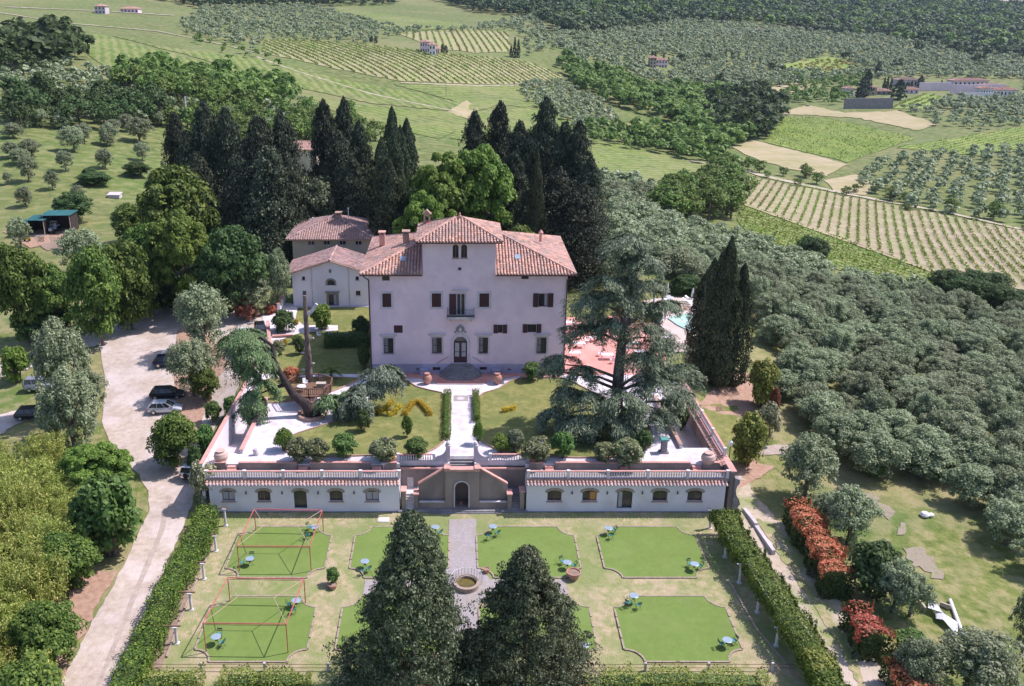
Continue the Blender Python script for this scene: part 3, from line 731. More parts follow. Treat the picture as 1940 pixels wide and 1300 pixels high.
# ---- rows of vines, one object a row where they can be told apart
def wpoly(px): return [G(u, v)[:2] for u, v in px]
nrow = [0]
def rows(key, p0, p1, spacing, label, width=.55, h=1.3, lsz=.55, den=5, leaf='l_vine', limit=400):
    """rows run along the ground line through pixels p0-p1"""
    poly = wpoly(dens(FV[key], 30)); a = Vector(G(*p0)[:2]); b = Vector(G(*p1)[:2]); d = (b - a).normalized(); n = Vector((-d.y, d.x))
    ts = [(Vector(p) - a).dot(n) for p in poly]
    t = min(ts) + spacing * .5; k = 0
    while t < max(ts) and k < limit:
        s_ = []
        for i in range(len(poly)):
            p = Vector(poly[i]) - a; q = Vector(poly[(i + 1) % len(poly)]) - a
            tp, tq = p.dot(n), q.dot(n)
            if (tp > t) != (tq > t):
                f = (t - tp) / (tq - tp); s_.append((p + (q - p) * f).dot(d))
        s_.sort(); Q = []
        for i in range(0, len(s_) - 1, 2):
            L_ = s_[i + 1] - s_[i]
            if L_ < 6: continue
            m_ = int(L_ / 4) + 2
            zz = [zat(*(a + d * (s_[i] + L_ * j / (m_ - 1)) + n * t)) for j in range(m_)]
            N_ = int(L_ * den)
            ss = R.uniform(0, 1, N_); gap = np.interp(ss, np.linspace(0, 1, max(3, int(L_ / 5))), R.uniform(.35, 1, max(3, int(L_ / 5))))
            ss = ss[R.uniform(0, 1, N_) < gap * 1.2]; N_ = len(ss)
            z_ = np.interp(ss * (m_ - 1), range(m_), zz)
            c = np.array([a + d * s_[i] + n * t]) + np.outer(ss * L_, d) + np.outer(R.normal(0, width * .45, N_), n)
            C = np.column_stack([c, z_ + R.uniform(.3, 1, N_) * h])
            Q.append(leaves(C, unit(N_) + np.array([0, 0, .5]), lsz, 1.3))
            for j in range(m_ - 1):       # leaf-coloured ribbon put in to join the row's clumps
                pa = a + d * (s_[i] + L_ * j / (m_ - 1)) + n * t; pb = a + d * (s_[i] + L_ * (j + 1) / (m_ - 1)) + n * t
                Q.append(np.array([[(pa.x, pa.y, zz[j] + .1), (pb.x, pb.y, zz[j + 1] + .1), (pb.x, pb.y, zz[j + 1] + .75), (pa.x, pa.y, zz[j] + .75)]]) if lsz > .7 else np.array([[(pa.x, pa.y, zz[j] + .6), (pb.x, pb.y, zz[j + 1] + .6), (pb.x, pb.y, zz[j + 1] + .7), (pa.x, pa.y, zz[j] + .7)]]))
        if Q:
            Q = np.concatenate(Q).reshape(-1, 3)
            o = npobj('vine_row', npmesh('vine_row', Q, np.arange(len(Q)).reshape(-1, 4), [leaf]))
            tag(o, label, 'vine row', label.split(' in ')[-1] if ' in ' in label else 'vine rows'); nrow[0] += 1
        t += spacing; k += 1
rows('bigrows', (1640, 384), (1641, 462), 2.8, 'green row of vines on pale soil in the large striped vineyard at right', .5, 1.2, .5, 6.5)
rows('hillrows', (700, 90), (830, 150), 4.6, 'vine row in the striped vineyard on the slope below the pink farmhouse', .6, 1.3, .8, 3.6)
rows('toprows', (850, 60), (868, 98), 5.0, 'vine row in the upper striped vineyard behind the pink farmhouse', .7, 1.4, .9, 3.4)
rows('strip', (1420, 410), (1800, 540), 3.0, 'thick green vine row on the strip below the striped vineyard', .9, 1.3, .6, 5)
rows('green1', (1480, 265), (1700, 265), 3.6, 'leafy vine row in the green vineyard beyond the dark oaks', .8, 1.0, .7, 1.6)
rows('green2', (1740, 290), (1930, 245), 3.4, 'leafy vine row in the green vineyard at the far right edge', .6, 1.0, .7, 1.8)
rows('small', (1700, 205), (1760, 180), 6, 'vine row in the small vineyard below the long walls', .9, 1.5, 1.2, 1.6)

# ---- stands of trees scattered in the distance
def scatter(poly, spacing, jitter=.42, excl=(), prob=1.0, zone=None):
    excl = list(excl) + [[(1224, 106), (1272, 106), (1276, 142), (1222, 142)], [(790, 76), (838, 76), (838, 112), (790, 112)]]
    pts = [G(u, v) for u, v in dens(poly, 25)]
    xs = [p[0] for p in pts]; ys = [p[1] for p in pts]
    out = []; y = min(ys); r = 0
    while y < max(ys):
        x = min(xs) + (spacing / 2 if r % 2 else 0)
        while x < max(xs):
            px = x + random.uniform(-jitter, jitter) * spacing; py = y + random.uniform(-jitter, jitter) * spacing
            if random.random() < prob:
                z = zat(px, py); u, v = proj(px, py, z)
                if -60 < u < 2000 and pip((u, v), poly) and not any(pip((u, v), q) for q in excl): out.append((px, py, z))
            x += spacing
        y += spacing * .87; r += 1
    return out
LOW = {}
def lowproto(kind, leaf, seed, n, ls, cone=False, cyp=False):
    rs = np.random.RandomState(seed)
    if cyp: q = cypress_q(seed, n, .5, ls)
    elif cone: q = conifer_q(seed, n // 12, 12, ls, .7, .5)
    else:
        nc = max(6, n // (12 if n < 200 else 22)); q = clumps(rs, nc, env_round(rs, .5, .02, 1.0, *((.14, .24) if n < 200 else (.09, .17)), .4), 12 if n < 200 else 22, 1.0, ls, .4, flat=.8, aspect=1.25)
    return q
LOWQ = {}
LQ = dict(olive=[lowproto('o', 0, 500 + i, 760, .085) for i in range(4)], wood=[lowproto('w', 0, 510 + i, 900, .085) for i in range(4)],
          cyp=[lowproto('c', 0, 520 + i, 160, .12, cyp=True) for i in range(2)])
LL = dict(olive='l_olive', wood='l_farwood', oak='l_faroak', cyp='l_cypress', scrub='l_scrub', dark='l_dark')
def lowmesh(kind, i):
    k = (kind, i)
    if k not in LOWQ:
        src = LQ['cyp'] if kind == 'cyp' else LQ['olive' if kind == 'olive' else 'wood']
        q = src[i % len(src)]
        t = MB(); t.tube((0, 0, -.1), (0, 0, .55), .035, .02, 5, False)
        for q_ in range(0 if kind == 'cyp' else 7): t.tube((0, 0, .2), (.36 * cos(q_ * .9), .36 * sin(q_ * .9), .32 + .07 * (q_ % 5)), .015, .008, 4, False)
        LOWQ[k] = leafmesh('tree', [q], LL[kind], t)
    return LOWQ[k]
POOL = []     # (distance, kind, x, y, z, width, height, label, group)
def plant(pts, kind, w0, w1, hr=.85, label='', group='', hj=.15):
    for x, y, z in pts:
        w_ = random.uniform(w0, w1); h = w_ * hr * random.uniform(1 - hj, 1 + hj)
        POOL.append((y, kind, x, y, z, w_, h, label, group))
plant(scatter([(1050, 62), (1300, 40), (1560, 62), (1700, 70), (1990, 118), (1990, 140), (1700, 104), (1560, 84), (1300, 66), (1150, 76), (1060, 96)], 9, .4, [], .85), 'olive', 5, 8, .85, 'olive tree below the far ridge wood', 'olives below the far ridge wood')
olx = 'small silvery olive tree in the groves of the far hillside at right'
plant(scatter([(1060, 90), (1150, 72), (1300, 60), (1460, 62), (1560, 80), (1700, 100), (1990, 130), (1990, 232), (1770, 205), (1800, 150), (1600, 150), (1400, 176), (1250, 175), (1130, 140), (1075, 120)], 7.0, .42, [FV['small'], [(1590, 158), (1700, 148), (1940, 150), (1940, 190), (1700, 207), (1590, 205)], [(1480, 125), (1570, 108), (1640, 130), (1580, 140), (1500, 138)]], .82), 'olive', 5, 7.4, .85, olx, 'olive trees of the far hillside')
plant(scatter([(1690, 300), (1760, 296), (1990, 280), (1990, 430), (1860, 420), (1700, 395), (1620, 350), (1640, 325)], 8.0, .22, [], .9), 'olive', 4.8, 6.2, .85, 'round olive tree in the grove above the striped vineyard at right', 'olives above the striped vineyard')
plant(scatter([(1700, 205), (1760, 190), (1990, 188), (1990, 236), (1850, 252), (1760, 240)], 9.5, .3, [FV['small']], .8), 'olive', 5, 6.5, .85, 'round olive tree on the dry slope below the long pink walls', 'olives below the long walls')
plant(scatter([(985, 165), (1060, 158), (1130, 190), (1180, 240), (1110, 258), (1060, 225), (1000, 195)], 6.0, .3), 'olive', 4.2, 5.6, .8, 'small olive tree in the grove between the green fields behind the tall conifers', 'olives behind the tall conifers')
plant(scatter([(380, 20), (560, 12), (760, 40), (880, 60), (760, 66), (700, 84), (500, 76), (480, 96), (330, 60)], 9.5, .4, [FV['upper']], .8), 'olive', 5, 7, .8, 'small olive tree in the groves on the ridge at upper left', 'olives on the ridge at upper left')
plant(scatter([(870, 60), (1010, 30), (1060, 90), (1000, 110), (980, 60)], 9, .4, [], .7), 'olive', 5, 7, .8, 'small olive tree near the wooded ridge top', 'olives near the ridge top')
# far woods and hedgerows
plant(scatter([(760, -20), (1000, -30), (1990, -40), (1990, 120), (1850, 105), (1800, 100), (1700, 72), (1560, 66), (1450, 44), (1300, 44), (1150, 64), (1060, 66), (1010, 34), (900, 24)], 11, .4, [], .95), 'wood', 10, 16, .85, 'dark tree in the woods along the far ridge', 'trees of the ridge wood')
plant(scatter([(1010, -30), (1990, -40), (1990, 110), (1800, 95), (1560, 62), (1300, 42), (1060, 50)], 26, .45, [], .7), 'oak', 12, 18, .9, 'lighter green tree in the far ridge wood', 'lighter trees of the ridge wood')
plant(scatter([(200, -20), (760, -20), (760, 10), (560, 14), (380, 18)], 11, .4, [], .8), 'wood', 9, 14, .85, 'dark tree on the far skyline at upper left', 'trees on the upper left skyline')
plant(scatter([(1055, 118), (1110, 130), (1250, 180), (1370, 178), (1420, 190), (1480, 222), (1440, 268), (1380, 283), (1385, 306), (1320, 300), (1200, 270), (1195, 255), (1300, 262), (1245, 224), (1140, 196), (1080, 160)], 7.0, .4, [[(1150, 205), (1245, 222), (1250, 240), (1170, 225)]], .92), 'oak', 7, 11, .95, 'leafy green tree in the wooded valley at right of the vineyards', 'trees of the wooded valley')
plant(scatter([(1340, 200), (1440, 183), (1480, 215), (1470, 262), (1400, 272), (1350, 252)], 8, .35), 'dark', 10, 14, 1.0, 'big dark oak in the clump beside the green vineyard', 'dark oaks beside the green vineyard')
plant(scatter([(1385, 325), (1450, 330), (1600, 362), (1760, 398), (1930, 432), (1990, 420), (1990, 440), (1800, 396), (1600, 352), (1450, 315)], 7, .4, [], .6), 'oak', 4, 7, .9, 'bush of the hedgerow along the pale valley lane', 'hedgerow along the valley lane')
plant(scatter([(1270, 372), (1330, 352), (1400, 350), (1412, 372), (1400, 400), (1380, 420), (1280, 430), (1240, 400)], 6.5, .4), 'oak', 7, 10, 1, 'leafy tree in the copse behind the olive slope', 'trees of the copse behind the olive slope')
plant(scatter([(10, 98), (60, 82), (130, 84), (160, 105), (150, 128), (60, 145), (5, 150)], 9, .3), 'dark', 12, 16, .95, 'big dark tree in the clump on the hillside at far left', 'dark clump on the left hillside')
plant(scatter([(225, 150), (300, 140), (430, 158), (540, 170), (565, 198), (500, 212), (400, 215), (300, 200), (220, 185)], 7.5, .35), 'oak', 8, 12, 1, 'green tree in the belt of woods across the left hillside', 'tree belt on the left hillside')
plant(scatter([(10, 205), (80, 190), (200, 205), (280, 215), (330, 228), (280, 250), (120, 248), (10, 256)], 7.5, .35, [], .7), 'dark', 7, 11, 1, 'dark bushy tree above the left olive meadow', 'dark trees above the left olive meadow')
for (u, v, wd) in ((1740, 100, 24), (1812, 85, 26), (1852, 130, 30), (1600, 118, 26), (1755, 104, 18), (1840, 112, 34), (1480, 140, 22), (1700, 130, 20), (1290, 120, 20), (1340, 118, 18), (1360, 165, 26), (1460, 140, 20)):
    x, y, z = G(u, v); plant([(x, y, z)], 'dark', wd * .45, wd * .5, .9, 'large dark tree standing alone among the far olive groves', 'lone dark trees of the far groves')
plant(scatter([(1110, 240), (1245, 262), (1395, 318), (1385, 330), (1240, 290), (1110, 270)], 6.5, .4), 'oak', 5, 8, .85, 'leafy hedgerow tree between the green field and the wooded valley', 'hedgerow above the green field')
plant(scatter([(1480, 150), (1600, 140), (1640, 150), (1600, 205), (1480, 200)], 8, .42, [], .6), 'oak', 5, 8, .85, 'leafy bush around the far hay field', 'bushes around the far hay field')
plant(scatter([(1385, 330), (1450, 336), (1600, 366), (1990, 442), (1990, 462), (1900, 440), (1600, 374), (1450, 342)], 7, .4, [], .22), 'oak', 3, 5, .8, 'small bush beside the valley lane', 'bushes beside the valley lane')
plant(scatter([(1130, 335), (1170, 345), (1250, 375), (1300, 398), (1260, 425), (1150, 430)], 6, .35), 'olive', 5, 6.5, .85, 'olive tree on the slope right behind the tall dark conifers', 'olives behind the right conifers')
plant(scatter([(300, 228), (600, 218), (700, 240), (720, 275), (600, 300), (340, 295)], 8, .4, [], .75), 'oak', 7, 10, .95, 'leafy tree in the scrub behind the left dark conifers', 'trees behind the left conifers')
plant(scatter([(10, 150), (330, 185), (420, 215), (330, 240), (10, 250)], 9, .4, [], .5), 'olive', 5, 6.5, .9, 'olive tree among scrub on the upper left slope', 'olives in the upper left scrub')
plant(scatter([(330, 62), (500, 108), (600, 150), (540, 160), (400, 110)], 11, .4, [], .35), 'oak', 4, 6, .8, 'small bush scattered on the upper left meadow', 'bushes of the upper left meadow')
plant(scatter([(1490, 128), (1570, 112), (1640, 130), (1580, 140)], 6, .4, [], .8), 'scrub', 3, 5, .5, 'yellow flowering broom bush on the far slope', 'broom bushes on the far slope')
plant(scatter([(10, 140), (130, 128), (250, 150), (300, 190), (180, 200), (20, 200)], 7.5, .3, [], .8), 'olive', 5, 6.5, .9, 'round olive tree on the upper left hillside', 'olives on the upper left hillside')
plant(scatter([(500, 200), (590, 200), (600, 262), (500, 268)], 6.5, .15), 'olive', 4.5, 6, .9, 'olive tree in the planted rows behind the dark conifers at left', 'olive rows behind the left conifers')
plant(scatter([(1250, 168), (1390, 176), (1290, 230), (1250, 215)], 8, .4, [], .7), 'oak', 5, 8, .9, 'leafy tree on the slope above the wooded valley', 'trees above the wooded valley')
def spire(u, vb, vt, wpx, label, group):
    x, y, z = G(u, vb); loc, wx, h = fit(x, y, z, u, vt, wpx)
    o = npobj('cypress_tree', lowmesh('cyp', random.randrange(2))); o.location = loc; o.scale = (wx, wx, h); o.rotation_euler.z = random.uniform(0, 6)
    return tag(o, label, 'cypress', group)
for (u, vb, vt) in [(975, 110, 72), (982, 110, 76), (968, 108, 88), (838, 100, 84), (845, 101, 86), (704, 80, 68), (712, 82, 70)]:
    spire(u, vb, vt, 7, 'slim dark cypress beside the striped vineyards on the hill', 'cypresses beside the hill vineyards')
for i in range(26):
    u = 1180 + i * 13 + random.uniform(-5, 5); v = 96 + (i * 37 % 34)
    spire(u, v, v - random.uniform(9, 15), 4, 'slim cypress in the far olive groves near the red-roofed farmhouse', 'cypresses of the far olive groves')
for (u, vb, vt, wd) in [(1632, 185, 148, 20), (1640, 182, 132, 16), (1673, 176, 148, 6), (1679, 176, 146, 6), (1686, 176, 149, 6), (1701, 190, 152, 24), (1715, 172, 158, 5), (1721, 171, 157, 5), (1726, 170, 154, 5), (1743, 167, 144, 12), (1782, 168, 152, 5), (1835, 176, 160, 5), (1857, 182, 170, 4), (1863, 183, 170, 4), (1662, 145, 118, 12)]:
    spire(u, vb, vt, wd, 'dark cypress standing among the far walls and roofs at upper right', 'cypresses among the far walls')

POOL.sort(key=lambda t: t[0])
cnt = {}
rest = {}
for (d, kind, x, y, z, w_, h, label, group) in POOL:
    fam = 'olive' if kind == 'olive' else 'tree'
    cnt[fam] = cnt.get(fam, 0) + 1
    if cnt[fam] <= (55 if fam == 'olive' else 210):
        o = npobj({'olive': 'olive_tree', 'scrub': 'broom_bush'}.get(kind, 'broadleaf_tree'), lowmesh(kind, random.randrange(4)))
        o.location = (x, y, z); o.scale = (w_, w_, h); o.rotation_euler.z = random.uniform(0, 6.3)
        tag(o, label, 'olive tree' if kind == 'olive' else 'tree' if kind != 'scrub' else 'bush', group)
    else: rest.setdefault(kind, []).append((x, y, z, w_, h))
def merged(name, kind, items, label, cat):
    src = [lowproto('m', 0, 600 + i + len(kind) * 7, 110, .22) for i in range(5)]
    Q = []
    for i, (x, y, z, w_, h) in enumerate(items):
        q = (LQ['olive'][i % 4] if y < 300 and kind == 'olive' else src[i % 5]); a = random.uniform(0, 6.3); c, s_ = cos(a), sin(a)
        Q.append(np.stack([(q[..., 0] * c - q[..., 1] * s_) * w_ + x, (q[..., 0] * s_ + q[..., 1] * c) * w_ + y, q[..., 2] * h + z], -1))
    Q = np.concatenate(Q).reshape(-1, 3)
    o = npobj(name, npmesh(name, Q, np.arange(len(Q)).reshape(-1, 4), [LL[kind]]))
    return tag(o, label, cat, kind='stuff')
STUFF = {'olive': ('olive_groves', 'distant silvery olive groves covering the far hillsides', 'olive grove'), 'wood': ('woodland', 'dark distant woodland along the top of the hills', 'woodland'),
         'oak': ('valley_wood', 'far leafy wood filling the valley', 'woodland'), 'dark': ('dark_wood', 'distant dark trees scattered over the far hills', 'woodland'), 'scrub': ('broom_scrub', 'yellow flowering broom scrub on the far slope', 'scrub')}
print('POOL', len(POOL), {k: len(v) for k, v in rest.items()}, 'rows', nrow[0])

# ------------------------------------------------------------------ building kit
def arch(x0, x1, z0, z1, rise=None, n=8):
    """opening with an arched head; rise = height of the head"""
    w_ = (x1 - x0) / 2; c = (x0 + x1) / 2; rise = w_ if rise is None else rise
    pts = [(x0, z0), (x1, z0)]
    for i in range(n + 1):
        a = pi * i / n
        pts.append((c + w_ * cos(a), z1 - rise + rise * sin(a)))
    return pts
def rect(x0, x1, z0, z1): return [(x0, z0), (x1, z0), (x1, z1), (x0, z1)]
class Facade:
    def __init__(s, root, Y): s.root = root; s.Y = Y; s.holes = []; s.q = []
    def px(s, u0, v0, u1, v1):
        a = WY(u0, v0, s.Y); b = WY(u1, v1, s.Y); return a[0], b[0], b[2], a[2]
    def window(s, x0, x1, z0, z1, head=0, glass='glass', frame='shutter', mull=1, bars=False, surround=None, sw=.18, lintel=None, shutters=None, sill=None, label=None, name='window', depth=.22, cur=None, transom=0):
        hole = arch(x0, x1, z0, z1, head) if head else rect(x0, x1, z0, z1)
        s.holes.append(hole); Y = s.Y
        def go():
            fr = MB(); t = .07
            y0, y1 = Y + depth - .05, Y + depth + .03
            fr.box(x0, x0 + t, y0, y1, z0, z1 - head * .6); fr.box(x1 - t, x1, y0, y1, z0, z1 - head * .6); fr.box(x0 + t, x1 - t, y0, y1, z0, z0 + t)
            if head:
                hp = hole[2:]
                for i in range(len(hp) - 1): fr.tube((hp[i][0], (y0 + y1) / 2, hp[i][1] - .03), (hp[i + 1][0], (y0 + y1) / 2, hp[i + 1][1] - .03), .05, n=5)
            else: fr.box(x0 + t, x1 - t, y0, y1, z1 - t, z1)
            for k in range(mull):
                xm = x0 + (x1 - x0) * (k + 1) / (mull + 1); fr.box(xm - .045, xm + .045, y0 - .004, y1, z0 + t, z1 - (t if not head else .02))
            for k in range(transom):
                zm = z0 + (z1 - z0) * (k + 1) / (transom + 1); fr.box(x0 + t, x1 - t, y0 + .004, y1, zm - .035, zm + .035)
            f = fr.build(name, frame, s.root)
            if label: f['label'] = label
            g = MB(); g.xz(arch(x0 + .02, x1 - .02, z0 + .02, z1 - .02, head * .98) if head else rect(x0 + .02, x1 - .02, z0 + .02, z1 - .02), Y + depth, Y + depth + .02)
            gg = g.build('pane', glass, None); gg.parent = f
            if cur:
                c = MB(); c.box(x0 + (x1 - x0) * cur[1] + .08, x0 + (x1 - x0) * cur[2] - .08, Y + depth - .035, Y + depth - .01, z0 + .1, z1 - head * .5 - .1)
                cc = c.build('curtain', cur[0], None); cc.parent = f
            if surround:
                m_ = MB()
                if head:
                    o = arch(x0 - sw, x1 + sw, z0, z1 + sw, head + sw, 10); i_ = arch(x0 - .01, x1 + .01, z0, z1, head, 10)
                    for k in range(1, len(o) - 1 + 1):
                        k2 = (k + 1) % len(o)
                        if k == 0 or k2 == 1: continue
                        if k2 == 0: 
                            a, b, c_, d_ = o[k], o[0], i_[0], i_[k]
                        else: a, b, c_, d_ = o[k], o[k2], i_[k2], i_[k]
                        m_.xz([a, b, c_, d_], Y - .05, Y + .02)
                else:
                    m_.box(x0 - sw, x0, Y - .05, Y + .02, z0 - sw, z1 + sw); m_.box(x1, x1 + sw, Y - .05, Y + .02, z0 - sw, z1 + sw)
                    m_.box(x0, x1, Y - .047, Y + .02, z1, z1 + sw); m_.box(x0, x1, Y - .047, Y + .02, z0 - sw, z0)
                b_ = m_.build('frame', surround, None); b_.parent = f
            if lintel:
                m_ = MB(); m_.box(x0 - lintel[0], x1 + lintel[0], Y - .28, Y, z1 + lintel[1], z1 + lintel[1] + .12); m_.box(x0 - lintel[0] + .1, x1 + lintel[0] - .1, Y - .16, Y, z1 + lintel[1] - .12, z1 + lintel[1] - .002)
                b_ = m_.build('lintel', surround or 'stone', None); b_.parent = f
            if sill:
                m_ = MB(); m_.box(x0 - .1, x1 + .1, Y - .12, Y + .1, z0 - .1, z0 - .002); b_ = m_.build('sill', sill, None); b_.parent = f
            if bars:
                m_ = MB(); nb_ = 6
                for k in range(1, nb_): m_.tube((x0 + (x1 - x0) * k / nb_, Y - .06, z0 - .1), (x0 + (x1 - x0) * k / nb_, Y - .06, z1 + .1), .022, n=5)
                for k in range(7):
                    z_ = z0 + (z1 - z0) * k / 6; m_.tube((x0 - .06, Y - .06, z_), (x1 + .06, Y - .06, z_), .02, n=5)
                b_ = m_.build('window_grille', 'iron', None); b_.parent = f
            if shutters == 'closed':
                for k in (0, 1):
                    xa = x0 + (x1 - x0) * k / 2 + .02; xb = x0 + (x1 - x0) * (k + 1) / 2 - .02
                    m_ = MB(); m_.box(xa, xb, Y + .05, Y + .1, z0 + .02, z1 - .02)
                    nn = max(6, int((z1 - z0) / .14))
                    for j in range(nn): m_.box(xa + .08, xb - .08, Y + .025, Y + .048, z0 + .08 + (z1 - z0 - .16) * j / nn, z0 + .08 + (z1 - z0 - .16) * (j + .6) / nn)
                    m_.build('shutter', 'shutter', s.root)
            elif shutters:
                wsh = shutters
                for sg in (-1, 1):
                    xa, xb = (x0 - wsh, x0 - .02) if sg < 0 else (x1 + .02, x1 + wsh)
                    m_ = MB(); m_.box(xa, xb, Y - .09, Y - .03, z0 - .03, z1 + .03)
                    nn = max(6, int((z1 - z0) / .14))
                    for j in range(nn): m_.box(xa + .07, xb - .07, Y - .11, Y - .088, z0 + .05 + (z1 - z0 - .12) * j / nn, z0 + .05 + (z1 - z0 - .12) * (j + .6) / nn)
                    m_.build('shutter', 'shutter', s.root)
        s.q.append(go)
    def build(s, outline, m_, depth=.3, name='wall'):
        mb = MB(); mb.wall(outline, s.holes, s.Y, depth); o = mb.build(name, m_, s.root)
        for g in s.q: g()
        return o
def tiles(mb, poly, down, across=.40, along=.42, lift=.05, seedj=.02):
    """rows of half-barrel clay tiles over a planar polygon"""
    P0 = Vector(poly[0]); D = Vector(down).normalized()
    n = (Vector(poly[1]) - P0).cross(Vector(poly[2]) - P0).normalized()
    if n.z < 0: n = -n
    X = D.cross(n).normalized()
    loc = [((Vector(p) - P0).dot(X), (Vector(p) - P0).dot(D)) for p in poly]
    a0, a1 = min(p[0] for p in loc), max(p[0] for p in loc); b0, b1 = min(p[1] for p in loc), max(p[1] for p in loc)
    i = 0; a = a0 + across * .5
    while a < a1:
        b = b1 - along * .5
        while b > b0:
            if pip((a, b), loc):
                j = random.uniform(-seedj, seedj); lj = random.uniform(0, .03)
                vs = []
                for (t, r, h) in ((-along * .58, across * .29, .02), (along * .5, across * .36, .05)):
                    for k in range(5):
                        q = pi * k / 4
                        vs.append(P0 + X * (a + j + r * cos(q)) + D * (b + t) + n * (lift + lj + h * 1.0 + r * .8 * sin(q)))
                mb.add(vs, [(k, k + 1, k + 6, k + 5) for k in range(4)])
            b -= along
        a += across
def roof_face(root, poly, down, m_='tile', th=.14, across=.40, along=.42, part='roof'):
    return poly
def hip_roof(root, faces, m_, lines=(), th=.14, across=.4, along=.42, under='brick', name='roof'):
    """faces: [(polygon, down)]; the tiles of all faces make the roof part, the boards below another"""
    mb = MB(); sb = MB()
    for poly, down in faces:
        tiles(mb, poly, down, across, along); sb.slab(poly, th)
    for a, b in lines:
        a = Vector(a); b = Vector(b); n_ = max(1, int((b - a).length / .45))
        for k in range(n_):
            p = a.lerp(b, k / n_); q = a.lerp(b, (k + 1.08) / n_)
            mb.tube(p + Vector((0, 0, .12)), q + Vector((0, 0, .15)), .15, .17, 6, False)
    r = mb.build(name, m_, root)
    u = sb.build('roof_boards', 'tileold' if under == 'tile' else under, None); u.parent = r
    return r
def gutter(root, pts, name='gutter'):
    m_ = MB()
    for i in range(len(pts) - 1): m_.tube(pts[i], pts[i + 1], .08, n=6)
    return m_.build(name, 'shutter', root)

# ------------------------------------------------------------------ the villa
V = 113.0
villa = empty('villa', (1.4, V, 4.4), 'large lilac pink villa with tiled hip roof, square tower and balcony over the arched door', 'villa')
F = Facade(villa, V)
x0, x1, zb, ze, zt = -11.26, 14.11, 4.2, 18.0, 22.2
tw0, tw1 = -4.3, 4.92
for r_ in ((724, 556, 741.5, 582), (817.9, 555.8, 835.8, 582), (908.3, 555.8, 926.5, 582)):
    a = F.px(*r_); F.window(*a, shutters='closed', surround='stone', sw=.28)
a = F.px(746, 616.5, 763, 631); F.window(*a, shutters='closed')
a = F.px(1021, 556, 1037, 581.3); F.window(*a, shutters=.72, surround='plaster', sw=.05, mull=1, cur=('curtain', .6, 1))
a = F.px(943.5, 615.5, 952, 631); F.window(*a, shutters=.58, mull=1)
a = F.px(999.5, 614.5, 1016, 630); F.window(*a, shutters=.62, mull=1)
for r_ in ((726.5, 641, 745.6, 669.5), (818.8, 640, 837, 669.2), (907.3, 640, 924.3, 669.2), (1017.3, 640, 1034.5, 669)):
    a = F.px(*r_); F.window(*a, bars=True, surround='stone', sw=.24, lintel=(.55, .42), transom=1, cur=('curtain', 0, .5))
for r_ in ((723.6, 523.5, 738.3, 532), (988, 521.5, 1001.6, 529)):
    a = F.px(*r_); F.window(*a, mull=0, frame='wood')
for (u0, u1) in ((857.5, 869), (873.5, 885)):
    a = F.px(u0, 463, u1, 489); F.window(*a, head=.4, frame='wood', mull=1, sill='brick')
a = F.px(868, 507, 873.6, 512); F.window(*a, mull=0, surround='stone', sw=.08)
# balcony door, one shutter ajar
a = F.px(866, 557, 881, 599); F.window(a[0] - .05, a[1], a[2], a[3], mull=1, name='balcony_door', surround='stone', sw=.16, frame='whitestone')
ax = a
# cellar gratings in the plinth
for (u, v) in ((792, 699), (827, 698.5), (915.5, 698), (965, 700), (991, 700)):
    q = WY(u, v, V); w_ = .42 if u in (827, 915.5) else .16
    F.window(q[0] - w_, q[0] + w_, q[2] - w_ * .55, q[2] + w_ * .55, mull=0, surround='stone', sw=.06)
# arched main door
d = F.px(859.6, 637.5, 884.8, 688.4)
F.holes.append(arch(d[0], d[1], d[2], d[3]))
F.build([(x0, zb), (x1, zb), (x1, ze), (tw1, ze), (tw1, zt), (tw0, zt), (tw0, ze), (x0, ze)], 'plaster', .35)
b = MB(); b.box(x0, x1, V + .35, 131.2, zb, ze); b.box(tw0, tw1, V + .35, 121.2, ze, zt)
b.build('wall', 'plaster', villa)
pz = WY(800, 689.5, V)[2]
b = MB()
for xa, xb in ((x0 - .06, d[0] - .42), (d[1] + .42, x1 + .06)):
    pass
b = MB(); b.box(x0 - .05, x0 - .002, V + .02, 131.2, zb, pz); b.box(x1 + .002, x1 + .05, V + .02, 131.2, zb, pz)
hol = [h for h in F.holes if max(p[1] for p in h) < pz + .05]
b.wall([(x0 - .05, zb), (d[0] - .45, zb), (d[0] - .45, pz), (x0 - .05, pz)], [h for h in hol if h[0][0] < 0], V - .05, .05)
b.wall([(d[1] + .45, zb), (x1 + .05, zb), (x1 + .05, pz), (d[1] + .45, pz)], [h for h in hol if h[0][0] > 0], V - .05, .05)
b.build('plinth', 'plinth', villa)
# main door and its surround
dr = MB(); zs = d[3] - (d[1] - d[0]) / 2
dr.xz(arch(d[0] + .01, d[1] - .01, d[2], d[3] - .01), V + .30, V + .36)
for sg in (0, 1):
    xa = d[0] + .1 + sg * (d[1] - d[0]) / 2; xb = xa + (d[1] - d[0]) / 2 - .2
    dr.box(xa, xb, V + .27, V + .298, d[2] + .05, d[2] + .7)
door = dr.build('door', 'shutter', villa)
pn = MB()
for sg in (0, 1):
    xa = d[0] + .16 + sg * (d[1] - d[0]) / 2; xb = xa + (d[1] - d[0]) / 2 - .32
    pn.box(xa, xb, V + .275, V + .297, d[2] + .85, d[2] + 1.45); pn.box(xa, xb, V + .275, V + .297, d[2] + 1.55, zs - .12)
p_ = pn.build('door_pane', 'curtain', None); p_.parent = door
fl = MB(); fl.xz(arch(d[0] + .15, d[1] - .15, zs + .1, d[3] - .15, .7), V + .28, V + .298)
p_ = fl.build('fanlight', 'glass', None); p_.parent = door
hd = MB(); hd.lathe([(0.03, 0), (.05, .03), (.03, .07)], ((d[0] + d[1]) / 2 + .08, V + .24, d[2] + 1.2), 8); p_ = hd.build('handle', 'iron', None); p_.parent = door
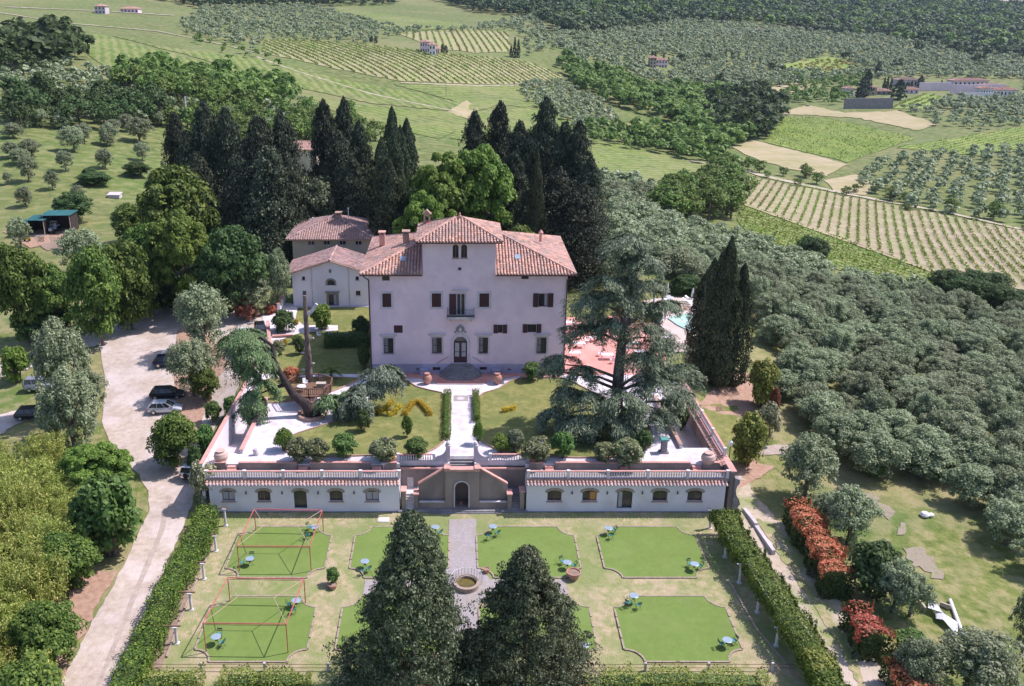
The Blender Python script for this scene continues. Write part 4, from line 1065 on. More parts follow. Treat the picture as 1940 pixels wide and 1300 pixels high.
ds = MB(); o_ = arch(d[0] - .42, d[1] + .42, d[2], d[3] + .42, (d[1] - d[0]) / 2 + .42, 12); i_ = arch(d[0], d[1], d[2], d[3], None, 12)
for k in range(1, len(o_)):
    k2 = (k + 1) % len(o_)
    f_ = .012 * (k % 2)
    ds.xz([o_[k], o_[k2], i_[k2], i_[k]], V - .09 - f_, V + .02)
ds.xz([((d[0] + d[1]) / 2 - .18, d[3] - .02), ((d[0] + d[1]) / 2 + .18, d[3] - .02), ((d[0] + d[1]) / 2 + .26, d[3] + .62), ((d[0] + d[1]) / 2 - .26, d[3] + .62)], V - .16, V - .1)
ds.build('door_surround', 'stone', villa)
# coat of arms over the door
cx = WY(872, 624, V); em = MB()
em.xz([(cx[0] - .3, cx[2] - .35), (cx[0] + .3, cx[2] - .35), (cx[0] + .34, cx[2] + .1), (cx[0] + .2, cx[2] + .45), (cx[0] - .2, cx[2] + .45), (cx[0] - .34, cx[2] + .1)], V - .16, V - .002)
for sg in (-1, 1): em.path([(cx[0] + sg * .25, V - .08, cx[2] + .4), (cx[0] + sg * .48, V - .08, cx[2] + .1), (cx[0] + sg * .42, V - .08, cx[2] - .2), (cx[0] + sg * .72, V - .08, cx[2] - .42)], [.08, .09, .08, .12])
em.lathe([(0.02, 0), (.16, .08), (.12, .2), (.02, .26)], (cx[0], V - .12, cx[2] + .42), 10)
em.build('coat_of_arms', 'greystone', villa)
sh_ = MB(); sh_.xz([(cx[0] - .14, cx[2] - .12), (cx[0], cx[2] - .28), (cx[0] + .14, cx[2] - .12), (cx[0] + .14, cx[2] + .16), (cx[0] - .14, cx[2] + .16)], V - .19, V - .162)
sh_.build('shield', 'whitestone', villa)
# balcony
B0 = WY(847, 599, V); B1 = WY(898.5, 599, V); zb_ = WY(870, 601, V - .6)[2]
bl = MB(); bl.box(B0[0], B1[0], V - 1.15, V - .003, zb_, zb_ + .16); bl.box(B0[0] - .06, B1[0] + .06, V - 1.21, V - .003, zb_ - .1, zb_ - .002)
balc = bl.build('balcony', 'stone', villa)
for f_ in (.12, .5, .88):
    c = MB(); xx = B0[0] + (B1[0] - B0[0]) * f_
    pr = [(V - .003, zb_ - .75), (V - .25, zb_ - .7), (V - .5, zb_ - .45), (V - .95, zb_ - .3), (V - 1.0, zb_ - .11), (V - .003, zb_ - .11)]
    c.add([(xx - .14, y, z) for y, z in pr] + [(xx + .14, y, z) for y, z in pr], [tuple(range(6)), tuple(range(11, 5, -1))] + [(i, i + 6, (i + 1) % 6 + 6, (i + 1) % 6) for i in range(6)])
    q = c.build('bracket', 'stone', None); q.parent = balc
rl = MB(); zr = zb_ + 1.15
for k in range(19):
    xx = B0[0] + .06 + (B1[0] - B0[0] - .12) * k / 18; rl.tube((xx, V - 1.1, zb_ + .16), (xx, V - 1.1, zr + (.12 if k in (0, 18) else 0)), .03 if k in (0, 18) else .017, n=5)
for xx in (B0[0] + .06, B1[0] - .06):
    for k in range(1, 6): rl.tube((xx, V - 1.1 + k * .18, zb_ + .16), (xx, V - 1.1 + k * .18, zr), .017, n=5)
    rl.tube((xx, V - 1.1, zr), (xx, V, zr), .025, n=5)
rl.tube((B0[0] + .06, V - 1.1, zr), (B1[0] - .06, V - 1.1, zr), .028, n=5); rl.box(B0[0], B1[0], V - 1.13, V - 1.1, zb_ + .16, zb_ + .42)
q = rl.build('railing', 'iron', None); q.parent = balc
pb = MB(); pb.box((B0[0] + B1[0]) / 2 - .75, (B0[0] + B1[0]) / 2 + .85, V - 1.3, V - 1.215, zb_ - .06, zb_ + .2); q = pb.build('pale_panel', 'whitestone', None); q.parent = balc
m_ = MB(); m_.box(ax[0] - 1.0, ax[0] - .12, V - .12, V - .05, ax[2], ax[3]); m_.build('shutter', 'shutter', villa)
m_ = MB(); m_.box(ax[0] - .7, ax[1] + .5, V - .25, V, ax[3] + .5, ax[3] + .62); m_.box(ax[0] - .5, ax[1] + .3, V - .14, V, ax[3] + .38, ax[3] + .498); m_.build('cornice', 'stone', villa)
# front steps, half octagon
cx0 = (d[0] + d[1]) / 2; ns = 7; dz = (d[2] - 4.45) / ns
st = MB()
for k in range(ns):
    w1 = 2.75 - k * .23; dp = 2.55 - k * .34; z0_ = 4.42 + dz * k
    st.prism([(cx0 - w1, V - .06), (cx0 - w1, V - dp * .45), (cx0 - w1 * .55, V - dp), (cx0 + w1 * .55, V - dp), (cx0 + w1, V - dp * .45), (cx0 + w1, V - .06)], 4.40 if k == 0 else z0_ - .002, z0_ + dz)
st.build('front_steps', 'greystone', villa)
hr = MB()
for sg in (-1, 1):
    hr.path([(cx0 + sg * 1.55, V - .12, d[2] + .95), (cx0 + sg * 3.1, V - .12, d[2] + .05)], [.025, .025], 6)
hr.build('handrail', 'iron', villa)
# roof
e0, e1, y0, y1, ez, rz = -12.2, 15.1, 112.15, 131.9, 18.12, 21.3
ym = (y0 + y1) / 2; hw = (y1 - y0) / 2; k_ = (rz - ez) / hw
L0, L1 = (e0 + hw, ym, rz), (e1 - hw, ym, rz)
yl = y0 + (tw0 - e0); yr = y0 + (e1 - tw1)
faces = [([(e0, y0, ez), (tw0, y0, ez), (tw0, yl, ez + (yl - y0) * k_)], (0, -1, -k_)),
         ([(tw1, y0, ez), (e1, y0, ez), L1, (tw1, ym, rz)], (0, -1, -k_)),
         ([(e0, y1, ez), (e0, y0, ez), L0], (-1, 0, -k_)), ([(e1, y0, ez), (e1, y1, ez), L1], (1, 0, -k_)),
         ([(e1, y1, ez), (e0, y1, ez), L0, L1], (0, 1, -k_))]
hip_roof(villa, faces, 'tile', [((e0, y0, ez), (tw0, yl, ez + (yl - y0) * k_)), ((e1, y0, ez), L1), ((e0, y1, ez), L0), ((e1, y1, ez), L1), (L0, L1)])
t0, t1, ty0, ty1, tz, ta = -5.1, 5.75, 112.15, 122.0, 22.3, 24.25
tm_ = (ty0 + ty1) / 2; th_ = (ty1 - ty0) / 2; tk = (ta - tz) / th_
A0, A1 = (t0 + th_, tm_, ta), (t1 - th_, tm_, ta)
hip_roof(villa, [([(t0, ty0, tz), (t1, ty0, tz), A1, A0], (0, -1, -tk)), ([(t0, ty1, tz), (t0, ty0, tz), A0], (-1, 0, -tk)), ([(t1, ty0, tz), (t1, ty1, tz), A1], (1, 0, -tk)), ([(t1, ty1, tz), (t0, ty1, tz), A0, A1], (0, 1, -tk))],
         'tile', [((t0, ty0, tz), A0), ((t1, ty0, tz), A1), ((t0, ty1, tz), A0), ((t1, ty1, tz), A1), (A0, A1)], name='tower_roof')
gutter(villa, [(e0 - .05, y0, ez - .1), (tw0, y0, ez - .1)]); gutter(villa, [(tw1, y0, ez - .1), (e1 + .05, y0, ez - .1)]); gutter(villa, [(t0, ty0 - .02, tz - .1), (t1, ty0 - .02, tz - .1)])
for xx, xw in ((e0 + .3, x0 + .08), (e1 - .4, x1 - .06)):
    gutter(villa, [(xx, V - .7, ez - .15), (xw, V - .12, ez - .9), (xw, V - .12, 4.5)], 'downpipe')
def chimney(x, y, z, w_, h, cap=True, mm='brick', name='chimney', par=villa):
    m_ = MB(); m_.box(x - w_, x + w_, y - w_, y + w_, z, z + h)
    if cap:
        for sg in (-1, 1):
            for s2 in (-1, 1): m_.box(x + sg * w_ * .8 - .06, x + sg * w_ * .8 + .06, y + s2 * w_ * .8 - .06, y + s2 * w_ * .8 + .06, z + h + .002, z + h + .28)
        m_.slab([(x - w_ - .12, y - w_ - .12, z + h + .40), (x + w_ + .12, y - w_ - .12, z + h + .40), (x + w_ + .12, y + w_ + .12, z + h + .45), (x - w_ - .12, y + w_ + .12, z + h + .45)], .11)
    return m_.build(name, mm, par)
q = WY(724, 447, 124); chimney(q[0], 124, q[2] - 1.2, .38, 1.4, mm='pinkcope')
q = WY(769.5, 447, 121); chimney(q[0], 121, q[2] - 1.3, .42, 1.6)
q = WY(1024.5, 447, 123); m_ = MB(); m_.lathe([(.2, -.8), (.2, .3), (.32, .35), (.32, .5), (.1, .8)], (q[0], 123, q[2]), 12); m_.build('chimney_pot', 'pinkcope', villa)
# bell turret behind the tower roof
q = WY(809, 432, 120.5); x_, z_ = q[0], q[2]
bt = MB(); bt.box(x_ - .42, x_ - .2, 120.2, 120.8, z_ - .6, z_ + 1.9); bt.box(x_ + .2, x_ + .42, 120.2, 120.8, z_ - .6, z_ + 1.9); bt.box(x_ - .199, x_ + .199, 120.2, 120.8, z_ - .6, z_ + .9)
bt.xz([(x_ - .6, z_ + 1.9), (x_ + .6, z_ + 1.9), (x_, z_ + 2.5)], 120.05, 120.95)
tur = bt.build('bell_turret', 'brick', villa)
be = MB(); be.lathe([(.16, 0), (.15, .05), (.1, .2), (.06, .34), (.02, .4)], (x_, 120.5, z_ + 1.2), 12); q = be.build('bell', 'iron', None); q.parent = tur
di = MB(); q = WY(814, 427, 119.6); di.lathe([(.02, 0), (.25, .04), (.42, .14), (.45, .2)], (0, 0, 0), 16)
for i, v_ in enumerate(di.v): p_ = Matrix.Rotation(radians(55), 4, 'X') @ Vector(v_); di.v[i] = (p_.x + q[0], p_.y + 119.6, p_.z + q[2])
di.tube((q[0], 119.7, q[2] - .9), (q[0], 119.6, q[2]), .03); di.build('dish', 'redpaint', villa)
fi = MB(); q = WY(871, 421, tm_); fi.lathe([(.22, -.25), (.18, .05), (.26, .12), (.1, .3), (.16, .4), (.02, .62)], (q[0], tm_, ta + .2), 12); fi.build('roof_finial', 'urn', villa)
for u, v in ((763.5, 491), (980.5, 488)):
    for yy in np.arange(113, 122, .25):
        q = WY(u, v, yy)
        if q[2] < ez + (yy - y0) * k_ + .2: break
    s_ = MB(); s_.slab([(q[0] - .35, yy - .45, q[2] - .02), (q[0] + .35, yy - .45, q[2] - .02), (q[0] + .35, yy + .45, q[2] + .9 * k_), (q[0] - .35, yy + .45, q[2] + .9 * k_)], .15)
    s_.build('skylight', 'bluegrey', villa)
# low boundary blocks by the steps
for u in (803, 940):
    q = W(u, 709, 4.45); m_ = MB(); m_.box(q[0] - .5, q[0] + .5, V - .75, V - .06, 4.42, 5.1); m_.box(q[0] - .56, q[0] + .56, V - .8, V - .06, 5.102, 5.2); m_.build('meter_box', 'plinth', villa)

# ------------------------------------------------------------------ chapel and house behind it
CY_ = 141.8
ch = empty('chapel', (-20, CY_, 4.4), 'small white gabled chapel with arched stone window over its door left of the villa', 'chapel')
C_ = Facade(ch, CY_)
a = C_.px(622.5, 558, 638.5, 579); C_.window(*a, surround='greystone', sw=.35, lintel=(.55, .4), name='door', frame='shutter', cur=('curtain', .55, 1), mull=1)
a = C_.px(619.5, 530.5, 634, 541); C_.window(*a, head=.45, surround='greystone', sw=.28, mull=1)
for r_ in ((572, 524, 578, 531), (673.5, 524, 680, 531), (573, 551, 580.5, 560), (674, 551, 683, 560)):
    a = C_.px(*r_); C_.window(*a, mull=1, sill='stone')
zE, zA, xA = 10.0, 11.87, -20.04
C_.build([(-26.22, 4.2), (-13.5, 4.2), (-13.5, zE), (xA, zA), (-26.22, zE)], 'chapelwall', .3)
b = MB(); b.xz([(-26.22, 4.2), (-13.5, 4.2), (-13.5, zE), (xA, zA), (-26.22, zE)], CY_ + .3, 149); b.build('wall', 'chapelwall', ch)
for u in (591, 661): q = WY(u, 540, CY_); zt_ = zE + (zA - zE) * (1 - abs(q[0] - xA) / 6.3) - .1; b = MB(); b.box(q[0] - .09, q[0] + .09, CY_ - .06, CY_, 4.3, zt_); b.build('pilaster', 'stone', ch)
q = WY(625.5, 514, CY_); b = MB(); b.xz([(q[0] - .2, q[2] - .1), (q[0], q[2] - .4), (q[0] + .2, q[2] - .1), (q[0] + .22, q[2] + .25), (q[0], q[2] + .4), (q[0] - .22, q[2] + .25)], CY_ - .08, CY_ - .002); b.build('stone_shield', 'greystone', ch)
b = MB(); b.box(-26.3, -13.5, CY_ - .5, CY_ - .001, 4.3, 4.55); b.build('step', 'stone', ch)
ex0, ex1, ey0, ey1 = -27.4, -12.8, CY_ - .7, 150.5
sl_ = (zA + .25 - (zE + .02)) / (xA + 26.6)
zl_ = zA + .25 - (xA - ex0) * sl_; zr_ = zA + .25 - (ex1 - xA) * sl_
R0, R1 = (xA, ey0, zA + .25), (xA, ey1, zA + .25)
hip_roof(ch, [([(ex0, ey1, zl_), (ex0, ey0, zl_), R0, R1], (-1, 0, -sl_)), ([(ex1, ey0, zr_), (ex1, ey1, zr_), R1, R0], (1, 0, -sl_))], 'tileold', [(R0, R1)])
hb = empty('house', (-21, 155, 4.4), 'ochre two-storey house with weathered hip roof rising behind the chapel', 'house')
H = Facade(hb, 155)
for u in (589.5, 619, 649, 679):
    a = H.px(u - 6.3, 456.5, u + 6.3, 464.5); H.window(*a, frame='stone', sill='stone', mull=1)
q0 = WY(553.5, 454, 155)[0]; q1 = q0 + 14.2; hz = WY(560, 453, 155)[2]
H.build([(q0, 4.2), (q1, 4.2), (q1, hz), (q0, hz)], 'ochre', .3)
b = MB(); b.box(q0, q1, 155.3, 168.5, 4.2, hz); b.build('wall', 'ochre', hb)
hx0, hx1, hy0, hy1 = WY(541, 454, 154.2)[0], WY(703, 454, 154.2)[0] + .6, 154.2, 169.3
hy_ = (hy0 + hy1) / 2; hh = (hy1 - hy0) / 2; hk = 2.6 / hh; hp = (hx0 + hh, hy_, hz + 2.65); hq = (hx1 - hh, hy_, hz + 2.65); hz += .05
if hq[0] < hp[0]: hq = hp = ((hx0 + hx1) / 2, hy_, hz + 2.6)
hf = [([(hx0, hy0, hz), (hx1, hy0, hz), hq, hp], (0, -1, -hk)) if hp != hq else ([(hx0, hy0, hz), (hx1, hy0, hz), hp], (0, -1, -hk)), ([(hx0, hy1, hz), (hx0, hy0, hz), hp], (-1, 0, -hk)), ([(hx1, hy0, hz), (hx1, hy1, hz), hq], (1, 0, -hk))]
hip_roof(hb, hf, 'tileold', [((hx0, hy0, hz), hp), ((hx1, hy0, hz), hq), (hp, hq)])
chimney(hp[0] + .8, hy_ - .5, hp[2] - .6, .5, .9, mm='brick', par=hb)
for uu, vv_ in ((593, 420), (660, 402)):
    q = WY(uu, vv_, 160); m_ = MB(); m_.tube((q[0], 160, q[2] - 1), (q[0], 160, q[2] + .6), .09); m_.lathe([(.16, 0), (.16, .12), (.02, .2)], (q[0], 160, q[2] + .6), 8); m_.build('flue', 'whitestone', hb)
# red roofs half hidden among the conifers
for (ua, ub, vt, vb, Yd, lab) in ((440, 480, 268, 302, 285, 'old house with tiled roof glimpsed between dark conifers at left'), (545, 592, 268, 296, 280, 'red-roofed house glimpsed right of the tall brown conifer')):
    xa = WY(ua, vt, Yd)[0] - 3; xb = WY(ub, vt, Yd)[0] + 1; zt_ = WY(ua, vt, Yd + 4)[2]; ze_ = WY(ua, vt + 16, Yd)[2]; zg = zat((xa + xb) / 2, Yd)
    o = empty('farmhouse', ((xa + xb) / 2, Yd, zg), lab, 'house')
    b = MB(); b.box(xa, xb, Yd, Yd + 7.6, zg - .5, ze_); b.build('wall', 'ochre', o)
    k3 = (zt_ - ze_) / 4.3
    hip_roof(o, [([(xa - .5, Yd - .5, ze_), (xb + .5, Yd - .5, ze_), (xb + .5, Yd + 3.8, zt_), (xa - .5, Yd + 3.8, zt_)], (0, -1, -k3)), ([(xb + .5, Yd + 8.1, ze_), (xa - .5, Yd + 8.1, ze_), (xa - .5, Yd + 3.8, zt_), (xb + .5, Yd + 3.8, zt_)], (0, 1, -k3))], 'tile', [((xa - .5, Yd + 3.8, zt_), (xb + .5, Yd + 3.8, zt_))])
    m_ = MB()
    for k in range(3): m_.box(xa + 1 + k * 2.2, xa + 1.9 + k * 2.2, Yd - .06, Yd - .002, ze_ - 2.2, ze_ - .9)
    m_.build('shutters', 'shutter', o)

# ------------------------------------------------------------------ terrace
TX0, TX1 = -26.3, 28.3
ZT, ZW = 4.40, 3.90            # terrace paving, walkway over the front rooms
flo = MB()
flo.prism([(TX0, 87.45), (-6.0, 87.45), (-6.0, 88.0), (-.75, 88.0), (-.75, 89.2), (1.9, 89.2), (1.9, 88.0), (7.3, 88.0), (7.3, 87.45), (TX1, 87.45),
           (TX1, 91.2), (24.8, 91.2), (24.6, 104.5), (TX1, 104.5), (TX1, 112.9), (TX0, 112.9), (TX0, 104), (-23.5, 104), (-23.4, 89.9), (TX0, 89.9)], ZT - .5, ZT)
struct(flo.build('terrace_floor', 'pave'))
wk = MB(); wk.box(TX0, -6.0, 85.1, 87.2, ZW - .35, ZW); wk.box(7.3, TX1, 85.1, 87.2, ZW - .35, ZW); struct(wk.build('terrace_walkway', 'walk'))
for (xa, xb, ya, yb, n_, d_) in ((TX0, -23.46, 89.9, 104, 9, 1), (24.72, TX1, 91.2, 104.5, 9, 1)):
    p_ = MB()
    for k in range(n_):
        p_.box(xa, xb, ya + k * .42, ya + (k + 1) * .42, 1.5, ZT - .24 * (k + 1))
    p_.box(xa, xb, ya + n_ * .42, yb, 1.5, ZT - .24 * n_ - .1); struct(p_.build('sunken_steps', 'stone'))
def thing_mb(name, mb, m_, label, cat, group=None):
    return tag(mb.build(name, m_), label, cat, group)
def wallrun(mb, x0, y0, x1, y1, th, z0, z1):
    d_ = Vector((x1 - x0, y1 - y0)); n_ = Vector((-d_.y, d_.x)).normalized() * th / 2
    mb.prism([(x0 + n_.x, y0 + n_.y), (x1 + n_.x, y1 + n_.y), (x1 - n_.x, y1 - n_.y), (x0 - n_.x, y0 - n_.y)], z0, z1)
def low_wall(name, x0, y0, x1, y1, z0, z1, th, label, cat='wall', wm='tanwall', cm='pinkcope', group=None):
    r = empty(name, ((x0 + x1) / 2, (y0 + y1) / 2, z0), label, cat, group)
    m_ = MB(); wallrun(m_, x0, y0, x1, y1, th, z0, z1); m_.build('wall', wm, r)
    m_ = MB(); wallrun(m_, x0, y0, x1, y1, th + .12, z1 + .001, z1 + .09); m_.build('coping', cm, r)
    return r
# inner parapets of the sunken stairs
low_wall('parapet', -23.3, 89.8, -23.3, 104, ZT - 2.3, ZT + .42, .3, 'low parapet with brick coping beside the sunken stair at left', wm='stone')
low_wall('parapet', 24.55, 91, 24.4, 104.6, ZT - 2.3, ZT + .42, .3, 'low parapet with brick coping beside the sunken stair at right', wm='stone', cm='brick')
low_wall('garden_wall', -26.45, 85.4, -26.45, 117.5, 0, ZT + 1.0, .3, 'long pale pink boundary wall along the left side of the terrace', wm='whitewall')
# retaining walls between walkway and terrace with stepped gaps
segs = [(-26.2, -24.2), (-22.0, -14.7), (-12.6, -4.9 - 1.9), ]
def px2x(u, Y, z):
    zc = Y * cos(PITCH) + (CAM_Z - z) * sin(PITCH); return (u - PU) * zc / FPX
for side, sg in (('left', [(407, 428, ''), (452, 563, ''), (587, 702, ''), (726, 752, '')]), ('right', [(1003, 1029, ''), (1052, 1171, ''), (1193, 1308, ''), (1331, 1368, '')])):
    for i, (ua, ub, _) in enumerate(sg):
        low_wall('planter_wall', px2x(ua, 87.3, 4.5), 87.32, px2x(ub, 87.3, 4.5), 87.32, ZW, ZW + .72, .26, 'low brown wall with pink coping behind the %s balustrade, %s' % (side, ['first from the left', 'second from the left', 'third from the left', 'last at right'][i]), group='low walls behind the balustrades')
    for i in range(3):
        ua, ub = sg[i][1], sg[i + 1][0]; m_ = MB(); xa, xb = px2x(ua, 87.3, 4.2) + .18, px2x(ub, 87.3, 4.2) - .18
        m_.box(xa, xb, 86.7, 87.0, ZW, ZW + .17); m_.box(xa, xb, 87.0, 87.45, ZW, ZW + .34)
        thing_mb('steps', m_, 'pinkcope', 'two pink steps in the %s gap of the low wall behind the %s balustrade' % (['left', 'middle', 'right'][i], side), 'steps')
# balustrades
bal_prof = [(.07, 0), (.07, .05), (.04, .09), (.075, .24), (.06, .36), (.035, .52), (.05, .58), (.065, .60), (.065, .64)]
bm_ = MB(); bm_.lathe(bal_prof, (0, 0, 0), 7); BALM = bm_.build('baluster', 'whitestone'); BALME = BALM.data; bpy.data.objects.remove(BALM)
def balustrade(x0, y0, x1, y1, z, label, n=None, pier_every=None, mat_='whitestone', cope='pinkcope', group=None, h=.84, bm='stone'):
    r = empty('balustrade', ((x0 + x1) / 2, (y0 + y1) / 2, z), label, 'balustrade', group)
    L_ = math.hypot(x1 - x0, y1 - y0); n = n or int(L_ / .29); pe = pier_every or 4.4; np_ = max(1, round(L_ / pe))
    m_ = MB(); wallrun(m_, x0, y0, x1, y1, .2, z, z + .1); m_.build('bottom_rail', bm, r)
    m_ = MB(); wallrun(m_, x0, y0, x1, y1, .26, z + .742, z + h); m_.build('top_rail', cope, r)
    piers = []
    for k in range(np_ + 1):
        t = k / np_; px_, py_ = x0 + (x1 - x0) * t, y0 + (y1 - y0) * t; piers.append(t)
        m_ = MB(); m_.box(px_ - .15, px_ + .15, py_ - .15, py_ + .15, z - .002, z + h + .02); m_.box(px_ - .17, px_ + .17, py_ - .17, py_ + .17, z + h + .021, z + h + .07); m_.build('pier', mat_, r)
    for k in range(n):
        t = (k + .5) / n
        if min(abs(t - p) for p in piers) * L_ < .2: continue
        o = bpy.data.objects.new('baluster', BALME); COL.objects.link(o); o.parent = r; o.location = (x0 + (x1 - x0) * t - r.location.x, y0 + (y1 - y0) * t - r.location.y, .1)
    return r
balustrade(-26.0, 85.25, -5.95, 85.25, ZW, 'long balustrade over the tiled eave of the left garden rooms', n=78)
balustrade(7.45, 85.25, 28.1, 85.25, ZW, 'long balustrade over the tiled eave of the right garden rooms', n=80)
xa, xb = px2x(754, 88, 4.8), px2x(822, 88, 4.8)
balustrade(xa, 88.1, xb, 88.1, ZT, 'short white balustrade left of the gate pillars at the terrace edge', n=15, pier_every=9)
xa, xb = px2x(929, 88, 4.8), px2x(1001, 88, 4.8)
balustrade(xa, 88.1, xb, 88.1, ZT, 'short white balustrade right of the gate pillars at the terrace edge', n=15, pier_every=9)
# right-hand side wall with tiled ledge and balustrade above
sw_ = empty('garden_wall', (28.4, 95, 0), 'high brown side wall with tiled ledge closing the right of the terrace', 'wall')
m_ = MB(); m_.box(28.3, 28.75, 84.9, 113, 0, ZT + .35); m_.build('wall', 'tanwall', sw_)
m_ = MB(); m_.box(28.28, 28.95, 84.95, 113, ZT + .352, ZT + .42); m_.build('coping', 'pinkcope', sw_)
m_ = MB(); tiles(m_, [(27.75, 86.5, ZT + .12), (28.3, 86.5, ZT + .36), (28.3, 108, ZT + .36), (27.75, 108, ZT + .12)], (-1, 0, -.44), .3, .28); m_.build('tile_ledge', 'tile', sw_)
balustrade(28.62, 88.6, 28.62, 108, ZT + .42, 'balustrade with pink rail running back along the right edge of the terrace', n=66)
# scroll buttress at the right corner
xs = 28.75
sb_ = MB(); prf = [(xs, 0), (xs + .75, 0), (xs + .8, .5), (xs + .55, .8), (xs + .8, 1.15), (xs + .62, 1.7), (xs + .3, 2.2), (xs + .18, 2.8), (xs + .3, 3.3), (xs + .5, 3.6), (xs + .5, 4.0), (xs, 4.2)]
sb_.xz(prf, 84.6, 85.3); thing_mb('scroll_buttress', sb_, 'greystone', 'curved grey scroll buttress at the right end of the garden rooms', 'buttress')
# garden rooms (two wings)
FY = 84.95
def wing(u0, u1, ws, doorw, label, side, orange=None):
    xa = WY(u0, 960, FY)[0]; xb = WY(u1, 960, FY)[0]
    r = empty('garden_building', ((xa + xb) / 2, FY, 0), label, 'building')
    f = Facade(r, FY)
    for i, u in enumerate(ws):
        if i == 2: a = f.px(u - 13.2, 929, u + 13.2, 963.5); f.window(*a, head=.32, name='door', mull=0, frame='darkteal', sill=None, cur=('curtain', .05, .4) if side == 'right' else None)
        else:
            a = f.px(u - 13, 929, u + 13, 949.5); f.window(*a, head=.34, mull=1, sill='brick', frame='wood', cur=('orangecurtain', .5, 1) if (side == 'right' and i == 1) else ('curtain', 0, 1) if (side == 'left' and i in (0, 4)) else None)
    f.build([(xa, -.1), (xb, -.1), (xb, 3.45), (xa, 3.45)], 'whitewall', .3)
    b = MB(); b.box(xa, xb, FY + .3, 87.45, -.1, 3.45); b.build('wall', 'whitewall', r)
    for i, u in enumerate(ws):       # brick eyebrows over the openings
        a = f.px(u - 13, 929, u + 13, 949.5); o = arch(a[0] - .25, a[1] + .25, a[2], a[3] + .26, .44, 9)[2:]; n_ = arch(a[0], a[1], a[2], a[3] + .02, .34, 9)[2:]
        m_ = MB()
        for k in range(len(o) - 1): m_.xz([o[k], o[k + 1], n_[k + 1], n_[k]], FY - .06 - .01 * (k % 2), FY + .01)
        m_.build('brick_arch', 'kerb', r)
    for i in range(4):
        u = (ws[i] + ws[i + 1]) / 2; q = WY(u, 933, FY); m_ = MB(); m_.lathe([(.03, -.16), (.08, -.12), (.08, .08), (.05, .14), (.01, .18)], (q[0], FY - .14, q[2]), 8); m_.tube((q[0], FY - .14, q[2] + .14), (q[0], FY, q[2] + .2), .02); m_.build('wall_lamp', 'iron', r)
    hip_roof(r, [([(xa - .1, FY - .42, 3.40), (xb + .1, FY - .42, 3.40), (xb + .1, 85.12, 3.66), (xa - .1, 85.12, 3.66)], (0, -1, -.46))], 'tile', across=.36, along=.3, th=.08, name='tiled_eave', under='stone')
    m_ = MB(); m_.box(xa - .06, xb + .06, FY - .1, FY - .002, -.1, .14); m_.build('plinth', 'greystone', r)
    m_ = MB(); m_.box(xa, xb, 85.0, 85.4, 3.66, 3.9); m_.build('cornice', 'brick', r)
    return r
wing(399, 757, [432.6, 500, 569, 636.7, 705], 0, 'long low white garden building with five arched openings at left of the double stair', 'left')
wing(997, 1371, [1050.5, 1117, 1183.5, 1250.5, 1316.5], 0, 'long low white garden building with five arched openings at right of the double stair', 'right')
# double stair with arched niche
g = empty('double_staircase', (.6, 85.3, 0), 'stained brown double staircase with an arched niche between the two white garden buildings', 'staircase')
gx0, gx1 = WY(843.4, 930, 85.3)[0], WY(907.7, 930, 85.3)[0]
N_ = Facade(g, 85.3)
na = WY(862, 961, 85.3); nb = WY(887.6, 913, 85.3)
N_.holes.append(arch(na[0], nb[0], .42, nb[2]))
N_.build([(gx0, 0), (gx1, 0), (gx1, 4.72), (gx0, 4.72)], 'tanwall', .5)
m_ = MB(); m_.box(gx0 + .003, gx1 - .003, 87.0, 87.5, 0, 3.85); m_.box(gx0, gx0 + .3, 85.8, 87.0, 0, 4.72); m_.box(gx1 - .3, gx1, 85.8, 87.0, 0, 4.72); m_.box(gx0 + .3, gx1 - .3, 85.8, 87.0, 3.5, 3.88)
m_.box(gx0 + .3, gx1 - .3, 85.5, 87.0, .0, .4); m_.build('landing', 'tanwall', g)
m_ = MB(); o_ = arch(na[0] - .13, nb[0] + .13, .42, nb[2] + .13, None, 12); i_ = arch(na[0], nb[0], .42, nb[2], None, 12)
for k in range(1, len(o_)):
    k2 = (k + 1) % len(o_); m_.xz([o_[k], o_[k2], i_[k2], i_[k]], 85.24 - .006 * (k % 2), 85.31)
m_.build('niche_surround', 'stone', g)
m_ = MB(); m_.box(gx0 - .08, gx1 + .08, 85.1, 85.88, 4.722, 4.95); m_.box(gx0 - .1, gx0 + .5, 85.06, 85.92, 4.952, 5.1); m_.box(gx1 - .5, gx1 + .1, 85.06, 85.92, 4.952, 5.1); m_.build('coping', 'pinkcope', g)
bx0, bx1 = -6.0, 7.3
m_ = MB(); m_.box(bx0, bx1, 87.5, 87.99, 0, 3.75); m_.build('back_wall', 'tanwall', g)
m_ = MB(); m_.box(bx0, bx1, 87.4, 87.75, 3.752, 3.88); m_.build('coping', 'pinkcope', g)
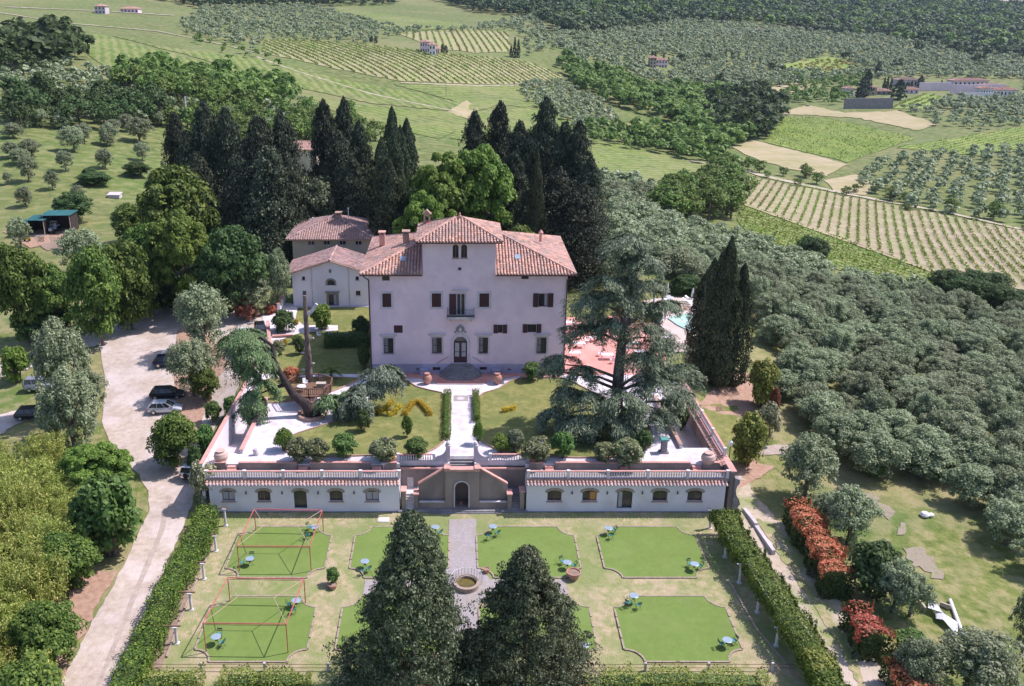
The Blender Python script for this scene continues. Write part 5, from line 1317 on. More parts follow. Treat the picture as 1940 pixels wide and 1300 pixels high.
for sgn, xe, xi in ((-1, WY(793, 923, 85.6)[0], gx0), (1, WY(961, 921, 85.6)[0], gx1)):
    ze_ = 2.85
    m_ = MB(); m_.xz([(xi, .3), (xe, .3), (xe, ze_), (xi, 4.72)], 85.75, 86.0); m_.build('stair_parapet', 'tanwall', g)
    m_ = MB(); m_.xz([(xi, 4.73), (xe - sgn * .02 + sgn * .06, ze_ + .01 - .03), (xe + sgn * .06, ze_ + .16), (xi, 4.9)], 85.66, 86.1); m_.build('coping', 'pinkcope', g)
    st_ = MB(); nst = 12; xl_ = xe + sgn * .2
    for k in range(nst):
        xa_ = xl_ + (xi - xl_) * k / nst; xb_ = xl_ + (xi - xl_) * (k + 1) / nst
        st_.box(min(xa_, xb_), max(xa_, xb_), 86.0, 87.5, .0, 1.6 + (3.86 - 1.6) * (k + 1) / nst)
    st_.build('stair_flight', 'stone', g)
    m_ = MB(); m_.box(min(xi, xe + sgn * .45), max(xi, xe + sgn * .45), 85.28, 85.55, 0, 1.02); m_.box(min(xi, xe + sgn * .45), max(xi, xe + sgn * .45), 85.551, 85.75, 0, .9); m_.build('planter', 'tanwall', g)
    m_ = MB(); m_.box(min(xi, xe) + .05, max(xi, xe) - .05, 85.24, 85.52, 1.022, 1.1); m_.build('planter_rim', 'whitestone', g)
    # outer landing, entry steps and pillars
    xo = xe + sgn * 1.55
    m_ = MB(); m_.box(min(xe + sgn * .2, xo), max(xe + sgn * .2, xo), 86.2, 87.5, 0, 1.6)
    for k in range(7): m_.box(min(xe + sgn * .5, xo - sgn * .2), max(xe + sgn * .5, xo - sgn * .2), 85.0 + k * .17, 86.2, 0 + .002 * k, .23 * (k + 1))
    m_.build('entry_steps', 'whitestone' if sgn < 0 else 'greystone', g)
    for xp, zz_ in ((xe + sgn * .25, 2.0), (xo, 2.35)):
        m_ = MB(); m_.box(xp - .22, xp + .22, 85.1, 86.1, 0, zz_); q = m_.build('pillar', 'tanwall', g)
        m_ = MB(); m_.box(xp - .3, xp + .3, 85.0, 86.2, zz_ + .002, zz_ + .12); q2 = m_.build('pillar_cap', 'pinkcope', None); q2.parent = q
m_ = MB(); m_.box(bx0 - .1, bx1 + .1, 84.7, 85.27, -.1, .28); m_.box(-2.8, 4.4, 84.5, 84.699, -.1, .16); m_.build('base_step', 'greystone', g)
m_ = MB(); a = WY(771.5, 904.5, 87.4); b_ = WY(783.5, 929, 87.4); m_.box(a[0], b_[0], 87.42, 87.495, b_[2], a[2]); m_.build('white_board', 'whitestone', g)
pt = MB(); pt.lathe([(.14, 0), (.22, .22), (.24, .26), (.19, .27)], ((na[0] + nb[0]) / 2 - .1, 85.9, .41), 12); thing_mb('flower_pot', pt, 'urn', 'small red clay pot inside the arched niche of the stair', 'pot')
# gate pillars with sweeping wings
for sgn, ui, uo, lab in ((-1, 852.5, 824, 'left'), (1, 897.5, 925, 'right')):
    xi = px2x(ui, 88, 5); xo = px2x(uo, 88, 5); w_ = .42; r = empty('gate_pillar', (xi, 88.2, 0), 'grey gate pillar with curved wing at the %s of the garden path' % lab, 'pillar')
    m_ = MB(); m_.box(min(xi, xi + sgn * w_), max(xi, xi + sgn * w_), 87.99, 88.4, 3.2, 6.15); m_.build('shaft', 'stone', r)
    m_ = MB(); xc = xi + sgn * w_ / 2; m_.box(xc - .3, xc + .3, 87.9, 88.5, 6.152, 6.26); m_.lathe([(.12, 6.26), (.2, 6.32), (.24, 6.45), (.17, 6.6), (.05, 6.66)], (xc, 88.2, 0), 10); m_.build('pillar_cap', 'stone', r)
    pr = [(xi + sgn * w_, 3.2), (xo, 3.2), (xo, 4.9), (xo - sgn * .3, 4.95)]
    for k in range(1, 7): a_ = k / 6 * pi / 2; pr.append((xo - sgn * .3 + (xi + sgn * w_ - xo + sgn * .3) * sin(a_), 4.95 + 1.0 * (1 - cos(a_))))
    m_ = MB(); m_.xz(pr, 88.05, 88.3); m_.build('curved_wing', 'stone', r)
m_ = MB()
for k in range(3): m_.box(-.7, 1.85, 88.0 + k * .3, 89.2, 3.4, 3.75 + .2 * (k + 1))
struct(m_.build('path_steps', 'greystone'))
m_ = MB(); m_.box(-.95, -.751, 87.5, 89.2, 3, 4.38); m_.box(1.901, 2.1, 87.5, 89.2, 3, 4.38)
struct(m_.build('path_kerb', 'stone'))

# terrace lawns, kerbs and porch paving
def tpoly(px, z): return [W(u, v, z)[:2] for u, v in px]
def lawn_on(px, z, m_, name, kerb=None, base=None, kw=.14, kh=.12, smooth=True):
    p = tpoly(px, z)
    if smooth:
        q = []
        for i in range(len(p)):
            a = Vector(p[i - 1]); b = Vector(p[i]); c = Vector(p[(i + 1) % len(p)])
            q += [tuple(a.lerp(b, .72)), tuple(b + (a + c - 2 * b) * .06), tuple(b.lerp(c, .28))]
        p = q
    mb = MB(); mb.prism(p, z - .1, z); struct(mb.build(name, m_))
    if kerb:
        k = MB()
        for i in range(len(p)):
            a = p[i]; b = p[(i + 1) % len(p)]; wallrun(k, a[0], a[1], b[0], b[1], kw, z - .12, z + kh + (i % 2) * .004)
        struct(k.build('lawn_kerb', kerb))
    return p
LL_ = [(548, 860), (535, 848), (554, 824), (590, 813), (628, 801), (655, 786), (705, 757), (735, 735), (768, 719), (788, 733), (815, 740), (845, 746), (845, 835), (825, 850), (800, 861), (700, 863), (620, 866)]
RL_ = [(905, 748), (945, 737), (966, 722), (990, 716), (1070, 716), (1120, 742), (1180, 770), (1235, 810), (1232, 845), (1195, 866), (1090, 868), (960, 860), (935, 849), (908, 834)]
lawn_on(LL_, ZT + .05, 'lawn', 'lawn', 'brick')
lawn_on(RL_, ZT + .05, 'lawn', 'lawn', 'brick')
lawn_on([(486, 762), (500, 718), (560, 716), (690, 716), (640, 738), (600, 752), (560, 758), (520, 764)], ZT + .05, 'lawn', 'lawn', 'brick')
lawn_on([(757, 706), (985, 706), (985, 712), (936, 720), (915, 728), (830, 728), (812, 720), (800, 717), (757, 716)], ZT + .06, 'cotto', 'porch_paving', 'stone', kw=.1, kh=.02, smooth=False)
lawn_on([(985, 706), (1062, 706), (1062, 714), (985, 714)], ZT + .062, 'cotto', 'porch_paving', None, smooth=False)
m_ = MB(); m_.box(x0, x0 + 3, V - .9, V - .06, ZT, ZT + .12); struct(m_.build('porch_paving', 'brick'))
q = W(873, 755, ZT); m_ = MB(); m_.box(q[0] - .9, q[0] + .9, q[1] - .9, q[1] + .9, ZT - .05, ZT + .012); struct(m_.build('paving_emblem', 'walk'))
m_ = MB(); m_.lathe([(.5, -.05), (.5, .02)], (q[0], q[1], ZT), 16); struct(m_.build('paving_emblem', 'stone'))

# lower garden: eight turf panels with stone edging
PAN = []
for ya, yb, row in ((73.75, 82.2, 'far'), (62.6, 70.95, 'near')):
    for xa, xb in ((-22.0, -12.55), (-10.2, -.75), (2.0, 11.85), (14.1, 24.05)):
        cen_z = zat((xa + xb) / 2, (ya + yb) / 2)
        # corners scooped out
        p = []
        r_ = 1.5
        for (cx_, cy_, s0) in ((xa, ya, 0), (xa, yb, 270), (xb, yb, 180), (xb, ya, 90)):
            for k in range(7):
                a_ = radians(s0 + 90 * k / 6); p.append((cx_ + r_ * cos(a_), cy_ + r_ * sin(a_)))
        zfun = lambda x, y: zat(x, y) + .13
        me_v = [(x, y, zfun(x, y)) for x, y in p]; n_ = len(me_v)
        tri = tessellate_polygon([[Vector((x, y, 0)) for x, y in p]])
        mb = MB(); mb.add(me_v + [(x, y, z - .3) for x, y, z in me_v], [tuple(t) for t in tri] + [(i, (i + 1) % n_, (i + 1) % n_ + n_, i + n_) for i in range(n_)])
        struct(mb.build('turf_panel', 'turf'))
        kb = MB()
        for i in range(n_):
            a_ = me_v[i]; b_ = me_v[(i + 1) % n_]; L_ = math.hypot(b_[0] - a_[0], b_[1] - a_[1]); m2 = max(1, int(L_ / 1.2))
            for k in range(m2):
                A_ = [a_[j] + (b_[j] - a_[j]) * k / m2 for j in range(3)]; B_ = [a_[j] + (b_[j] - a_[j]) * (k + .97) / m2 for j in range(3)]
                zz = (A_[2] + B_[2]) / 2 + random.uniform(.02, .045); wallrun(kb, A_[0], A_[1], B_[0], B_[1], .15, zz - .4, zz)
        struct(kb.build('turf_kerb', 'kerb')); PAN.append((xa, xb, ya, yb, row))

# furniture of the lower garden
def at(root, x, y, rz=0, z=None):
    root.location = (x, y, zat(x, y) if z is None else z); root.rotation_euler = (0, 0, rz)
PARENT_KEEP[0] = False
def make_table():
    r = bpy.data.objects.new('bistro_table', None); COL.objects.link(r)
    m_ = MB(); m_.lathe([(.02, .735), (.40, .735), (.42, .745), (.42, .765), (.40, .775), (.02, .775)], n=20); m_.build('tabletop', 'bluegrey', r)
    for k in range(3):
        a = 2 * pi * k / 3; m_ = MB(); m_.path([(cos(a) * .3, sin(a) * .3, .735), (cos(a + .5) * .06, sin(a + .5) * .06, .4), (cos(a) * .34, sin(a) * .34, 0)], [.016] * 3, 6); m_.build('leg', 'darkteal', r)
    m_ = MB(); m_.lathe([(.1, .38), (.11, .39), (.11, .41), (.1, .42)], n=10); m_.build('ring', 'darkteal', r)
    return r
def make_chair():
    r = bpy.data.objects.new('bistro_chair', None); COL.objects.link(r)
    m_ = MB()
    for k in range(5): m_.box(-.2 + k * .082, -.135 + k * .082, -.2, .2, .44, .46)
    m_.build('seat', 'teal', r)
    m_ = MB(); m_.box(-.2, .2, .27, .29, .72, .84); m_.box(-.2, .2, .255, .275, .58, .66); m_.build('backrest', 'darkteal', r)
    for sx in (-1, 1):
        m_ = MB(); m_.tube((sx * .21, .29, .86), (sx * .21, -.2, 0), .017, n=6); m_.build('leg', 'darkteal', r)
        m_ = MB(); m_.tube((sx * .19, -.2, .45), (sx * .19, .26, 0), .017, n=6); m_.build('leg', 'darkteal', r)
    return r
T0 = make_table(); H0 = make_chair(); first = [True]
def bistro(ut, vt, chairs, where):
    # ut,vt: pixel of the tabletop centre
    zc_ = 0
    for _ in range(4): x, y, _z = W(ut, vt, zc_ + .77); zc_ = zat(x, y) + (.13 if any(a < x < b and c < y < d for a, b, c, d, e_ in PAN) else .02)
    lab = 'round blue-grey bistro table ' + where
    if first[0]: r = T0; at(r, x, y, 0, zc_); r['label'] = lab; r['category'] = 'table'; r['group'] = 'bistro tables'
    else: r = copy_tree(T0, (x, y, zc_), random.uniform(0, 2), lab, None, 'bistro tables'); r['category'] = 'table'
    for i, (du, dv) in enumerate(chairs):
        cx_, cy_, _z = W(ut + du, vt + 13 + dv, zc_); a_ = atan2(cy_ - y, cx_ - x) - pi / 2
        cl = ('left' if i == 0 else 'right') + ' folding chair ' + where
        if first[0]: h = H0; at(h, cx_, cy_, a_, zc_); h['label'] = cl; h['category'] = 'chair'; h['group'] = 'folding chairs of the bistro tables'
        else: h = copy_tree(H0, (cx_, cy_, zc_), a_ + random.uniform(-.2, .2), cl, None, 'folding chairs of the bistro tables'); h['category'] = 'chair'
        first[0] = False
KC.clear()
for args in [(473, 1058, [(-14, 2), (4, -9)], 'inside the far red frame, left corner'), (595, 998, [(-9, -6), (-12, 9)], 'at the back right of the far red frame'),
             (409, 1206, [(7, -10), (12, 6)], 'in the near red frame, left corner'), (561, 1137, [(-13, 2), (-5, 12)], 'at the back right of the near red frame'),
             (934, 997, [(-8, 12), (8, 6)], 'at the back left of the turf right of the axis'), (1075, 1065, [(-10, -8), (12, 0)], 'beside the big clay pot'),
             (1153, 1000, [(10, -2), (4, 8)], 'at the back left of the far right turf panel'), (1316, 1068, [(-10, -6), (10, -2)], 'at the front right of the far right turf panel'),
             (1201, 1128, [(-11, 8), (8, 12)], 'on the grass behind the near right turf panel'), (1378, 1212, [(-12, 2), (12, -4)], 'at the front right of the near right turf panel'),
             (691, 1063, [(-4, 12), (7, 8)], 'at the left of the large garden cypress'), (1107, 1221, [(-3, 12), (-9, 2)], 'at the right of the second garden cypress'),
             (825, 998, [(-9, 4), (8, 4)], 'behind the top of the large garden cypress')]:
    bistro(*args)
PARENT_KEEP[0] = True
# red frames
def frame(A, B, C_, D, Ab, Bb, Cb, Db, label):
    pts = []
    for t, b in ((A, Ab), (B, Bb), (C_, Cb), (D, Db)):
        g_ = G(*b); top = WY(t[0], t[1], g_[1]); pts.append(((g_[0], g_[1], zat(g_[0], g_[1])), (g_[0], g_[1], top[2])))
    zt_ = sum(p[1][2] for p in pts) / 4; pts = [(b, (t[0], t[1], zt_)) for b, t in pts]
    r = empty('canopy_frame', tuple(Vector(pts[0][0]).lerp(Vector(pts[2][0]), .5)), label, 'frame', 'red canopy frames')
    for b, t in pts: m_ = MB(); m_.tube(b, t, .045, n=6); m_.build('post', 'redmetal', r)
    tp = [Vector(t) for b, t in pts]
    for i in range(4):
        m_ = MB(); a = tp[i]; b = tp[(i + 1) % 4]; m_.tube(a, b, .05, n=6)
        if i in (0, 2): m_.tube(a - Vector((0, 0, .16)), b - Vector((0, 0, .16)), .025, n=5)
        m_.build('beam', 'redmetal', r)
    l = (tp[0] + tp[3]) / 2; rr = (tp[1] + tp[2]) / 2; p = l.lerp(rr, .27) + Vector((0, 0, .25)); q = l.lerp(rr, .73) + Vector((0, 0, .25))
    for a, b in ((tp[0], p), (tp[3], p), (tp[1], q), (tp[2], q), (p, q)): m_ = MB(); m_.tube(a, b, .03, n=5); m_.build('roof_bar', 'rust', r)
frame((482, 962), (611.4, 965), (586.5, 1037.5), (448.5, 1037), (485, 1006.5), (612.8, 1009), (589.8, 1084.6), (454, 1084), 'far open red metal canopy frame over the back left turf panel')
frame((429, 1092), (575, 1093), (541, 1186), (385, 1184), (436, 1141), (579, 1144), (546, 1239), (391, 1237), 'near open red metal canopy frame over the front left turf panel')
# white columns of the pergolas
def column(u, v, vt, arm, label, grp):
    x, y, z = G(u, v); z = zat(x, y); h = WY(u, vt, y)[2] - z
    r = empty('column', (x, y, z), label, 'column', grp)
    m_ = MB(); m_.lathe([(.13, .12), (.12, h * .5), (.1, h - .1)], (x, y, z), 12); m_.build('shaft', 'whitestone', r)
    m_ = MB(); m_.box(x - .2, x + .2, y - .2, y + .2, z - .1, z + .12); m_.build('base', 'whitestone', r)
    m_ = MB(); m_.box(x - .19, x + .19, y - .19, y + .19, z + h - .1, z + h); m_.build('capital', 'whitestone', r)
    if arm: m_ = MB(); m_.box(x + arm[0], x + arm[1], y - .05, y + .05, z + h + .002, z + h + .1); m_.build('beam', 'stone' if arm[1] > .55 else 'wood', r)
    return (x, y, z + h)
ORD = ['farthest', 'second farthest', 'middle', 'second nearest', 'nearest']
for i, (u, v, vt, arm) in enumerate([(428, 997, 963, (-.6, .35)), (409.5, 1045, 1014, (-.5, .2)), (387, 1098, 1066, (-.5, .3)), (363, 1156, 1123, (-1.0, .5)), (335.5, 1220, 1187, (-2.0, .5))]):
    column(u, v, vt, arm, '%s white pergola column on the left side of the garden' % ORD[i], 'pergola columns at left')
cols = [column(u, v, vt, arm, '%s white pergola column on the right side of the garden' % ORD[i], 'pergola columns at right') for i, (u, v, vt, arm) in enumerate([(1344.6, 1002, 968, (-.35, .6)), (1373, 1056.5, 1019, None), (1400, 1105.5, 1070, (-.4, .8)), (1434, 1161, 1126, (-.35, .8)), (1470, 1224.5, 1190, (-.35, .6))])]
m_ = MB()
for i in range(2, 4): m_.tube((cols[i][0] + .55, cols[i][1], cols[i][2] + .14), (cols[i + 1][0] + .55, cols[i + 1][1], cols[i + 1][2] + .14), .04, n=6)
thing_mb('pergola_rail', m_, 'whitestone', 'thin white rail running over the right pergola columns', 'rail')
for pts, lab in (([(345, 1065), (300, 1150), (255, 1268)], 'outer stone edging of the planting bed at left'), ([(405, 1030), (370, 1110), (340, 1180), (308, 1270)], 'inner stone edging of the planting bed at left'), ([(1382, 1105), (1430, 1190), (1510, 1285)], 'stone edging under the right pergola')):
    m_ = MB(); P3 = [G(*p) for p in dens(pts, 20)[:-max(1, int(math.hypot(pts[0][0] - pts[-1][0], pts[0][1] - pts[-1][1]) / 20))]]
    for a, b in zip(P3[:-1], P3[1:]): wallrun(m_, a[0], a[1], b[0], b[1], .16, min(a[2], b[2]) - .2, (a[2] + b[2]) / 2 + .2)
    thing_mb('stone_edging', m_, 'kerb', lab, 'edging')
for i, (a, b) in enumerate([((365, 1108), (345, 1105)), ((382, 1065), (355, 1068)), ((340, 1168), (318, 1172)), ((318, 1232), (285, 1238))]):
    m_ = MB(); p, q = G(*a), G(*b); wallrun(m_, p[0], p[1], q[0], q[1], .1, p[2] - .1, p[2] + .12); struct(m_.build('bed_divider', 'wood'))
fence = empty('wire_fence', G(700, 1272), 'low rail fence on posts along the near edge of the garden', 'fence')
fp = [G(u, 1272) for u in range(262, 1520, 40)]; m_ = MB()
for hgt in (.35, .7):
    for a, b in zip(fp[:-1], fp[1:]): m_.tube((a[0], a[1], a[2] + hgt), (b[0], b[1], b[2] + hgt), .025, n=5)
m_.build('rail', 'wood', fence)
for i, a in enumerate(fp):
    if i % 3 == 0: m_ = MB(); m_.box(a[0] - .09, a[0] + .09, a[1] - .09, a[1] + .09, a[2] - .1, a[2] + .85); m_.build('post', 'stone', fence)
# well in the middle
x, y, z = G(884, 1112); z = zat(x, y)
wl = empty('garden_well', (x, y, z), 'round stone basin with murky water and a curved white railing behind it', 'basin')
m_ = MB(); m_.lathe([(1.18, 0), (1.18, .42), (1.22, .46), (1.22, .56), (.92, .56), (.92, .2)], (x, y, z), 26); m_.build('basin', 'kerb', wl)
m_ = MB(); m_.lathe([(.01, .3), (.93, .3), (.93, .31), (.01, .31)], (x, y, z), 24); m_.build('water', 'dirtywater', wl)
m_ = MB()
for k in range(14):
    a = radians(10 + 160 * k / 13); m_.tube((x + 1.45 * cos(a), y + 1.45 * sin(a), z), (x + 1.45 * cos(a), y + 1.45 * sin(a), z + 1.15), .025, n=5)
    if k: a2 = radians(10 + 160 * (k - 1) / 13); m_.tube((x + 1.45 * cos(a), y + 1.45 * sin(a), z + 1.1), (x + 1.45 * cos(a2), y + 1.45 * sin(a2), z + 1.1), .03, n=5)
m_.build('railing', 'whitestone', wl)
m_ = MB(); pc = [(x - .95, y, z + .5)] + [(x - .95 * cos(pi * k / 8), y - .05, z + .6 + .75 * sin(pi * k / 8)) for k in range(9)]; m_.path(pc, [.03] * len(pc), 5); m_.build('hoop', 'iron', wl)
def pot(u, vb, r_, h, label, m_='urn', z=None, prof=None, name='clay_pot'):
    p = G(u, vb) if z is None else W(u, vb, z); zz = zat(p[0], p[1]) + .02 if z is None else z
    o = empty(name, (p[0], p[1], zz), label, 'pot')
    pr = prof or [(.6, 0), (.95, .8), (1, .82), (1, 1), (.88, 1), (.85, .85)]
    m = MB(); m.lathe([(a * r_, b * h) for a, b in pr], (p[0], p[1], zz), 18); m.build('pot', m_, o)
    m = MB(); m.lathe([(.01, .84 * h), (.8 * r_, .84 * h), (.8 * r_, .86 * h), (.01, .88 * h)], (p[0], p[1], zz), 14)
    if prof is None: m.build('potting_soil', 'soil', o)
    return o, (p[0], p[1], zz)
pot(1086, 1097, .68, .8, 'large clay pot of bare soil at the corner of the turf right of the axis')
pot(921, 1086, .34, .5, 'small clay pot at the corner near the round basin')
pot(631, 1116, .42, .5, 'clay pot holding a leafy plant on the grass between the turf panels')
URN = [(.42, 0), (.62, .08), (.95, .38), (1, .55), (.85, .75), (.5, .88), (.46, .92), (.6, .96), (.6, 1), (.42, 1)]
pot(809.5, 727, .62, 1.45, 'tall terracotta urn on the paving left of the villa steps', z=ZT + .02, prof=URN, name='terracotta_urn')
pot(942, 727, .62, 1.45, 'tall terracotta urn on the paving right of the villa steps', z=ZT + .02, prof=URN, name='terracotta_urn')
RJ = [(.5, 0), (.85, .2), (1, .5), (.85, .78), (.5, .92), (.62, .96), (.62, 1), (.45, 1)]
pot(419.5, 874, .78, 1.3, 'round pale clay jar at the left corner of the terrace', 'paleurn', ZT, RJ, 'clay_jar')
pot(1341, 878, .78, 1.3, 'round pale clay jar at the right corner of the terrace', 'paleurn', ZT, RJ, 'clay_jar')
def lamp(u, vb, vt, z, label, m_='stone'):
    p = W(u, vb, z); h = WY(u, vt, p[1])[2] - z; o = empty('garden_lamp', p, label, 'lamp')
    m = MB(); m.lathe([(.1, 0), (.06, .15), (.035, .3), (.03, h - .55)], p, 8); m.build('post', 'iron', o)
    m = MB(); m.lathe([(.05, h - .5), (.10, h - .45), (.14, h - .12), (.05, h - .1)], p, 6); m.build('lantern', 'clearlamp', o)
    m = MB(); m.lathe([(.18, h - .1), (.1, h), (.02, h + .08)], p, 6); m.build('cap', 'iron', o)
lamp(558.5, 872, 833, ZT, 'slim lamp post by the shrubs at the left of the terrace')
lamp(731.5, 872, 829, ZT, 'slim lamp post by the shrubs left of the gate pillars')
lamp(1024.5, 878, 834, ZT, 'slim lamp post by the shrubs right of the gate pillars')
lamp(1200.5, 878, 836, ZT, 'slim lamp post by the shrubs at the right of the terrace')
p_ = W(1362, 892, 2.4); o = empty('garden_lamp', (29.1, 88.4, 2.2), 'white lantern standing just outside the right terrace wall', 'lamp')
m = MB(); m.tube((29.1, 88.4, 2.2), (29.1, 88.4, 6.0), .05); m.build('post', 'iron', o); m = MB(); m.lathe([(.06, 6.0), (.17, 6.05), (.22, 6.5), (.1, 6.6), (.03, 6.75)], (29.1, 88.4, 0), 6); m.build('lantern', 'clearlamp', o)
# sundial-like pedestal
p_ = W(1257, 857, ZT); o = empty('stone_pedestal', p_, 'stone pedestal with square top standing on the right of the terrace', 'pedestal')
x, y, z = p_; m = MB(); m.box(x - .5, x + .5, y - .4, y + .4, z, z + .18); m.build('base', 'greystone', o)
m = MB(); m.prism([(x - .3, y - .3), (x + .3, y - .3), (x + .3, y + .3), (x - .3, y + .3)], z + .182, z + 1.5); m.build('shaft', 'greystone', o)
m = MB(); m.box(x - .42, x + .42, y - .42, y + .42, z + 1.502, z + 1.68); m.build('top', 'teal', o)
p_ = W(486, 862, ZT); m = MB(); m.tube(p_, (p_[0] - .15, p_[1], p_[2] + .75), .3, .26, 12); thing_mb('stone_stump', m, 'stone', 'short pale stone stump on the paving at the left of the terrace', 'stump')
for u, lab in ((743, 'left'), (1011, 'right')):
    o, pp = pot(u, 876, .42, .5, 'low clay bowl of yellow flowers beside the %s short balustrade' % lab, 'urn', ZT, None, 'flower_bowl')
p_ = W(727, 889, ZW); m = MB(); m.lathe([(.3, .68), (.32, .7), (.32, .73), (.02, .74)], p_, 16); m.tube((p_[0], p_[1], p_[2]), (p_[0], p_[1], p_[2] + .7), .04); thing_mb('cafe_table', m, 'plastic', 'small round white table on the left walkway behind the balustrade', 'table')
# brick edging by the lower path, round drain etc
m = MB(); q = G(727, 985); m.box(q[0] - .6, q[0] + .6, q[1] - .5, q[1] + .5, q[2] - .1, q[2] + .08); struct(m.build('stepping_slab', 'pave'))

# ------------------------------------------------------------------ garden plants
PARENT_KEEP[0] = True
def base_of(pts, h):
    out = []
    for u, v in pts:
        zt_ = h
        for _ in range(4): x, y, _z = W(u, v, zt_); zt_ = zat(x, y) + h
        out.append((x, y, zt_ - h))
    return out
def hedge(pts, w_, h, leaf, label, z=None, lsz=.16, den=420, px=True, name='hedge', cat='hedge', group=None, wob=.12, lift=0, side=None):
    """leafy hedge along a line of ground points (pixels unless px=False)"""
    P3 = [(W(u, v, z) if z is not None else G(u, v)) for u, v in pts] if px else pts
    Q = []; QS = []; core = MB(); rs = R
    for a, b in zip(P3[:-1], P3[1:]):
        a = Vector(a); b = Vector(b); L_ = (b.xy - a.xy).length; d_ = (b - a).normalized(); n_ = Vector((-d_.y, d_.x, 0)).normalized()
        N2 = int(L_ * den * (w_ + 2 * h) / 5)
        s_ = rs.uniform(-.02, 1.02, N2); fa = rs.uniform(0, w_ + 2 * h, N2)
        wv = 1 + wob * np.sin(s_ * L_ * 1.3 + P3[0][0]) + wob * .7 * np.sin(s_ * L_ * 3.1 + 2)
        top = (fa > h) & (fa < h + w_)
        off = np.where(fa <= h, -w_ / 2, np.where(top, fa - h - w_ / 2, w_ / 2)) * wv
        hh = np.where(fa <= h, fa, np.where(top, h, fa - h - w_)) * (wv * .5 + .5)
        hh = lift + hh * (h - lift) / h + (rs.uniform(-1, 1, N2) * .12 if lift else 0)
        edge = np.where(top, -.25 * h * (np.abs(off) / (w_ / 2)) ** 4, 0); hh = hh + edge
        nn = np.where(fa <= h, -1, np.where(top, 0, 1))
        C = np.array(a)[None] + np.outer(s_, np.array(b - a)) + np.outer(off + rs.normal(0, .07, N2), np.array(n_)); C[:, 2] += hh + rs.normal(0, .07, N2)
        Nn = np.outer(nn, np.array(n_)) + np.outer(top * 1.0 + .2, [0, 0, 1]) + unit(N2) * .65
        qq = leaves(C, Nn, lsz, 1.5)
        if side:
            tp_ = (hh > h * .72); Q.append(qq[tp_]); QS.append(qq[~tp_])
        else: Q.append(qq)
        ia = a + d_ * (.5 if a == Vector(P3[0]) else 0); ib = b - d_ * (.5 if b == Vector(P3[-1]) else 0)
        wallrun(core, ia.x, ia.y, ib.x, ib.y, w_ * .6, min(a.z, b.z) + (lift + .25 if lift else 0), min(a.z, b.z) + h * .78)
        for end, sg_ in ((a, -1), (b, 1)):
            if (sg_ < 0 and a == Vector(P3[0])) or (sg_ > 0 and b == Vector(P3[-1])):
                N3 = int(den * w_ * h / 4); C3 = np.array(end)[None] + np.outer(rs.uniform(-.5, .5, N3) * w_, np.array(n_)) + np.outer(rs.normal(0, .1, N3), np.array(d_)); C3[:, 2] += lift + rs.uniform(0, 1, N3) * (h - lift)
                (QS if side else Q).append(leaves(C3, np.outer(np.full(N3, sg_), np.array(d_)) + unit(N3) * .6, lsz, 1.5))
    q = np.concatenate(Q).reshape(-1, 3)
    me = npmesh(name, q, np.arange(len(q)).reshape(-1, 4), [leaf]); o = npobj(name, me)
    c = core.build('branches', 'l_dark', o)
    if side:
        q2 = np.concatenate(QS).reshape(-1, 3); npobj('side_foliage', npmesh('side_foliage', q2, np.arange(len(q2)).reshape(-1, 4), [side]), o)
    return tag(o, label, cat, group)
hedge(base_of([(392, 957), (379, 998), (349, 1050), (315, 1106), (289, 1171), (256, 1236), (224, 1305)], 2.2), 2.0, 2.2, 'l_hedge', 'long clipped green hedge between the gravel drive and the garden at left', lsz=.19, px=False)
hedge(base_of([(1374, 966), (1391, 1005), (1420, 1042), (1465, 1110), (1512, 1180), (1547, 1235), (1578, 1300)], 2.7), 2.5, 2.7, 'l_hedge', 'long green climber canopy trained behind the right pergola columns', lsz=.19, px=False, lift=1.5, den=560)
hedge([(235, 1316), (330, 1304), (380, 1308)], 1.8, 1.3, 'l_yellowhedge', 'yellow-green hedge at the bottom left edge behind the fence', wob=.3)
hedge([(420, 1308), (500, 1306), (585, 1308)], 1.8, 1.4, 'l_yellowhedge', 'yellow-green hedge along the near fence left of the big cypress', wob=.3)
hedge([(1110, 1316), (1200, 1308), (1300, 1306), (1400, 1310), (1450, 1312)], 1.8, 1.5, 'l_yellowhedge', 'yellow-green hedge along the near fence right of the cypresses', wob=.3)
hedge([(846, 834), (847, 790), (848, 748)], .75, .75, 'l_hedge', 'low box hedge lining the left of the garden path', z=ZT + .03, lsz=.12, den=900)
hedge([(903, 800), (901, 748)], .7, .8, 'l_hedge', 'low box hedge lining the right of the garden path', z=ZT + .03, lsz=.12, den=900)
for pts, lab in (([(703, 772), (714, 787), (728, 779), (743, 764)], 'golden low hedge shaped like a tick on the left terrace lawn'), ([(735, 789), (748, 785), (757, 772)], 'short golden hedge in the middle of the left terrace lawn'),
                 ([(767, 788), (773, 777), (783, 766), (795, 765), (806, 776), (815, 788)], 'golden low hedge curved like an arch on the left terrace lawn'), ([(952, 781), (965, 779), (975, 775)], 'short golden low hedge in the cedar shade on the right lawn')):
    hedge(pts, .5, .5, 'l_gold', lab, z=ZT + .05, lsz=.13, den=1100, name='golden_hedge')
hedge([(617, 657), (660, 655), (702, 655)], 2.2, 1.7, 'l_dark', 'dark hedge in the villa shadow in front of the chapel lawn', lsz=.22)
hedge([(1268, 558), (1330, 556)], 2, 1.8, 'l_dark', 'dark hedge behind the pool terrace', lsz=.25)
hedge([(1175, 603), (1245, 603)], 5, 1.7, 'l_yellowhedge', 'broad clipped bright hedge beside the pool', lsz=.25)
hedge(base_of([(1512, 945), (1546, 1000), (1572, 1045), (1590, 1085)], 2.9), 2.5, 2.9, 'l_red', 'long clipped hedge with bright red top along the right track', lsz=.24, name='photinia_hedge', px=False, side='l_dark', wob=.18)
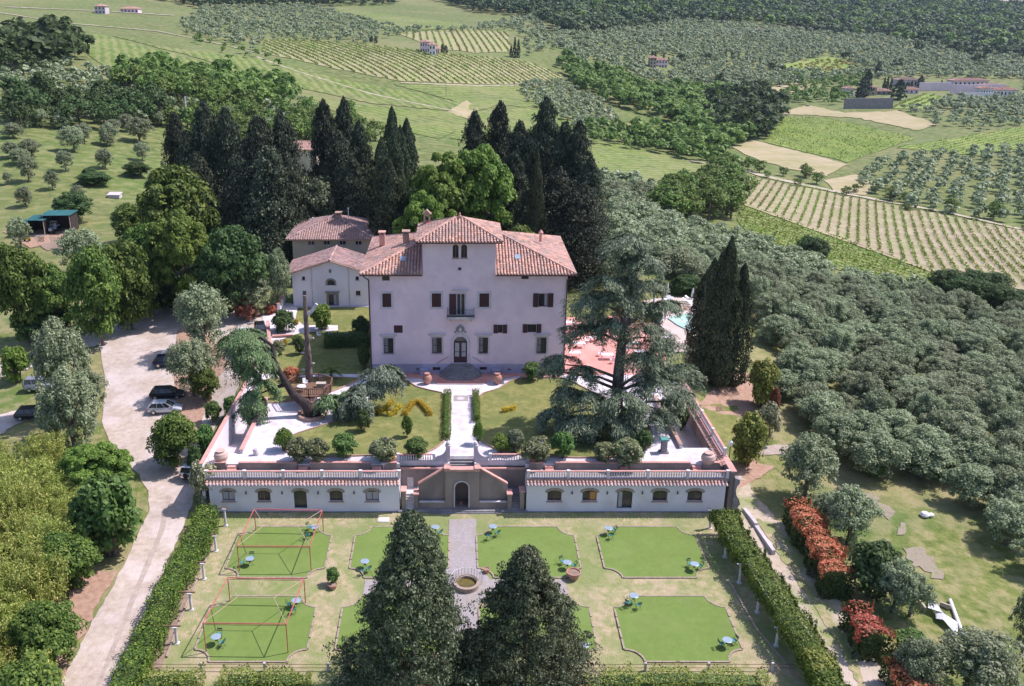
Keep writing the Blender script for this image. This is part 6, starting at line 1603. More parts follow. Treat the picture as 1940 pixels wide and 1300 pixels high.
hedge(base_of([(1625, 1142), (1662, 1205)], 2.6), 2.3, 2.6, 'l_red', 'shorter red topped hedge right of the track, below the dark bush', lsz=.24, name='photinia_hedge', px=False, side='l_dark', wob=.2)
hedge(base_of([(1703, 1240), (1742, 1305)], 2.6), 2.4, 2.6, 'l_red', 'red topped hedge at the bottom right end of the track', lsz=.24, name='photinia_hedge', px=False, side='l_dark', wob=.2)
def shrub(kind, u, vb, vt, wpx, label, z=None, group=None):
    return tree(SH[kind], u, vb, vt, wpx, label, group, z=z)
TZ_ = ZT + .03
for a in [('hedgeball', 538, 848, 812, 36, 'round clipped shrub on the left corner of the terrace lawn'), ('fleck', 566, 869, 829, 40, 'pale flecked shrub beside the left lamp post'), ('fleck', 600, 869, 831, 40, 'pale flecked shrub, second from the left lamp post'),
          ('green', 652, 862, 822, 42, 'round green shrub at the middle of the left lawn edge'), ('fleck', 727, 868, 832, 48, 'wide flecked shrub behind the lamp post left of the gate'), ('green', 789, 862, 830, 40, 'round green shrub nearest the left gate pillar'),
          ('bright', 950, 853, 824, 34, 'bright green shrub nearest the right gate pillar'), ('olivebush', 976, 852, 812, 34, 'loose silvery shrub right of the bright green one'), ('fleck', 1017, 870, 830, 50, 'wide flecked shrub behind the lamp post right of the gate'),
          ('green', 1066, 862, 818, 40, 'dark rounded shrub at the middle of the right lawn edge'), ('fleck', 1144, 868, 838, 36, 'small flecked shrub under the big cedar'), ('fleck', 1187, 873, 832, 50, 'wide flecked shrub beside the right lamp post'),
          ('dark', 1219, 848, 816, 30, 'dark round shrub at the right corner of the lawn'), ('hedgeball', 905, 836, 797, 20, 'cone shaped box shrub at the right front of the garden path'), ('green', 1007, 716, 686, 30, 'leafy shrub against the villa wall near the cedar'),
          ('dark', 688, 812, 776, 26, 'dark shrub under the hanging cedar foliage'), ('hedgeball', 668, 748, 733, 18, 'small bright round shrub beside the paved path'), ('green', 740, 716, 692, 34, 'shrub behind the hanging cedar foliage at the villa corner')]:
    shrub(a[0], a[1], a[2] + 5, a[3], a[4] * 1.18, a[5], z=TZ_)
for a in [('fleck', 529, 673, 645, 27, 'round shrub on the small lawn, left of the bare trunk'), ('dark', 569, 672, 638, 24, 'dark ball shrub just left of the bare trunk'), ('green', 561, 652, 634, 19, 'round green shrub by the curved path left of the bare trunk'),
          ('gold', 541, 656, 643, 10, 'tiny yellow bush by the steps left of the bare trunk'), ('gold', 562, 617, 604, 11, 'tiny yellow bush on the path near the chapel'), ('red', 553, 728, 694, 36, 'round bright red shrub beside the tree platform'),
          ('dark', 538, 630, 588, 48, 'large dark square-cut bush left of the curved path'), ('bright', 608, 626, 575, 44, 'bright green spreading bush in front of the chapel door'), ('redmix', 467, 606, 566, 50, 'red tipped bush behind the white van'),
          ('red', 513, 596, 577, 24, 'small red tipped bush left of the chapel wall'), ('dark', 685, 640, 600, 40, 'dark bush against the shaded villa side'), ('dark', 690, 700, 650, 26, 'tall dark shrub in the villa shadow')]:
    shrub(*a)
for a in [('green', 392, 868, 805, 44, 'ivy-like bush climbing the outside of the left terrace wall'), ('green', 405, 800, 760, 34, 'green bush outside the left terrace wall near the drive'), ('dark', 372, 905, 845, 34, 'leafy bush beside the parked white car'),
          ('cream', 390, 960, 872, 62, 'cream flowering climber at the left corner of the garden building'), ('fleck', 403, 930, 885, 40, 'variegated climber spilling over the left building corner'), ('green', 440, 790, 750, 34, 'shrub in the gap under the left cedar foliage'),
          ('yellow', 1440, 772, 682, 62, 'tall yellow-green bush beside the dark cypresses'), ('cream', 1450, 838, 762, 48, 'white flowering bush between two yellow-green bushes'), ('yellow', 1414, 884, 784, 68, 'broad yellow-green bush right of the terrace wall'),
          ('redmix', 1466, 780, 735, 20, 'thin red tipped bush behind the yellow-green bush'), ('yellow', 1545, 1300, 1240, 84, 'round yellow-green bush at the end of the right hedge'), ('green', 1655, 905, 875, 40, 'small bush on the meadow edge of the olive grove'),
          ('green', 1720, 1245, 1195, 66, 'green bush between red hedge and white sheet'), ('dark', 1650, 1130, 1030, 104, 'dark green spreading bush at the end of the long red hedge'), ('redmix', 1590, 960, 925, 34, 'red tipped bush behind the top of the long red hedge'),
          ('bright', 1478, 628, 585, 50, 'bright yellow-green bush standing out of the olive grove'), ('bright', 36, 722, 655, 64, 'bright leafy bush at the left edge of the picture')]:
    shrub(*a)
shrub('green', 631, 1108, 1075, 26, 'leafy plant growing in the clay pot on the grass')
for u, lab in ((743, 'left'), (1011, 'right')): shrub('gold', u, 870, 862, 13, 'yellow flowers in the clay bowl by the %s short balustrade' % lab, z=ZT + .45)
tree(BR, 771, 828, 786, 22, 'thin young tree on the left terrace lawn', z=TZ_)
shrub('dark', 1290, 815, 770, 30, 'shrub growing in the sunken stair at right', z=2.2)
# small palm
x, y, z = G(628, 722); pr = empty('palm', (x, y, z), 'small palm with arching fronds behind the tree platform', 'palm')
m = MB(); m.tube((x, y, z), (x, y, z + 1.4), .22, .16, 8); m.build('trunk', 'bark', pr)
Q = []
for k in range(16):
    a = k * 2.4; L_ = random.uniform(1.3, 2.0); rise = random.uniform(.1, .9)
    for j in range(46):
        t = (j + 1) / 46; r_ = L_ * t; zz = z + 1.4 + rise * 1.6 * t - 1.3 * t * t * (1.1 - rise * .5); sd = (1 if j % 2 else -1)
        c = np.array([[x + cos(a) * r_ - sd * sin(a) * .16 * (1 - t * .5), y + sin(a) * r_ + sd * cos(a) * .16 * (1 - t * .5), zz]])
        Q.append(leaves(c, np.array([[0, 0, 1.]]) + unit(1) * .4, .42, 5))
q = np.concatenate(Q).reshape(-1, 3); npobj('fronds', npmesh('fronds', q, np.arange(len(q)).reshape(-1, 4), ['l_bright']), pr).matrix_parent_inverse = Matrix.Translation(-Vector((x, y, z)))

# ---- cedars: drooping needle plates on limbs
def plate(u, v, wpx, hpx, Y, n=1500, droop=.35, lsz=.34, rs=R):
    c = Vector(WY(u, v, Y)); zc = Y * cos(PITCH) + (CAM_Z - c.z) * sin(PITCH); rx = wpx * .5 * zc / FPX; th = hpx * zc / FPX
    ry = rx * .75
    k = 9; Q = []
    nb = max(9, int(rx * 5))
    ba = rs.uniform(0, 2 * pi, nb); bl_ = rs.uniform(.6, 1.05, nb)
    i = rs.randint(0, nb, n); s_ = rs.uniform(0, 1, n) ** .6
    sd = rs.normal(0, .085, n) * (.4 + s_)
    rr = s_ * bl_[i]
    X = (np.cos(ba[i]) * rr - np.sin(ba[i]) * sd) * rx; Y_ = (np.sin(ba[i]) * rr + np.cos(ba[i]) * sd) * ry
    hang = rs.uniform(0, 1, n) ** 2.4 * th * (.08 + .55 * s_)
    Z = th * .35 - th * droop * s_ ** 2 - hang + rs.normal(0, .08, n) + .25 * np.sin(ba[i] * 3) 
    P_ = np.stack([c.x + X, c.y + Y_, c.z + Z], 1)
    Nn = np.stack([np.cos(ba[i]) * .6, np.sin(ba[i]) * .6, np.full(n, .8)], 1) + unit(n, rs) * .6
    up = np.stack([np.cos(ba[i]), np.sin(ba[i]), -.25 - 1.1 * s_], 1) + unit(n, rs) * .35
    return leaves(P_, Nn, lsz * 1.25, 3.2, rs, up=np.cross(Nn, up)), c
def quadobj(name, Q, leaf, parent):
    q = np.concatenate(Q).reshape(-1, 3); o = npobj(name, npmesh(name, q, np.arange(len(q)).reshape(-1, 4), [leaf]), parent)
    o.matrix_parent_inverse = Matrix.Translation(-Vector(parent.location)); return o
cb = W(1166, 800, ZT); cedar = empty('cedar_tree', cb, 'huge blue-green cedar with drooping tiers on the right of the terrace', 'cedar')
YC = cb[1]; Q = []; m = MB()
ztop = WY(1190, 450, YC)[2]; H_ = ztop - ZT
m.path([cb, (cb[0], cb[1], cb[2] + H_ * .3), (cb[0] + .3, cb[1], cb[2] + H_ * .6), (cb[0] + 1.6, cb[1], cb[2] + H_ * .97)], [.8, .62, .42, .1], 12)
PL = [(1192, 462, 112, 40, 0), (1160, 475, 60, 34, 1), (1222, 500, 92, 44, -1), (1178, 505, 70, 50, 1), (1190, 545, 96, 50, 0), (1140, 540, 112, 48, -1.5), (1232, 545, 84, 34, 2), (1112, 578, 104, 46, -1.5), (1168, 572, 116, 50, -2), (1205, 590, 96, 40, 2), (1262, 582, 84, 26, 1.5),
      (1130, 612, 92, 40, 2), (1112, 635, 116, 46, -2.5), (1165, 622, 84, 40, -3), (1225, 640, 130, 70, -2), (1252, 668, 120, 64, -1), (1215, 690, 110, 56, -4), (1282, 712, 112, 56, 0), (1060, 690, 84, 40, -1), (1035, 700, 44, 28, 1), (1098, 716, 100, 58, -3), (1072, 752, 90, 56, -3.5),
      (1110, 765, 110, 60, -5), (1245, 735, 130, 60, -4), (1290, 760, 80, 46, -2), (1180, 760, 110, 56, -6), (1048, 790, 90, 48, -3), (1095, 806, 110, 50, -5.5), (1150, 806, 120, 50, -7), (1210, 790, 120, 56, -6), (1256, 790, 80, 44, -4), (1190, 826, 90, 34, -7), (1128, 840, 60, 24, -6.5), (1240, 700, 80, 50, 2)]
for (u, v, w_, h_, dy) in PL:
    q, c = plate(u, v, w_ * 1.06, h_, YC + dy * .8, int(30 * w_ + 900), lsz=.27); Q.append(q)
    t0_ = max(ZT + 1.5, c.z - 1.2 - .12 * abs(c.x - cb[0])); fx = (t0_ - ZT) / H_
    bs = Vector((cb[0] + max(0, fx - .3) * 2.2, cb[1], t0_))
    m.path([bs, bs.lerp(c, .5) + Vector((0, 0, .5)), c], [.2, .14, .05], 6)
m.build('trunk', 'bark', cedar); quadobj('crown', Q, 'l_cedar', cedar)
# the old leaning cedar carrying a wooden platform
ob = W(592, 788, ZT); oc = empty('leaning_cedar', ob, 'old leaning cedar with hanging foliage on both sides of the wooden platform', 'cedar')
YO = ob[1]
def wp(u, v, dy=0): return WY(u, v, YO + dy)
m = MB(); m.path([ob, wp(578, 765), wp(556, 748), wp(543, 728), wp(528, 702), wp(519, 680, .5), wp(516, 655, 1), wp(495, 640, 1.5), wp(470, 645, 2)], [.75, .6, .48, .4, .32, .24, .2, .15, .08], 12)
m.path([wp(543, 728), wp(520, 735), wp(495, 745)], [.3, .16, .08], 7); m.path([wp(519, 700), wp(524, 718, -.5)], [.25, .2], 7)
m.path([ob, wp(620, 768), wp(655, 765), wp(690, 752), wp(715, 735)], [.6, .3, .24, .18, .1], 8); m.path([wp(620, 768), wp(640, 780, -1), wp(672, 785, -1)], [.25, .15, .08], 7)
m.path([wp(688, 790, -1), wp(690, 815, -1)], [.12, .12], 6)
m.build('trunk', 'shadebark', oc)  # the trunk's shadow is painted in by this darker bark
QA = []; QB = []
for (u, v, w_, h_, dy) in [(462, 645, 96, 50, 2), (440, 662, 64, 60, 1), (478, 672, 90, 54, 1), (505, 690, 52, 46, 0), (448, 700, 56, 60, 1), (470, 712, 50, 30, 0), (500, 738, 60, 40, -1), (480, 765, 70, 50, -1), (462, 785, 40, 34, -1), (628, 764, 66, 30, -1), (652, 756, 48, 28, -.5)]:
    QA.append(plate(u, v, w_ * 1.18, h_ * 1.15, YO + dy, int(w_ * 46 + 900), lsz=.28)[0])
for (u, v, w_, h_, dy) in [(672, 765, 62, 48, -1.5), (690, 745, 60, 36, 0), (655, 780, 44, 34, -1), (722, 712, 76, 44, 2), (745, 722, 44, 46, 1.5), (712, 735, 60, 34, 1)]:
    QB.append(plate(u, v, w_ * 1.2, h_ * 1.1, YO + dy, int(w_ * 50 + 800), lsz=.28)[0])
quadobj('crown', QA, 'l_cedargreen', oc); quadobj('crown', QB, 'l_cedarpale', oc)
m = MB(); m.lathe([(1.75, -.02), (1.75, .4), (1.5, .42), (1.5, .1)], ob, 26); thing_mb('brick_ring', m, 'brick', 'low brick ring around the foot of the leaning cedar', 'planter')
# bare trunk
bb = W(588, 748, ZT); bt_ = empty('bare_trunk', bb, 'tall bare cut trunk of a dead tree rising through the platform', 'dead tree')
yb_ = bb[1]; m = MB(); kk = 26; tp_ = [Vector(bb).lerp(Vector(WY(577, 560, yb_)), k / kk) + Vector((random.uniform(-.04, .04), 0, 0)) for k in range(kk + 1)]
m.path(tp_, [(.50 - .27 * k / kk) * random.uniform(.9, 1.1) for k in range(kk + 1)], 11); m.build('trunk', 'bark', bt_)
m = MB(); m.path([WY(583, 596, yb_), WY(592, 588, yb_), WY(600, 576, yb_)], [.25, .22, .2], 8)
for (u, v) in ((591, 640), (576, 668), (592, 688), (577, 700), (578, 716), (592, 712), (576, 630)): q = WY(u, v, yb_); m.tube((q[0] * .96 + bb[0] * .04, yb_ - .1, q[2]), (q[0] + (.25 if u > 584 else -.25), yb_ - .3, q[2] + .1), .13, .1, 7)
m.build('cut_limb', 'stone', bt_)
# platform
pc = Vector(WY(588, 738, YO + 1.5)); pf = empty('tree_platform', tuple(pc), 'brown wooden viewing platform with railings built around the bare trunk', 'platform')
ring = [Vector(WY(u, v, YO + 1.5)) for u, v in ((543, 730), (566, 713), (578, 710), (604, 708), (630, 715), (628, 734), (618, 741), (585, 752), (552, 748))]
pz_ = pc.z - .9; rp = []
for (u, v) in ((543, 722), (563, 711), (580, 709.5), (603, 708), (629, 716), (626, 728), (612, 736), (584, 737), (553, 735)): rp.append(Vector(W(u, v, pz_ + 1.0)))
m = MB(); m.prism([(p.x, p.y) for p in rp], pz_ - .12, pz_); m.build('deck', 'wood', pf)
m = MB()
for p in rp[::2]: m.tube((p.x * .6 + pc.x * .4, p.y * .6 + rp[4].y * .1 + rp[0].y * .3, pz_ - .1), (ob[0], ob[1], ZT + 1.6), .07, n=6)
m.build('brace', 'wood', pf)
for i in range(len(rp)):
    a = rp[i]; b = rp[(i + 1) % len(rp)]; m = MB(); m.tube((a.x, a.y, pz_), (a.x, a.y, pz_ + 1.0), .08, n=6); m.tube((a.x, a.y, pz_ + 1.0), (b.x, b.y, pz_ + 1.0), .08, n=6); m.tube((a.x, a.y, pz_ + .25), (b.x, b.y, pz_ + .25), .03, n=5)
    nn = max(2, int((b - a).length / .22))
    for k in range(1, nn): p = a.lerp(b, k / nn); m.tube((p.x, p.y, pz_ + .25), (p.x, p.y, pz_ + 1.0), .035, n=4)
    m.build('railing', 'wood', pf)
m = MB(); m.box(rp[4].x - 1.9, rp[4].x - .7, rp[4].y - .9, rp[4].y - .2, pz_ + .5, pz_ + .58); m.box(rp[4].x - 1.8, rp[4].x - .8, rp[4].y - .6, rp[4].y - .5, pz_, pz_ + .499); thing_mb('wooden_bench', m, 'paleply', 'pale wooden bench on the right of the tree platform', 'bench')
q = W(571, 731, pz_ + .75); m = MB(); m.lathe([(.03, 0), (.03, .7), (.5, .7), (.55, .62), (.57, .62), (.53, .75), (.02, .77)], (q[0], q[1], pz_), 14); thing_mb('draped_table', m, 'cloth', 'small table under a white cloth on the tree platform', 'table')
def plastic_chair(x, y, z, rz, label, name='plastic_chair', grp='white plastic garden chairs'):
    m = MB(); m.box(-.25, .25, -.25, .25, .42, .46); 
    for sx in (-1, 1):
        m.tube((sx * .23, -.22, 0), (sx * .22, -.2, .66), .03, n=6); m.tube((sx * .24, .25, 0), (sx * .22, .22, .66), .03, n=6); m.box(sx * .24 - .03, sx * .24 + .03, -.24, .24, .64, .68)
    m.add([(-.22, .22, .46), (.22, .22, .46), (.2, .33, .92), (-.2, .33, .92), (-.22, .26, .46), (.22, .26, .46), (.2, .37, .92), (-.2, .37, .92)], [(0, 1, 2, 3), (7, 6, 5, 4), (3, 2, 6, 7), (0, 3, 7, 4), (2, 1, 5, 6)])
    o = m.build(name, 'plastic'); o.location = (x, y, z); o.rotation_euler.z = rz; return tag(o, label, 'chair', grp)
q = W(578, 733, pz_); plastic_chair(q[0], q[1] + .3, pz_, .6, 'white chair with cushion on the tree platform')
for u, v, rz, lab in ((605, 640, 1.2, 'white plastic chair at the left of the dark hedge'), (625, 640, .1, 'white plastic chair in the villa shadow by the dark hedge')): q = G(u, v); plastic_chair(q[0], q[1], q[2], rz, lab)

# ------------------------------------------------------------------ trees around the house
FC = [treeproto('garden_cypress', leafmesh('crown', [cone_clumps(700 + i, 1100, 80, .0165, power=.76, rmin=.018, rmax=.066)], 'l_frontcon'), thin_trunk(), 'cypress', 'cypress') for i in range(2)]
def standing(protos, u, vt, Y, wm, label, k=0, group=None, rot=None):
    x = WY(u, vt, Y)[0]; z = zat(x, Y); zt_ = WY(u, vt, Y)[2]; return put(protos[k % len(protos)], (x, Y, z), wm, zt_ - z, rot, label, group)
standing(FC, 778, 966, 58.2, 12.0, 'largest bushy cypress rising from the bottom of the picture over the garden', 0, rot=.4)
standing(FC, 1000, 1033, 57.5, 11.2, 'second bushy cypress at the bottom centre, right of the largest', 1, rot=2.2)
bam = []
def bamboo_q(seed, ns=95, per=150):
    rs = np.random.RandomState(seed); Q = []; t = MB()
    for k in range(ns):
        a = rs.uniform(0, 6.28); r0 = rs.uniform(0, .34) ; a2 = a + rs.normal(0, .5); ln = rs.uniform(.05, .22); H = rs.uniform(.62, 1.0) * (1 - r0 * .35)
        s_ = rs.uniform(.22, 1, per); bx = np.cos(a) * r0 + np.cos(a2) * ln * s_ ** 2.2; by = np.sin(a) * r0 + np.sin(a2) * ln * s_ ** 2.2; bz = H * (s_ - .10 * s_ ** 5)
        sp = .045 * (1.25 - s_)[:, None] + .012
        C = np.stack([bx, by, bz], 1) + rs.normal(0, 1, (per, 3)) * sp * np.array([1, 1, .6])
        dn = np.tile(np.array([[0, 0, -1.]]), (per, 1)) + unit(per, rs) * .8
        Nn = unit(per, rs) + np.array([0, 0, .35]); Q.append(leaves(C, Nn, .042, 2.6, rs, up=np.cross(Nn, dn)))
        if k % 6 == 0: t.tube((np.cos(a) * r0, np.sin(a) * r0, -.03), (np.cos(a) * r0 + np.cos(a2) * ln * .4, np.sin(a) * r0 + np.sin(a2) * ln * .4, H * .7), .006, .003, 5)
    return Q, t
for i in range(3):
    q, t = bamboo_q(800 + i)
    bam.append(treeproto('bamboo_clump', leafmesh('crown', q, 'l_bamboo'), t, 'bamboo', 'bamboo'))
pts = scatter([(-60, 915), (60, 898), (165, 915), (185, 985), (235, 1045), (220, 1085), (190, 1140), (150, 1215), (105, 1310), (95, 1420), (-60, 1420)], 4.2, .35)
for i, (x, y, z) in enumerate(pts):
    h = random.uniform(5.2, 7.6)
    if i % 7 == 3: put(random.choice([BR[i % 5], BRT[i % 2], SH['green']]), (x, y, z), random.uniform(5, 6.5), h * .95, None, 'leafy tree growing up through the bamboo thicket', 'trees in the bamboo thicket')
    else: put(bam[i % 3], (x, y, z), random.uniform(5, 6.5), h, None, 'feathery yellow-green bamboo in the thicket left of the drive', 'bamboo thicket left of the drive')
put(BR[1], G(60, 1420), 7, 8, None, 'dark leafy tree in the bottom left corner', None)
L2 = []
for a in [(BRT, 198, 955, 838, 118, 'yellow-green leafy tree beside the narrow part of the drive'), ([SH['green']], 215, 1050, 900, 134, 'round glossy tree leaning over the drive edge'), (OL, 130, 790, 604, 112, 'tall olive tree left of the wide part of the drive'), (OL, 146, 860, 698, 128, 'broad olive tree at the left edge of the drive, above the bamboo'),
          (OL, 112, 835, 750, 84, 'olive tree partly hiding the black car at left'), (OL, 172, 792, 694, 74, 'olive tree on the drive edge between two others'), (OL, 388, 668, 538, 108, 'tall olive tree at the top of the parking area'), (OL, 368, 752, 640, 96, 'olive tree over the noses of the parked cars'), (BR, 390, 760, 690, 60, 'small green tree behind the parked cars'),
          (BR, 335, 885, 782, 92, 'broad green tree at the bottom of the parking area'), (OL, 480, 600, 512, 92, 'silvery tree left of the chapel wall'), (DK, 450, 600, 425, 130, 'dense dark tree left of the chapel'), (BR, 345, 520, 312, 150, 'large bright green tree below the left dark conifers'), (BRT, 352, 600, 395, 120, 'large bright tree above the top end of the drive'),
          (BR, 55, 650, 452, 118, 'leafy tree at the left edge above the upper road'), (BR, 110, 640, 500, 96, 'leafy tree second from the left edge above the upper road'), (BR, 195, 655, 465, 112, 'bright tree above the middle of the upper road'), (BR, 250, 625, 450, 110, 'leafy tree above the upper road, left of the large bright tree'), (BR, 290, 600, 420, 110, 'tree in the row above the right part of the upper road'),
          (DK, 225, 600, 560, 80, 'dark undergrowth along the upper road'), (DK, 90, 640, 585, 120, 'dark undergrowth at the left of the upper road'), (DK, 330, 585, 530, 120, 'dark undergrowth under the large bright tree'), (DK, 410, 590, 520, 90, 'dark undergrowth behind the tall olive'),
          (OL, 160, 520, 432, 96, 'greyish tree below the tractor shed'), (OL, 40, 470, 410, 50, 'olive tree at the left end of the tractor shed'), (DK, 145, 420, 362, 74, 'round dark tree above the tractor shed'), (BR, 255, 470, 385, 90, 'tree right of the meadow below the brush pile'), (OL, 530, 590, 470, 60, 'thin grey tree against the ochre house'),
          (OL, 1522, 945, 822, 112, 'round olive tree standing alone right of the terrace'), (OL, 1605, 1030, 925, 112, 'olive tree behind the long red hedge'), (OL, 1560, 990, 935, 70, 'smaller olive behind the top of the long red hedge'), (OL, 1690, 1160, 1060, 90, 'olive right of the dark bush on the lower meadow'), (OL, 1722, 1168, 1088, 78, 'olive tree just above the white sheet'),
          (OL, 1738, 1318, 1212, 100, 'olive tree left of the white sheet at the bottom right'), (OL, 1850, 1330, 1205, 170, 'broad olive tree in the bottom right corner'), (OL, 1935, 1240, 1110, 60, 'olive tree at the right edge of the lower meadow'),
          (OL, 1180, 560, 470, 90, 'olive tree behind the cedar top'), (OL, 1280, 545, 470, 100, 'dense olive tree behind the pool'), (BR, 1100, 520, 480, 110, 'bright bushes at the right rear corner of the villa'), (DK, 1300, 560, 520, 60, 'dark bush behind the pool hedge')]:
    tree(*a[:5], a[5])
def gput(protos, items, lab, grp):
    for i, (u, vt, Y, wm) in enumerate(items): standing(protos, u, vt, Y, wm * (1.2 if protos is CN else 1), lab, i, grp)
gput(CN, [(330, 215, 190, 8), (352, 250, 186, 7), (385, 195, 188, 10), (412, 222, 192, 9), (425, 205, 186, 9), (450, 300, 178, 9), (370, 290, 180, 9)], 'dark conifer in the left group behind the bright trees', 'dark conifers left of the chapel')
gput(CN, [(488, 222, 172, 13), (532, 216, 174, 10), (510, 280, 166, 12), (545, 300, 168, 8)], 'tall brownish conifer above the chapel roofs', 'brownish conifers above the chapel')
gput(CN, [(612, 192, 180, 8.5), (650, 188, 184, 8), (640, 250, 174, 9), (680, 232, 178, 8), (668, 300, 170, 8)], 'dark conifer in the pair of spires behind the ochre house', 'dark conifers behind the ochre house')
gput(CY, [(742, 203, 168, 5.2), (722, 260, 162, 5.5), (758, 238, 172, 5), (735, 300, 158, 7), (770, 225, 178, 6)], 'slender black cypress left of the bright chestnut', 'cypresses behind the left of the villa')
gput(CN, [(900, 212, 198, 9), (948, 195, 200, 9.5), (985, 232, 186, 9), (1035, 188, 182, 11), (1072, 232, 176, 9), (1098, 232, 174, 9), (1120, 300, 164, 8), (1060, 320, 160, 11), (975, 290, 172, 9), (1105, 350, 156, 11), (1010, 350, 160, 9)], 'tall dark conifer in the group behind the right of the villa', 'dark conifers behind the right of the villa')
standing(CY, 1019, 285, 156, 3.2, 'single slim cypress lit in front of the dark conifers behind the villa', 1)
standing(BRT, 838, 285, 158, 13.5, 'largest bright green broadleaf tree directly behind the villa tower', 0, rot=1)
standing(BRT, 905, 268, 161, 14, 'bright green broadleaf tree behind the right of the villa tower', 1, rot=2)
standing(BRT, 800, 360, 150, 9, 'lower bright green tree at the left of the tower roof', 1, rot=4)
standing(BR, 985, 425, 142, 8, 'low bright bush showing above the right villa roof', 2)
standing(BR, 640, 330, 180, 10, 'pale brown-green tree between the dark conifers', 1); standing(OL, 600, 330, 172, 10, 'grey-green tree behind the ochre house roof', 2)
for (u, vt, Y, wm, k) in [(1388, 448, 112.5, 3.6, 0), (1355, 490, 113.5, 4.2, 1), (1412, 500, 114, 3.8, 2), (1336, 520, 115, 3.4, 0), (1372, 475, 116, 4.0, 2)]:
    standing(CY, u, vt, Y, wm, 'black cypress in the tight clump right of the pool', k, 'cypress clump right of the pool')
# left meadow olives
for (u, vb, vt, wd) in [(60, 300, 262, 46), (38, 312, 280, 40), (140, 288, 238, 50), (160, 270, 232, 42), (208, 275, 232, 44), (265, 270, 222, 56), (205, 278, 252, 30), (55, 345, 292, 40), (125, 325, 284, 34), (22, 300, 268, 36), (200, 320, 280, 36), (270, 305, 268, 34), (50, 392, 352, 36), (100, 360, 322, 30), (120, 245, 210, 40), (75, 240, 205, 44), (25, 262, 232, 40), (240, 250, 215, 34), (15, 350, 325, 20), (150, 385, 350, 30), (215, 255, 225, 36), (300, 240, 210, 34), (340, 235, 205, 36), (390, 225, 198, 34), (430, 232, 200, 36)]:
    tree(OL, u, vb, vt, wd, 'olive tree on the sloping meadow at upper left', 'olives on the left meadow')
for (u, vb, vt, wd) in [(180, 350, 325, 64), (260, 335, 305, 50), (170, 340, 318, 30)]: tree(DK, u, vb, vt, wd, 'dark bushy clump on the left meadow among the olives', 'dark clumps on the left meadow')
# the dense grove on the right
grove = [(1155, 440), (1200, 408), (1260, 418), (1330, 452), (1400, 464), (1500, 504), (1640, 548), (1800, 594), (1990, 642), (1990, 1150), (1930, 1130), (1870, 1040), (1800, 985), (1740, 955), (1670, 915), (1590, 880), (1530, 850), (1470, 780), (1468, 700), (1455, 620), (1360, 560), (1260, 520), (1150, 505)]
gp = scatter(grove, 5.0, .36)
gp.sort(key=lambda p: p[1])
NG = 296 - sum(1 for o in COL.objects if o.parent is None and o.name.startswith('olive_tree'))
print('NG', NG)
for i, (x, y, z) in enumerate(gp[:NG]):
    w_ = random.uniform(4.8, 7.2); put(OL[i % 5], (x, y, z), w_, random.uniform(4.0, 6.2), None, 'silver-green olive tree in the dense grove filling the right side', 'dense olive grove at right')
for i, (x, y, z) in enumerate(gp[NG:]):
    w_ = random.uniform(4.8, 7.0); rest.setdefault('olive', []).append((x, y, z, w_, w_ * random.uniform(.7, 1)))
for k_, it in rest.items(): merged(STUFF[k_][0], k_, it, STUFF[k_][1], STUFF[k_][2])
for (u, v) in [(1790, 560), (1820, 575), (1850, 582), (1880, 590), (1905, 600), (1935, 605), (1840, 560), (1875, 565), (1530, 492), (1545, 498)]:
    x, y, z = G(u, v); put(DK[0], (x, y, z), 7, 6, None, 'dark bush between the olive grove and the striped vineyard', 'dark bushes below the striped vineyard')
print('grove', len(gp))

